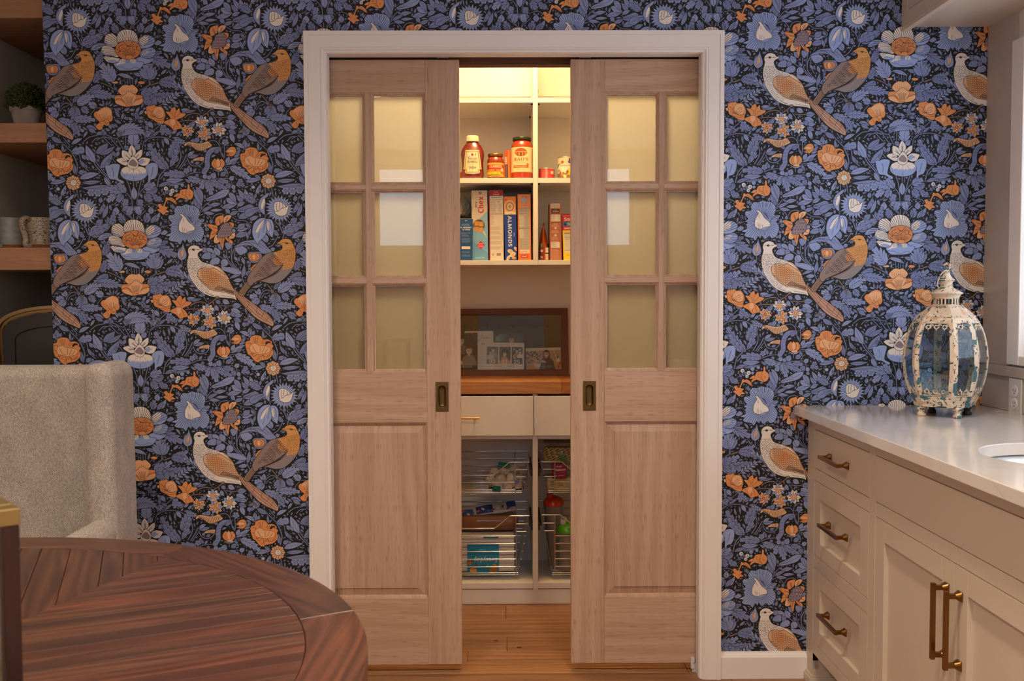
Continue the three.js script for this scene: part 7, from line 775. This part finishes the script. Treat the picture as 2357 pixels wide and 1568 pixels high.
// ---------------------------------------------------------------- the lantern
{
  const t = thing('candle_lantern', 'chipped cream and teal metal lantern with bulging glass sides on the counter', 'lantern', [1.3315, 0.9136, 0.283], 0.09);
  const chips = dataTex(512, 512, (u, v) => { const a = noise(u * 9, v * 9, 9, 9, 71) * 0.6 + noise(u * 26, v * 26, 26, 26, 72) * 0.28 + noise(u * 90, v * 90, 90, 90, 73) * 0.12, b = noise(u * 60, v * 40, 60, 40, 74) * 0.65 + noise(u * 150, v * 150, 150, 150, 75) * 0.35; let c = mix3([222, 206, 184], [204, 182, 156], noise(u * 14, v * 14, 14, 14, 76)); if (noise(u * 20, v * 20, 20, 20, 78) > 0.78) c = mix3(c, [186, 142, 104], 0.5); if (a > 0.665) c = a > 0.68 ? [70, 108, 112] : [238, 228, 214]; if (b > 0.735) c = [58, 46, 40]; return c; }, [0.32, 0.32]);
  const pm = std({ map: chips, roughness: 0.62, bumpMap: chips, bumpScale: 0.0004 }), dk = std({ color: C('#1a1c1d'), roughness: 0.6 });
  const prof = [[0.031, 0.0845], [0.0375, 0.0875], [0.055, 0.096], [0.07, 0.1025], [0.09, 0.1095], [0.115, 0.1165], [0.145, 0.121], [0.175, 0.1225], [0.205, 0.12], [0.235, 0.1145], [0.262, 0.1065], [0.284, 0.0955], [0.302, 0.083], [0.318, 0.065], [0.33, 0.05]];
  const R = (y) => { for (let i = 1; i < prof.length; i++) if (prof[i][0] >= y) { const [a, b] = [prof[i - 1], prof[i]]; return a[1] + (b[1] - a[1]) * (y - a[0]) / (b[0] - a[0]); } return 0.05; };
  const D = Math.PI / 180, ang = []; for (let k = 0; k < 4; k++) ang.push((90 * k - 17.5) * D, (90 * k + 17.5) * D);        // narrow faces look along the axes
  const V = (i, y, k = 1) => { const a = ang[(i + 8) % 8], r = R(y) * k; return [r * Math.sin(a), y, r * Math.cos(a)]; };
  const face = (i, u, y, k = 1) => { const a = V(i, y, k), b = V(i + 1, y, k); return [a[0] + (b[0] - a[0]) * u, y, a[2] + (b[2] - a[2]) * u]; };
  // solid strip over face parameters: u0..u1 (functions of y), y0..y1, with thickness
  const slab = (i, u0, u1, y0, y1, th, n = 10, out = 0) => { const pos = [], q = (a, b, c, d) => pos.push(...a, ...b, ...c, ...a, ...c, ...d), nrm = (() => { const a = V(i, 0.175), b = V(i + 1, 0.175), m = [(a[0] + b[0]) / 2, (a[2] + b[2]) / 2], l = Math.hypot(...m); return [m[0] / l, m[1] / l]; })(); const P = (u, y, o) => { const f = face(i, u, y); return [f[0] + nrm[0] * o, y, f[2] + nrm[1] * o]; }; for (let j = 0; j < n; j++) { const a = y0 + (y1 - y0) * j / n, b = y0 + (y1 - y0) * (j + 1) / n; q(P(u0(a), a, out), P(u1(a), a, out), P(u1(b), b, out), P(u0(b), b, out)); q(P(u1(a), a, out - th), P(u0(a), a, out - th), P(u0(b), b, out - th), P(u1(b), b, out - th)); q(P(u1(a), a, out), P(u1(a), a, out - th), P(u1(b), b, out - th), P(u1(b), b, out)); q(P(u0(a), a, out - th), P(u0(a), a, out), P(u0(b), b, out), P(u0(b), b, out - th)); } q(P(u0(y1), y1, out), P(u1(y1), y1, out), P(u1(y1), y1, out - th), P(u0(y1), y1, out - th)); q(P(u0(y0), y0, out - th), P(u1(y0), y0, out - th), P(u1(y0), y0, out), P(u0(y0), y0, out)); const g = new THREE.BufferGeometry(); g.setAttribute('position', new THREE.Float32BufferAttribute(pos, 3)); g.computeVertexNormals(); return g; };
  const wid = (i, y) => { const a = V(i, y), b = V(i + 1, y); return Math.hypot(a[0] - b[0], a[2] - b[2]); };
  for (let i = 0; i < 8; i++) {
    const f = 0.0125, e = (y) => f / wid(i, y), z = () => 0, o = () => 1;
    part('side_rib', uvBox(slab(i, z, e, 0.06, 0.29, 0.004)), pm, t); part('side_rib', uvBox(slab(i, (y) => 1 - e(y), o, 0.06, 0.29, 0.004)), pm, t);
    part('shoulder_panel', uvBox(merge([slab(i, z, o, 0.283, 0.33, 0.004, 5), slab(i, z, o, 0.3, 0.304, 0.003, 1, 0.0016)])), pm, t);
    part('bottom_rail', uvBox(merge([slab(i, z, o, 0.031, 0.066, 0.004, 4), slab(i, z, o, 0.031, 0.037, 0.004, 1, 0.002)])), pm, t);
    part('glass', slab(i, e, (y) => 1 - e(y), 0.066, 0.283, 0.0015, 10, -0.0012), phys({ color: C('#dfeaf0'), transmission: 1, thickness: 0, roughness: 0.01 }), t);
    // pierced edging: little rings hanging from the top and standing on the bottom rail
    for (const [y, s] of [[0.2755, -1], [0.0735, 1]]) { const w = wid(i, y) - 2 * f, n = Math.max(1, Math.round(w / 0.021)), gs = []; const m = face(i, 0.5, y), aa = Math.atan2(m[0], m[2]); for (let k = 0; k < n; k++) { const u = (f + w * (k + 0.5) / n) / wid(i, y), c = face(i, u, y + s * 0.0055), put = (g) => { g.rotateX(s * 0.2); g.rotateY(aa); g.translate(c[0], c[1], c[2]); gs.push(g.toNonIndexed()); }; const r1 = new THREE.TorusGeometry(0.0062, 0.0021, 6, 16); r1.scale(1, 0.85, 0.5); put(r1); const tip = new THREE.ConeGeometry(0.0024, 0.006, 8); tip.rotateX(s < 0 ? Math.PI : 0); tip.translate(0, s * 0.0095, 0); put(tip); const r2 = new THREE.TorusGeometry(0.0036, 0.0017, 6, 12); r2.scale(1, 0.7, 0.5); r2.translate(0.0095, -s * 0.006, 0); put(r2); const r3 = r2.clone(); r3.translate(-0.019, 0, 0); } gs.push(slab(i, () => f / wid(i, y), () => 1 - f / wid(i, y), y - s * 0.0075 - 0.0025, y - s * 0.0075 + 0.0025, 0.0025, 1)); part('pierced_edging', uvBox(merge(gs.map((g) => { g.setAttribute('uv', new THREE.BufferAttribute(new Float32Array(g.attributes.position.count * 2), 2)); return g; }))), pm, t); }
  }
  const base = new THREE.CylinderGeometry(0.084, 0.084, 0.004, 8); base.rotateY(17.5 * D); base.translate(0, 0.033, 0); part('base_plate', uvBox(base), dk, t);
  // vented neck, cap, finial
  part('neck', uvBox(lathe([[0.048, 0.3295], [0.05, 0.3305], [0.049, 0.3325], [0.0375, 0.334], [0.036, 0.3355], [0.0355, 0.337], [0.033, 0.337], [0.033, 0.331]], 32)), pm, t);
  for (let k = 0; k < 22; k++) { const a = k / 22 * 2 * Math.PI, g = rbox(0.0052, 0.0165, 0.0022, 0.0008, 0, 0.3448, 0.0352); g.rotateY(a); part('vent_bar', uvBox(g), pm, t); }
  part('vent_lining', lathe([[0.026, 0.336], [0.026, 0.353]], 24), dk, t);
  part('cap', uvBox(lathe([[0.033, 0.3525], [0.036, 0.3525], [0.0365, 0.355], [0.0375, 0.3595], [0.0415, 0.3655], [0.0475, 0.3685], [0.048, 0.37], [0.0465, 0.3715], [0.0385, 0.376], [0.0305, 0.3815], [0.022, 0.3855], [0.0185, 0.388], [0.0165, 0.394], [0.0165, 0.4005], [0.0205, 0.4065], [0.0235, 0.4095], [0.0225, 0.412], [0.0165, 0.416], [0.0115, 0.423], [0.0085, 0.432], [0.0075, 0.437], [0.0078, 0.44], [0, 0.4405]], 36)), pm, t);
  part('finial_ring', (() => { const g = new THREE.TorusGeometry(0.0078, 0.004, 10, 24); g.rotateY(-0.6); g.translate(0.0005, 0.4505, 0); return uvBox(g); })(), pm, t);
  part('carry_handle', uvBox(tube([[-0.006, 0.44, 0.008], [-0.019, 0.43, 0.008], [-0.0275, 0.413, 0.006], [-0.0305, 0.397, 0.004], [-0.026, 0.387, 0.002], [-0.02, 0.386, 0]], 0.0018, 30, 8)), pm, t);
  for (let k = 0; k < 4; k++) { const g = lathe([[0, 0], [0.0105, 0], [0.0125, 0.003], [0.012, 0.008], [0.0085, 0.012], [0.008, 0.016], [0.0115, 0.0205], [0.0145, 0.026], [0.0145, 0.0315], [0, 0.0315]], 16); g.scale(1.0, 1, 1.12); g.translate(0, 0, 0.0725); g.rotateY(k * Math.PI / 2); part('foot', uvBox(g), k === 0 || k === 3 ? pm : dk, t); }
}
// ---------------------------------------------------------------- round dining table
const woodTints = [[1, 0.98, 0.98], [0.86, 0.84, 0.86], [1.14, 0.98, 0.9], [0.94, 0.95, 0.98], [1.2, 1.02, 0.94], [0.78, 0.8, 0.84], [1.04, 1.06, 1.08]];
const tableMats = woodTints.map((k) => phys({ color: new THREE.Color(...k.map((q) => q * 0.58)), map: ACACIA, roughness: 0.36, bumpMap: ACACIA, bumpScale: 0.0006, clearcoat: 0.25, clearcoatRoughness: 0.35 }));
// horizontal board from a polygon of [x, z] points, top at y = 0, uv grain along angle a
function board(pts, th, a, bevel = 0.0007) {
  const s = new THREE.Shape(pts.map(([x, z]) => new THREE.Vector2(x, -z))), g0 = new THREE.ExtrudeGeometry(s, { depth: th - 2 * bevel, bevelEnabled: true, bevelSize: bevel, bevelThickness: bevel, bevelSegments: 1, bevelOffset: -bevel }); g0.rotateX(-Math.PI / 2); g0.translate(0, -th + bevel, 0);
  const g = g0.index ? g0.toNonIndexed() : g0, p = g.attributes.position, uv = new Float32Array(p.count * 2), ou = rnd() * 5, ov = rnd() * 5, c = Math.cos(a), n = Math.sin(a);
  for (let i = 0; i < p.count; i++) { const x = p.getX(i), z = p.getZ(i); uv[i * 2] = -x * n + z * c + p.getY(i) + ou; uv[i * 2 + 1] = x * c + z * n + ov; } g.setAttribute('uv', new THREE.BufferAttribute(uv, 2)); return g;
}
const clip = (poly, nx, nz, d) => { const out = []; for (let i = 0; i < poly.length; i++) { const a = poly[i], b = poly[(i + 1) % poly.length], da = a[0] * nx + a[1] * nz - d, db = b[0] * nx + b[1] * nz - d; if (da <= 0) out.push(a); if ((da < 0 && db > 0) || (da > 0 && db < 0)) { const k = da / (da - db); out.push([a[0] + (b[0] - a[0]) * k, a[1] + (b[1] - a[1]) * k]); } } return out; };
{
  const t = thing('dining_table', 'round dark reclaimed wood dining table with a planked top and segmented border', 'table', [-1.0115, 0.76, 1.9557]), D = Math.PI / 180, R0 = 0.726, R1 = 0.8164, TH = 0.034;
  for (let k = 0; k < 8; k++) {
    const a0 = (-65 + 43.5 * Math.min(k, 1) + (k > 1 ? (k - 1) * 45.2 : 0)) * D, a1 = (-65 + 43.5 + k * 45.2) * D, pts = [], m = (a0 + a1) / 2, e0 = 0.0008 / R1;
    const b1 = k === 7 ? (-65 + 360) * D : a1; for (let i = 0; i <= 20; i++) { const a = a0 + e0 + (b1 - a0 - 2 * e0) * i / 20; pts.push([R1 * Math.cos(a), R1 * Math.sin(a)]); } for (let i = 20; i >= 0; i--) { const a = a0 + e0 + (b1 - a0 - 2 * e0) * i / 20 + 0.035 * (i === 0 || i === 20 ? 1 : 1); pts.push([R0 * Math.cos(a - 0.035 + 0.018), R0 * Math.sin(a - 0.035 + 0.018)]); }
    part('border_plank', board(pts, TH, m + Math.PI / 2, 0.0009), tableMats[[1, 2, 0, 4, 3, 1, 0, 6][k]], t);
  }
  const circle = Array.from({ length: 96 }, (_, i) => { const a = i / 96 * 2 * Math.PI; return [(R0 - 0.001) * Math.cos(a), (R0 - 0.001) * Math.sin(a)]; }), A = [0.155, 0.02];
  for (let q = 0; q < 4; q++) {
    const lo = (-75 + 90 * q) * D, hi = lo + Math.PI / 2, g = [-25, 63, 155, 250][q] * D; let w = clip(circle, Math.sin(lo), -Math.cos(lo), Math.sin(lo) * A[0] - Math.cos(lo) * A[1]); w = clip(w, -Math.sin(hi), Math.cos(hi), -Math.sin(hi) * A[0] + Math.cos(hi) * A[1]);
    const ts = w.map((p) => -p[0] * Math.sin(g) + p[1] * Math.cos(g)), t0 = Math.min(...ts), t1 = Math.max(...ts); let y = t0, k = 0;
    while (y < t1) { const wd = 0.038 + 0.026 * rnd(), y1 = Math.min(y + wd, t1 + 0.001); let s = clip(w, -Math.sin(g), Math.cos(g), y1 - 0.0006); s = clip(s, Math.sin(g), -Math.cos(g), -(y + 0.0006)); const area = s.reduce((m, p, i) => { const n = s[(i + 1) % s.length]; return m + p[0] * n[1] - p[1] * n[0]; }, 0); if (s.length > 2 && Math.abs(area) > 0.0006) part('plank', board(s, TH - 0.003, g, 0.0006), tableMats[q === 3 ? [5, 1, 5, 5][k % 4] : Math.floor(rnd() * 7)], t, [0, -0.0005 - 0.0006 * rnd(), 0]); y = y1; k++; }
  }
  part('underlayer', (() => { const g = new THREE.CylinderGeometry(0.8, 0.79, 0.02, 96); g.translate(0, -TH - 0.0105, 0); return uvBox(g, 'x'); })(), tableMats[1], t);
  part('apron', uvBox(lathe([[0.66, -0.045], [0.66, -0.115], [0.64, -0.115], [0.64, -0.045]], 72), 'x'), tableMats[0], t);
  part('pedestal', uvBox(lathe([[0.2, -0.045], [0.2, -0.07], [0.11, -0.1], [0.085, -0.2], [0.12, -0.36], [0.13, -0.45], [0.09, -0.52], [0.11, -0.58], [0.16, -0.62], [0.16, -0.66], [0, -0.66]], 40)), tableMats[1], t);
  for (let k = 0; k < 4; k++) { const g = uvBox(extrude([[0.08, -0.755], [0.5, -0.755], [0.5, -0.715], [0.4, -0.7], [0.25, -0.65], [0.14, -0.56], [0.06, -0.56]], 0.07, 0.006), 'x'); g.translate(0, 0, -0.035); g.rotateY(k * Math.PI / 2 + 0.5); part('foot', g, tableMats[0], t); }
}
{ // square wooden lantern with a brass top standing on the table, cut by the left edge of the photograph
  const t = thing('table_lantern', 'dark wood lantern with a brass top on the table, at the left photo edge', 'lantern', [-0.532, 0.7603, 2.2], Math.atan2(0.64, -0.77)), S = 0.21, H = 0.2876;  // local -x... edge along +x from the near corner
  t.rotation.y = -Math.atan2(0.64, -0.77);
  const wd = phys({ map: ACACIA, color: C('#8a5a48'), roughness: 0.35, clearcoat: 0.3 }), br = std({ color: C('#b59d6a'), metalness: 1, roughness: 0.34 });
  const px = (x0, x1, y0, y1, z0, z1, r) => ext(x0, x1, y0, y1, z0, z1, r);
  for (const [x, z] of [[0.001, 0.001], [S - 0.019, 0.001], [0.001, S - 0.019], [S - 0.019, S - 0.019]]) part('post', uvBox(px(x, x + 0.018, 0.02, H - 0.019, z, z + 0.018, 0.0015)), wd, t);
  part('top_rim', [px(0, S, H - 0.019, H, 0, 0.03, 0.0015), px(0, S, H - 0.019, H, S - 0.03, S, 0.0015), px(0, 0.03, H - 0.019, H, 0.0302, S - 0.0302, 0.0015), px(S - 0.03, S, H - 0.019, H, 0.0302, S - 0.0302, 0.0015)], br, t);
  part('top_plate', uvBox(px(0.0302, S - 0.0302, H - 0.012, H - 0.004, 0.0302, S - 0.0302, 0.001)), std({ color: C('#a8763e'), metalness: 1, roughness: 0.3 }), t);
  part('base', uvBox(px(0, S, 0, 0.0198, 0, S, 0.002), 'x'), wd, t);
  for (const [a, b, c, d] of [[0.02, S - 0.02, 0.008, 0.0098], [0.02, S - 0.02, S - 0.0098, S - 0.008]]) part('glass', px(a, b, 0.0205, H - 0.0195, c, d, 0), M.pane, t);
  for (const [c, d] of [[0.008, 0.0098], [S - 0.0098, S - 0.008]]) part('glass', px(c, d, 0.0205, H - 0.0195, 0.02, S - 0.02, 0), M.pane, t);
}
// ---------------------------------------------------------------- wing chair
{
  const fab = dataTex(512, 512, (u, v, x, y) => { const tw = ((x + y) >> 1) % 4 < 2 ? 6 : -5, q = 172 + tw + 46 * (hash(x >> 1, y >> 2, 15) - 0.5) + 26 * (hash(x, y >> 1, 16) - 0.5) + 16 * (noise(u * 12, v * 8, 12, 8, 17) - 0.5); return [q * 1.02, q * 0.985, q * 0.95]; }, [0.42, 0.42]);
  const fm = phys({ map: fab, color: C('#efeae6'), roughness: 0.95, sheen: 0.25, sheenColor: C('#ffffff'), sheenRoughness: 0.6, bumpMap: fab, bumpScale: 0.0006 });
  const t = thing('wing_chair', 'pale heathered fabric wing chair pulled up behind the round table', 'chair', [-1.4, 0, 0.45]);
  const soft = (w, h, d, r, x, y, z, bow = 0, s = 6) => { const g = rbox(w, h, d, r, 0, 0, 0, s), p = g.attributes.position; for (let i = 0; i < p.count; i++) { const a = p.getX(i) / (w / 2), b = p.getY(i) / (h / 2), c = p.getZ(i); p.setZ(i, c + (c > 0 ? bow * (1 - a * a) * (1 - b * b) : 0)); p.setY(i, p.getY(i) + (b > 0.7 ? 0.006 * Math.cos(a * 1.6) : 0)); } g.computeVertexNormals(); const q = uvBox(g); q.translate(x, y, z); return q; };
  part('backrest', soft(0.49, 0.66, 0.11, 0.035, 0, 0.752, -0.058, 0.012), fm, t);
  for (const s of [-1, 1]) {
    const g = soft(0.083, 0.635, 0.2, 0.033, 0, 0, 0, 0, 7), p = g.attributes.position; for (let i = 0; i < p.count; i++) { const y = p.getY(i); p.setX(i, p.getX(i) + s * 0.006 * (0.3 - y) / 0.6); } g.translate(s * 0.266, 0.772, -0.018); g.computeVertexNormals(); const w = part('wing', g, fm, t);
    part('piping', uvBox(tube([[s * 0.304, 0.47, 0.062], [s * 0.3025, 0.7, 0.062], [s * 0.3005, 1.03, 0.058], [s * 0.297, 1.073, 0.046], [s * 0.292, 1.086, 0.02], [s * 0.291, 1.086, -0.08]], 0.0026, 40, 8)), fm, w);
    part('arm', soft(0.075, 0.2, 0.5, 0.035, s * 0.272, 0.555, 0.24), fm, t);
    for (const z of [0.02, 0.46]) { const l = new THREE.CylinderGeometry(0.02, 0.013, 0.32, 4); l.rotateY(Math.PI / 4); l.translate(s * 0.25, 0.16, z); part('leg', uvBox(l), std({ map: ACACIA, color: C('#c9b0a0'), roughness: 0.5 }), t); }
  }
  part('seat_base', soft(0.6, 0.13, 0.55, 0.03, 0, 0.384, 0.23), fm, t); part('seat_cushion', soft(0.465, 0.1, 0.5, 0.035, 0, 0.502, 0.255), fm, t);
}
// ---------------------------------------------------------------- niche with open shelves at the far left
const shelfOak = std({ map: OAK, color: C('#e6cdb8'), roughness: 0.55 });
for (const [y0, y1, l] of [[2.1903, 2.254, 'thick oak shelf at the top left corner of the photo'], [1.787, 1.8507, 'thick oak shelf holding the small potted bush'], [1.3705, 1.4439, 'thick oak shelf holding two stoneware mugs']]) solo('wall_shelf', uvBox(ext(XL + 0.0005, -1.2475, y0, y1, -0.69, -0.02, 0.0015), 'x'), shelfOak, l, 'shelf');
{
  const t = thing('potted_bush', 'round dark green bush in a whitewashed clay pot on the middle shelf', 'potted plant', [-1.634, 1.8508, -0.17]);
  part('pot', lathe([[0, 0.002], [0.034, 0], [0.0365, 0.003], [0.0485, 0.062], [0.0535, 0.0635], [0.0545, 0.067], [0.054, 0.076], [0.0525, 0.0785], [0.05, 0.077], [0.048, 0.066], [0, 0.066]], 44), std({ map: dataTex(128, 128, (u, v) => mix3([202, 192, 180], [168, 154, 138], noise(u * 12, v * 9, 12, 9, 33) * 0.7 + noise(u * 40, v * 40, 40, 40, 34) * 0.3)), roughness: 0.9 }), t);
  part('soil', (() => { const g = new THREE.CylinderGeometry(0.0485, 0.0485, 0.004, 32); g.translate(0, 0.0685, 0); return g; })(), M.dark, t);
  const fol = part('foliage', new THREE.SphereGeometry(0.05, 24, 16).translate(0, 0.092, 0), std({ color: C('#1d2410'), roughness: 0.8 }), t);
  const lg = new THREE.SphereGeometry(0.0062, 6, 4); lg.scale(1, 0.28, 0.62); lg.translate(0.005, 0, 0); const inst = new THREE.InstancedMesh(lg, std({ color: C('#ffffff'), roughness: 0.6 }), 1500), m4 = new THREE.Matrix4(), q = new THREE.Quaternion(), cc = new THREE.Color();
  for (let i = 0; i < 1500; i++) { const z = rr(-0.35, 1), a = rr(0, 6.283), r = Math.sqrt(1 - z * z), n = new THREE.Vector3(r * Math.cos(a), z, r * Math.sin(a)), k = rr(0.047, 0.06); q.setFromUnitVectors(new THREE.Vector3(1, 0, 0), n.clone().add(new THREE.Vector3(rr(-0.9, 0.9), rr(-0.5, 1.1), rr(-0.9, 0.9))).normalize()); m4.compose(new THREE.Vector3(n.x * k * 1.02, 0.092 + n.y * k * 1.04, n.z * k * 1.02), q, new THREE.Vector3(1, 1, 1).multiplyScalar(rr(0.8, 1.4))); inst.setMatrixAt(i, m4); const b = rnd(); inst.setColorAt(i, cc.setRGB(0.028 + 0.06 * b * b, 0.05 + 0.075 * b * b, 0.014)); }
  inst.name = 'leaves'; inst.userData.kind = 'stuff'; inst.castShadow = inst.receiveShadow = true; fol.add(inst);
}
function mug(label, pos, turn, glaze) {
  const t = thing('mug', label, 'mug', pos, turn), clay = std({ color: C('#8a5536'), roughness: 0.8 }), gm = std({ map: glaze, roughness: 0.32 });
  part('body', uvBox(lathe([[0.0462, 0.0165], [0.0478, 0.025], [0.0486, 0.05], [0.0486, 0.085], [0.048, 0.108], [0.047, 0.1095], [0.0455, 0.108], [0.0455, 0.02], [0, 0.012]], 48)), gm, t); part('bare_clay_base', lathe([[0, 0], [0.041, 0], [0.0442, 0.003], [0.0463, 0.0166], [0.04, 0.0166]], 48), clay, t);
  const g = tube([[0, 0.1, 0.046], [0, 0.1055, 0.062], [0, 0.096, 0.076], [0, 0.078, 0.0765], [0, 0.055, 0.068], [0, 0.035, 0.062], [0, 0.018, 0.064], [0, 0.0085, 0.058], [0, 0.012, 0.047]], 0.0085, 44, 12); g.scale(1.35, 1, 1); part('handle', uvBox(g), gm, t);
}
mug('pale grey blue glazed mug with a bare clay foot at the far left', [-1.7075, 1.4441, -0.185], -0.3, dataTex(128, 128, (u, v) => mix3([172, 172, 166], [146, 148, 142], noise(u * 5, v * 9, 5, 9, 35)), [0.1, 0.1]));
mug('brown speckled cream mug with a bare clay foot beside the wallpaper edge', [-1.6015, 1.4441, -0.185], -0.42, dataTex(256, 256, (u, v) => { const s = noise(u * 52, v * 52, 52, 52, 36); return s > 0.7 ? mix3([120, 84, 56], [66, 44, 32], (s - 0.7) * 4) : mix3([206, 192, 170], [178, 160, 134], noise(u * 6, v * 6, 6, 6, 37)); }, [0.1, 0.1]));
{
  const t = thing('bread_bin', 'glossy black arched case with two polished brass rims below the mug shelf', 'case', [-1.475, 0.9145, -0.06]);
  const arch = (a, top, b) => { const p = [[a, 0]]; for (let i = 0; i <= 28; i++) { const q = i / 28 * Math.PI, c = Math.cos(q), s = Math.sin(q); p.push([a * Math.sign(c) * Math.pow(Math.abs(c), 0.9), top - b + b * Math.pow(s, 0.9)]); } p.push([-a, 0]); return p; };
  const hollow = (o, i, z0, z1) => { const s = new THREE.Shape(o.map(([x, y]) => new THREE.Vector2(x, y))); const h = i.slice().reverse(); s.holes.push(new THREE.Path(h.map(([x, y]) => new THREE.Vector2(x, Math.max(y, 0.001))))); const g = new THREE.ExtrudeGeometry(s, { depth: z1 - z0 - 0.002, bevelEnabled: true, bevelSize: 0.001, bevelThickness: 0.001, bevelSegments: 2 }); g.translate(0, 0, z0); return g; };
  const b = extrude(arch(0.212, 0.318, 0.07), 0.34, 0.001); b.translate(0, 0.0005, -0.35); part('case', b, phys({ color: C('#07070a'), roughness: 0.2, clearcoat: 1 }), t);
  part('outer_rim', hollow(arch(0.226, 0.3375, 0.076), arch(0.218, 0.328, 0.073), -0.02, 0.0), std({ color: C('#b39a72'), metalness: 1, roughness: 0.12 }), t, [0, 0.001, 0]); part('inner_rim', hollow(arch(0.217, 0.3265, 0.073), arch(0.208, 0.314, 0.069), -0.03, -0.008), std({ color: C('#9b825c'), metalness: 1, roughness: 0.2 }), t, [0, 0.001, 0]);
  part('door_groove', hollow(arch(0.17, 0.27, 0.05), arch(0.166, 0.266, 0.048), -0.012, -0.008), M.dark, t, [0, 0.001, 0]);
}
{
  const t = thing('niche_cabinet', 'low putty painted cabinet in the shelf niche behind the wing chair', 'cabinet');
  part('cabinet_body', ext(XL + 0.001, -1.2475, 0.09, 0.884, -0.69, -0.05, 0.002), M.paint, t); part('plinth', ext(XL + 0.001, -1.2475, 0.001, 0.0898, -0.69, -0.1, 0.001), M.paint, t); part('cabinet_top', uvBox(ext(XL + 0.001, -1.2475, 0.8842, 0.9142, -0.695, -0.025, 0.002)), M.quartz, t);
  part('cabinet_door', ext(XL + 0.02, -1.2675, 0.11, 0.865, -0.0498, -0.031, 0.002), M.paint, t);
}
// ---------------------------------------------------------------- lamps: each a glowing fitting and a light in front of it
const glow = (c, k) => std({ color: C('#ffffff'), emissive: c, emissiveIntensity: k, roughness: 0.5 });
const lampSpots = [[-0.95, 1.7], [0.55, 1.7], [-0.95, 3.9], [0.55, 3.9]];
lampSpots.forEach(([x, z], i) => {
  const t = thing('downlight', ['recessed ceiling downlight above the table, nearest the wing chair', 'recessed ceiling downlight nearest the sink cabinet', 'recessed ceiling downlight behind the camera on the left', 'recessed ceiling downlight behind the camera on the right'][i], 'ceiling light', [x, CEIL, z], 0, 'recessed downlights in the ceiling');
  part('trim_ring', lathe([[0.062, -0.001], [0.066, -0.006], [0.082, -0.004], [0.086, -0.0005], [0.062, -0.0003]], 36), M.white, t); const g = new THREE.CircleGeometry(0.061, 32); g.rotateX(Math.PI / 2); part('lamp_lens', g, glow(WARM, LAMPS.glow), t, [0, -0.002, 0]);
  const s = new THREE.SpotLight(WARM, LAMPS.down, 0, 1.25, 0.9, 2); s.position.set(x, CEIL - 0.02, z); s.target.position.set(x, 0, z); s.castShadow = true; s.shadow.radius = 5; s.shadow.mapSize.set(1024, 1024); scene.add(s, s.target);
});
{
  const t = thing('pantry_lamp', 'flush round amber ceiling lamp inside the pantry above the aisle', 'ceiling light', [0.05, PCEIL, -0.5]);
  part('lamp_base', lathe([[0, -0.0005], [0.15, -0.0005], [0.152, -0.012], [0.145, -0.02], [0, -0.02]], 40), M.brass, t); part('lamp_shade', lathe([[0, -0.055], [0.06, -0.052], [0.11, -0.042], [0.135, -0.028], [0.14, -0.0205]], 40), glow(AMBER, LAMPS.glow), t);
  const p = new THREE.PointLight(AMBER, LAMPS.pantry, 0, 2); p.position.set(0.05, PCEIL - 0.09, -0.5); p.castShadow = true; p.shadow.radius = 8; scene.add(p);
}
renderer.render(scene, camera);
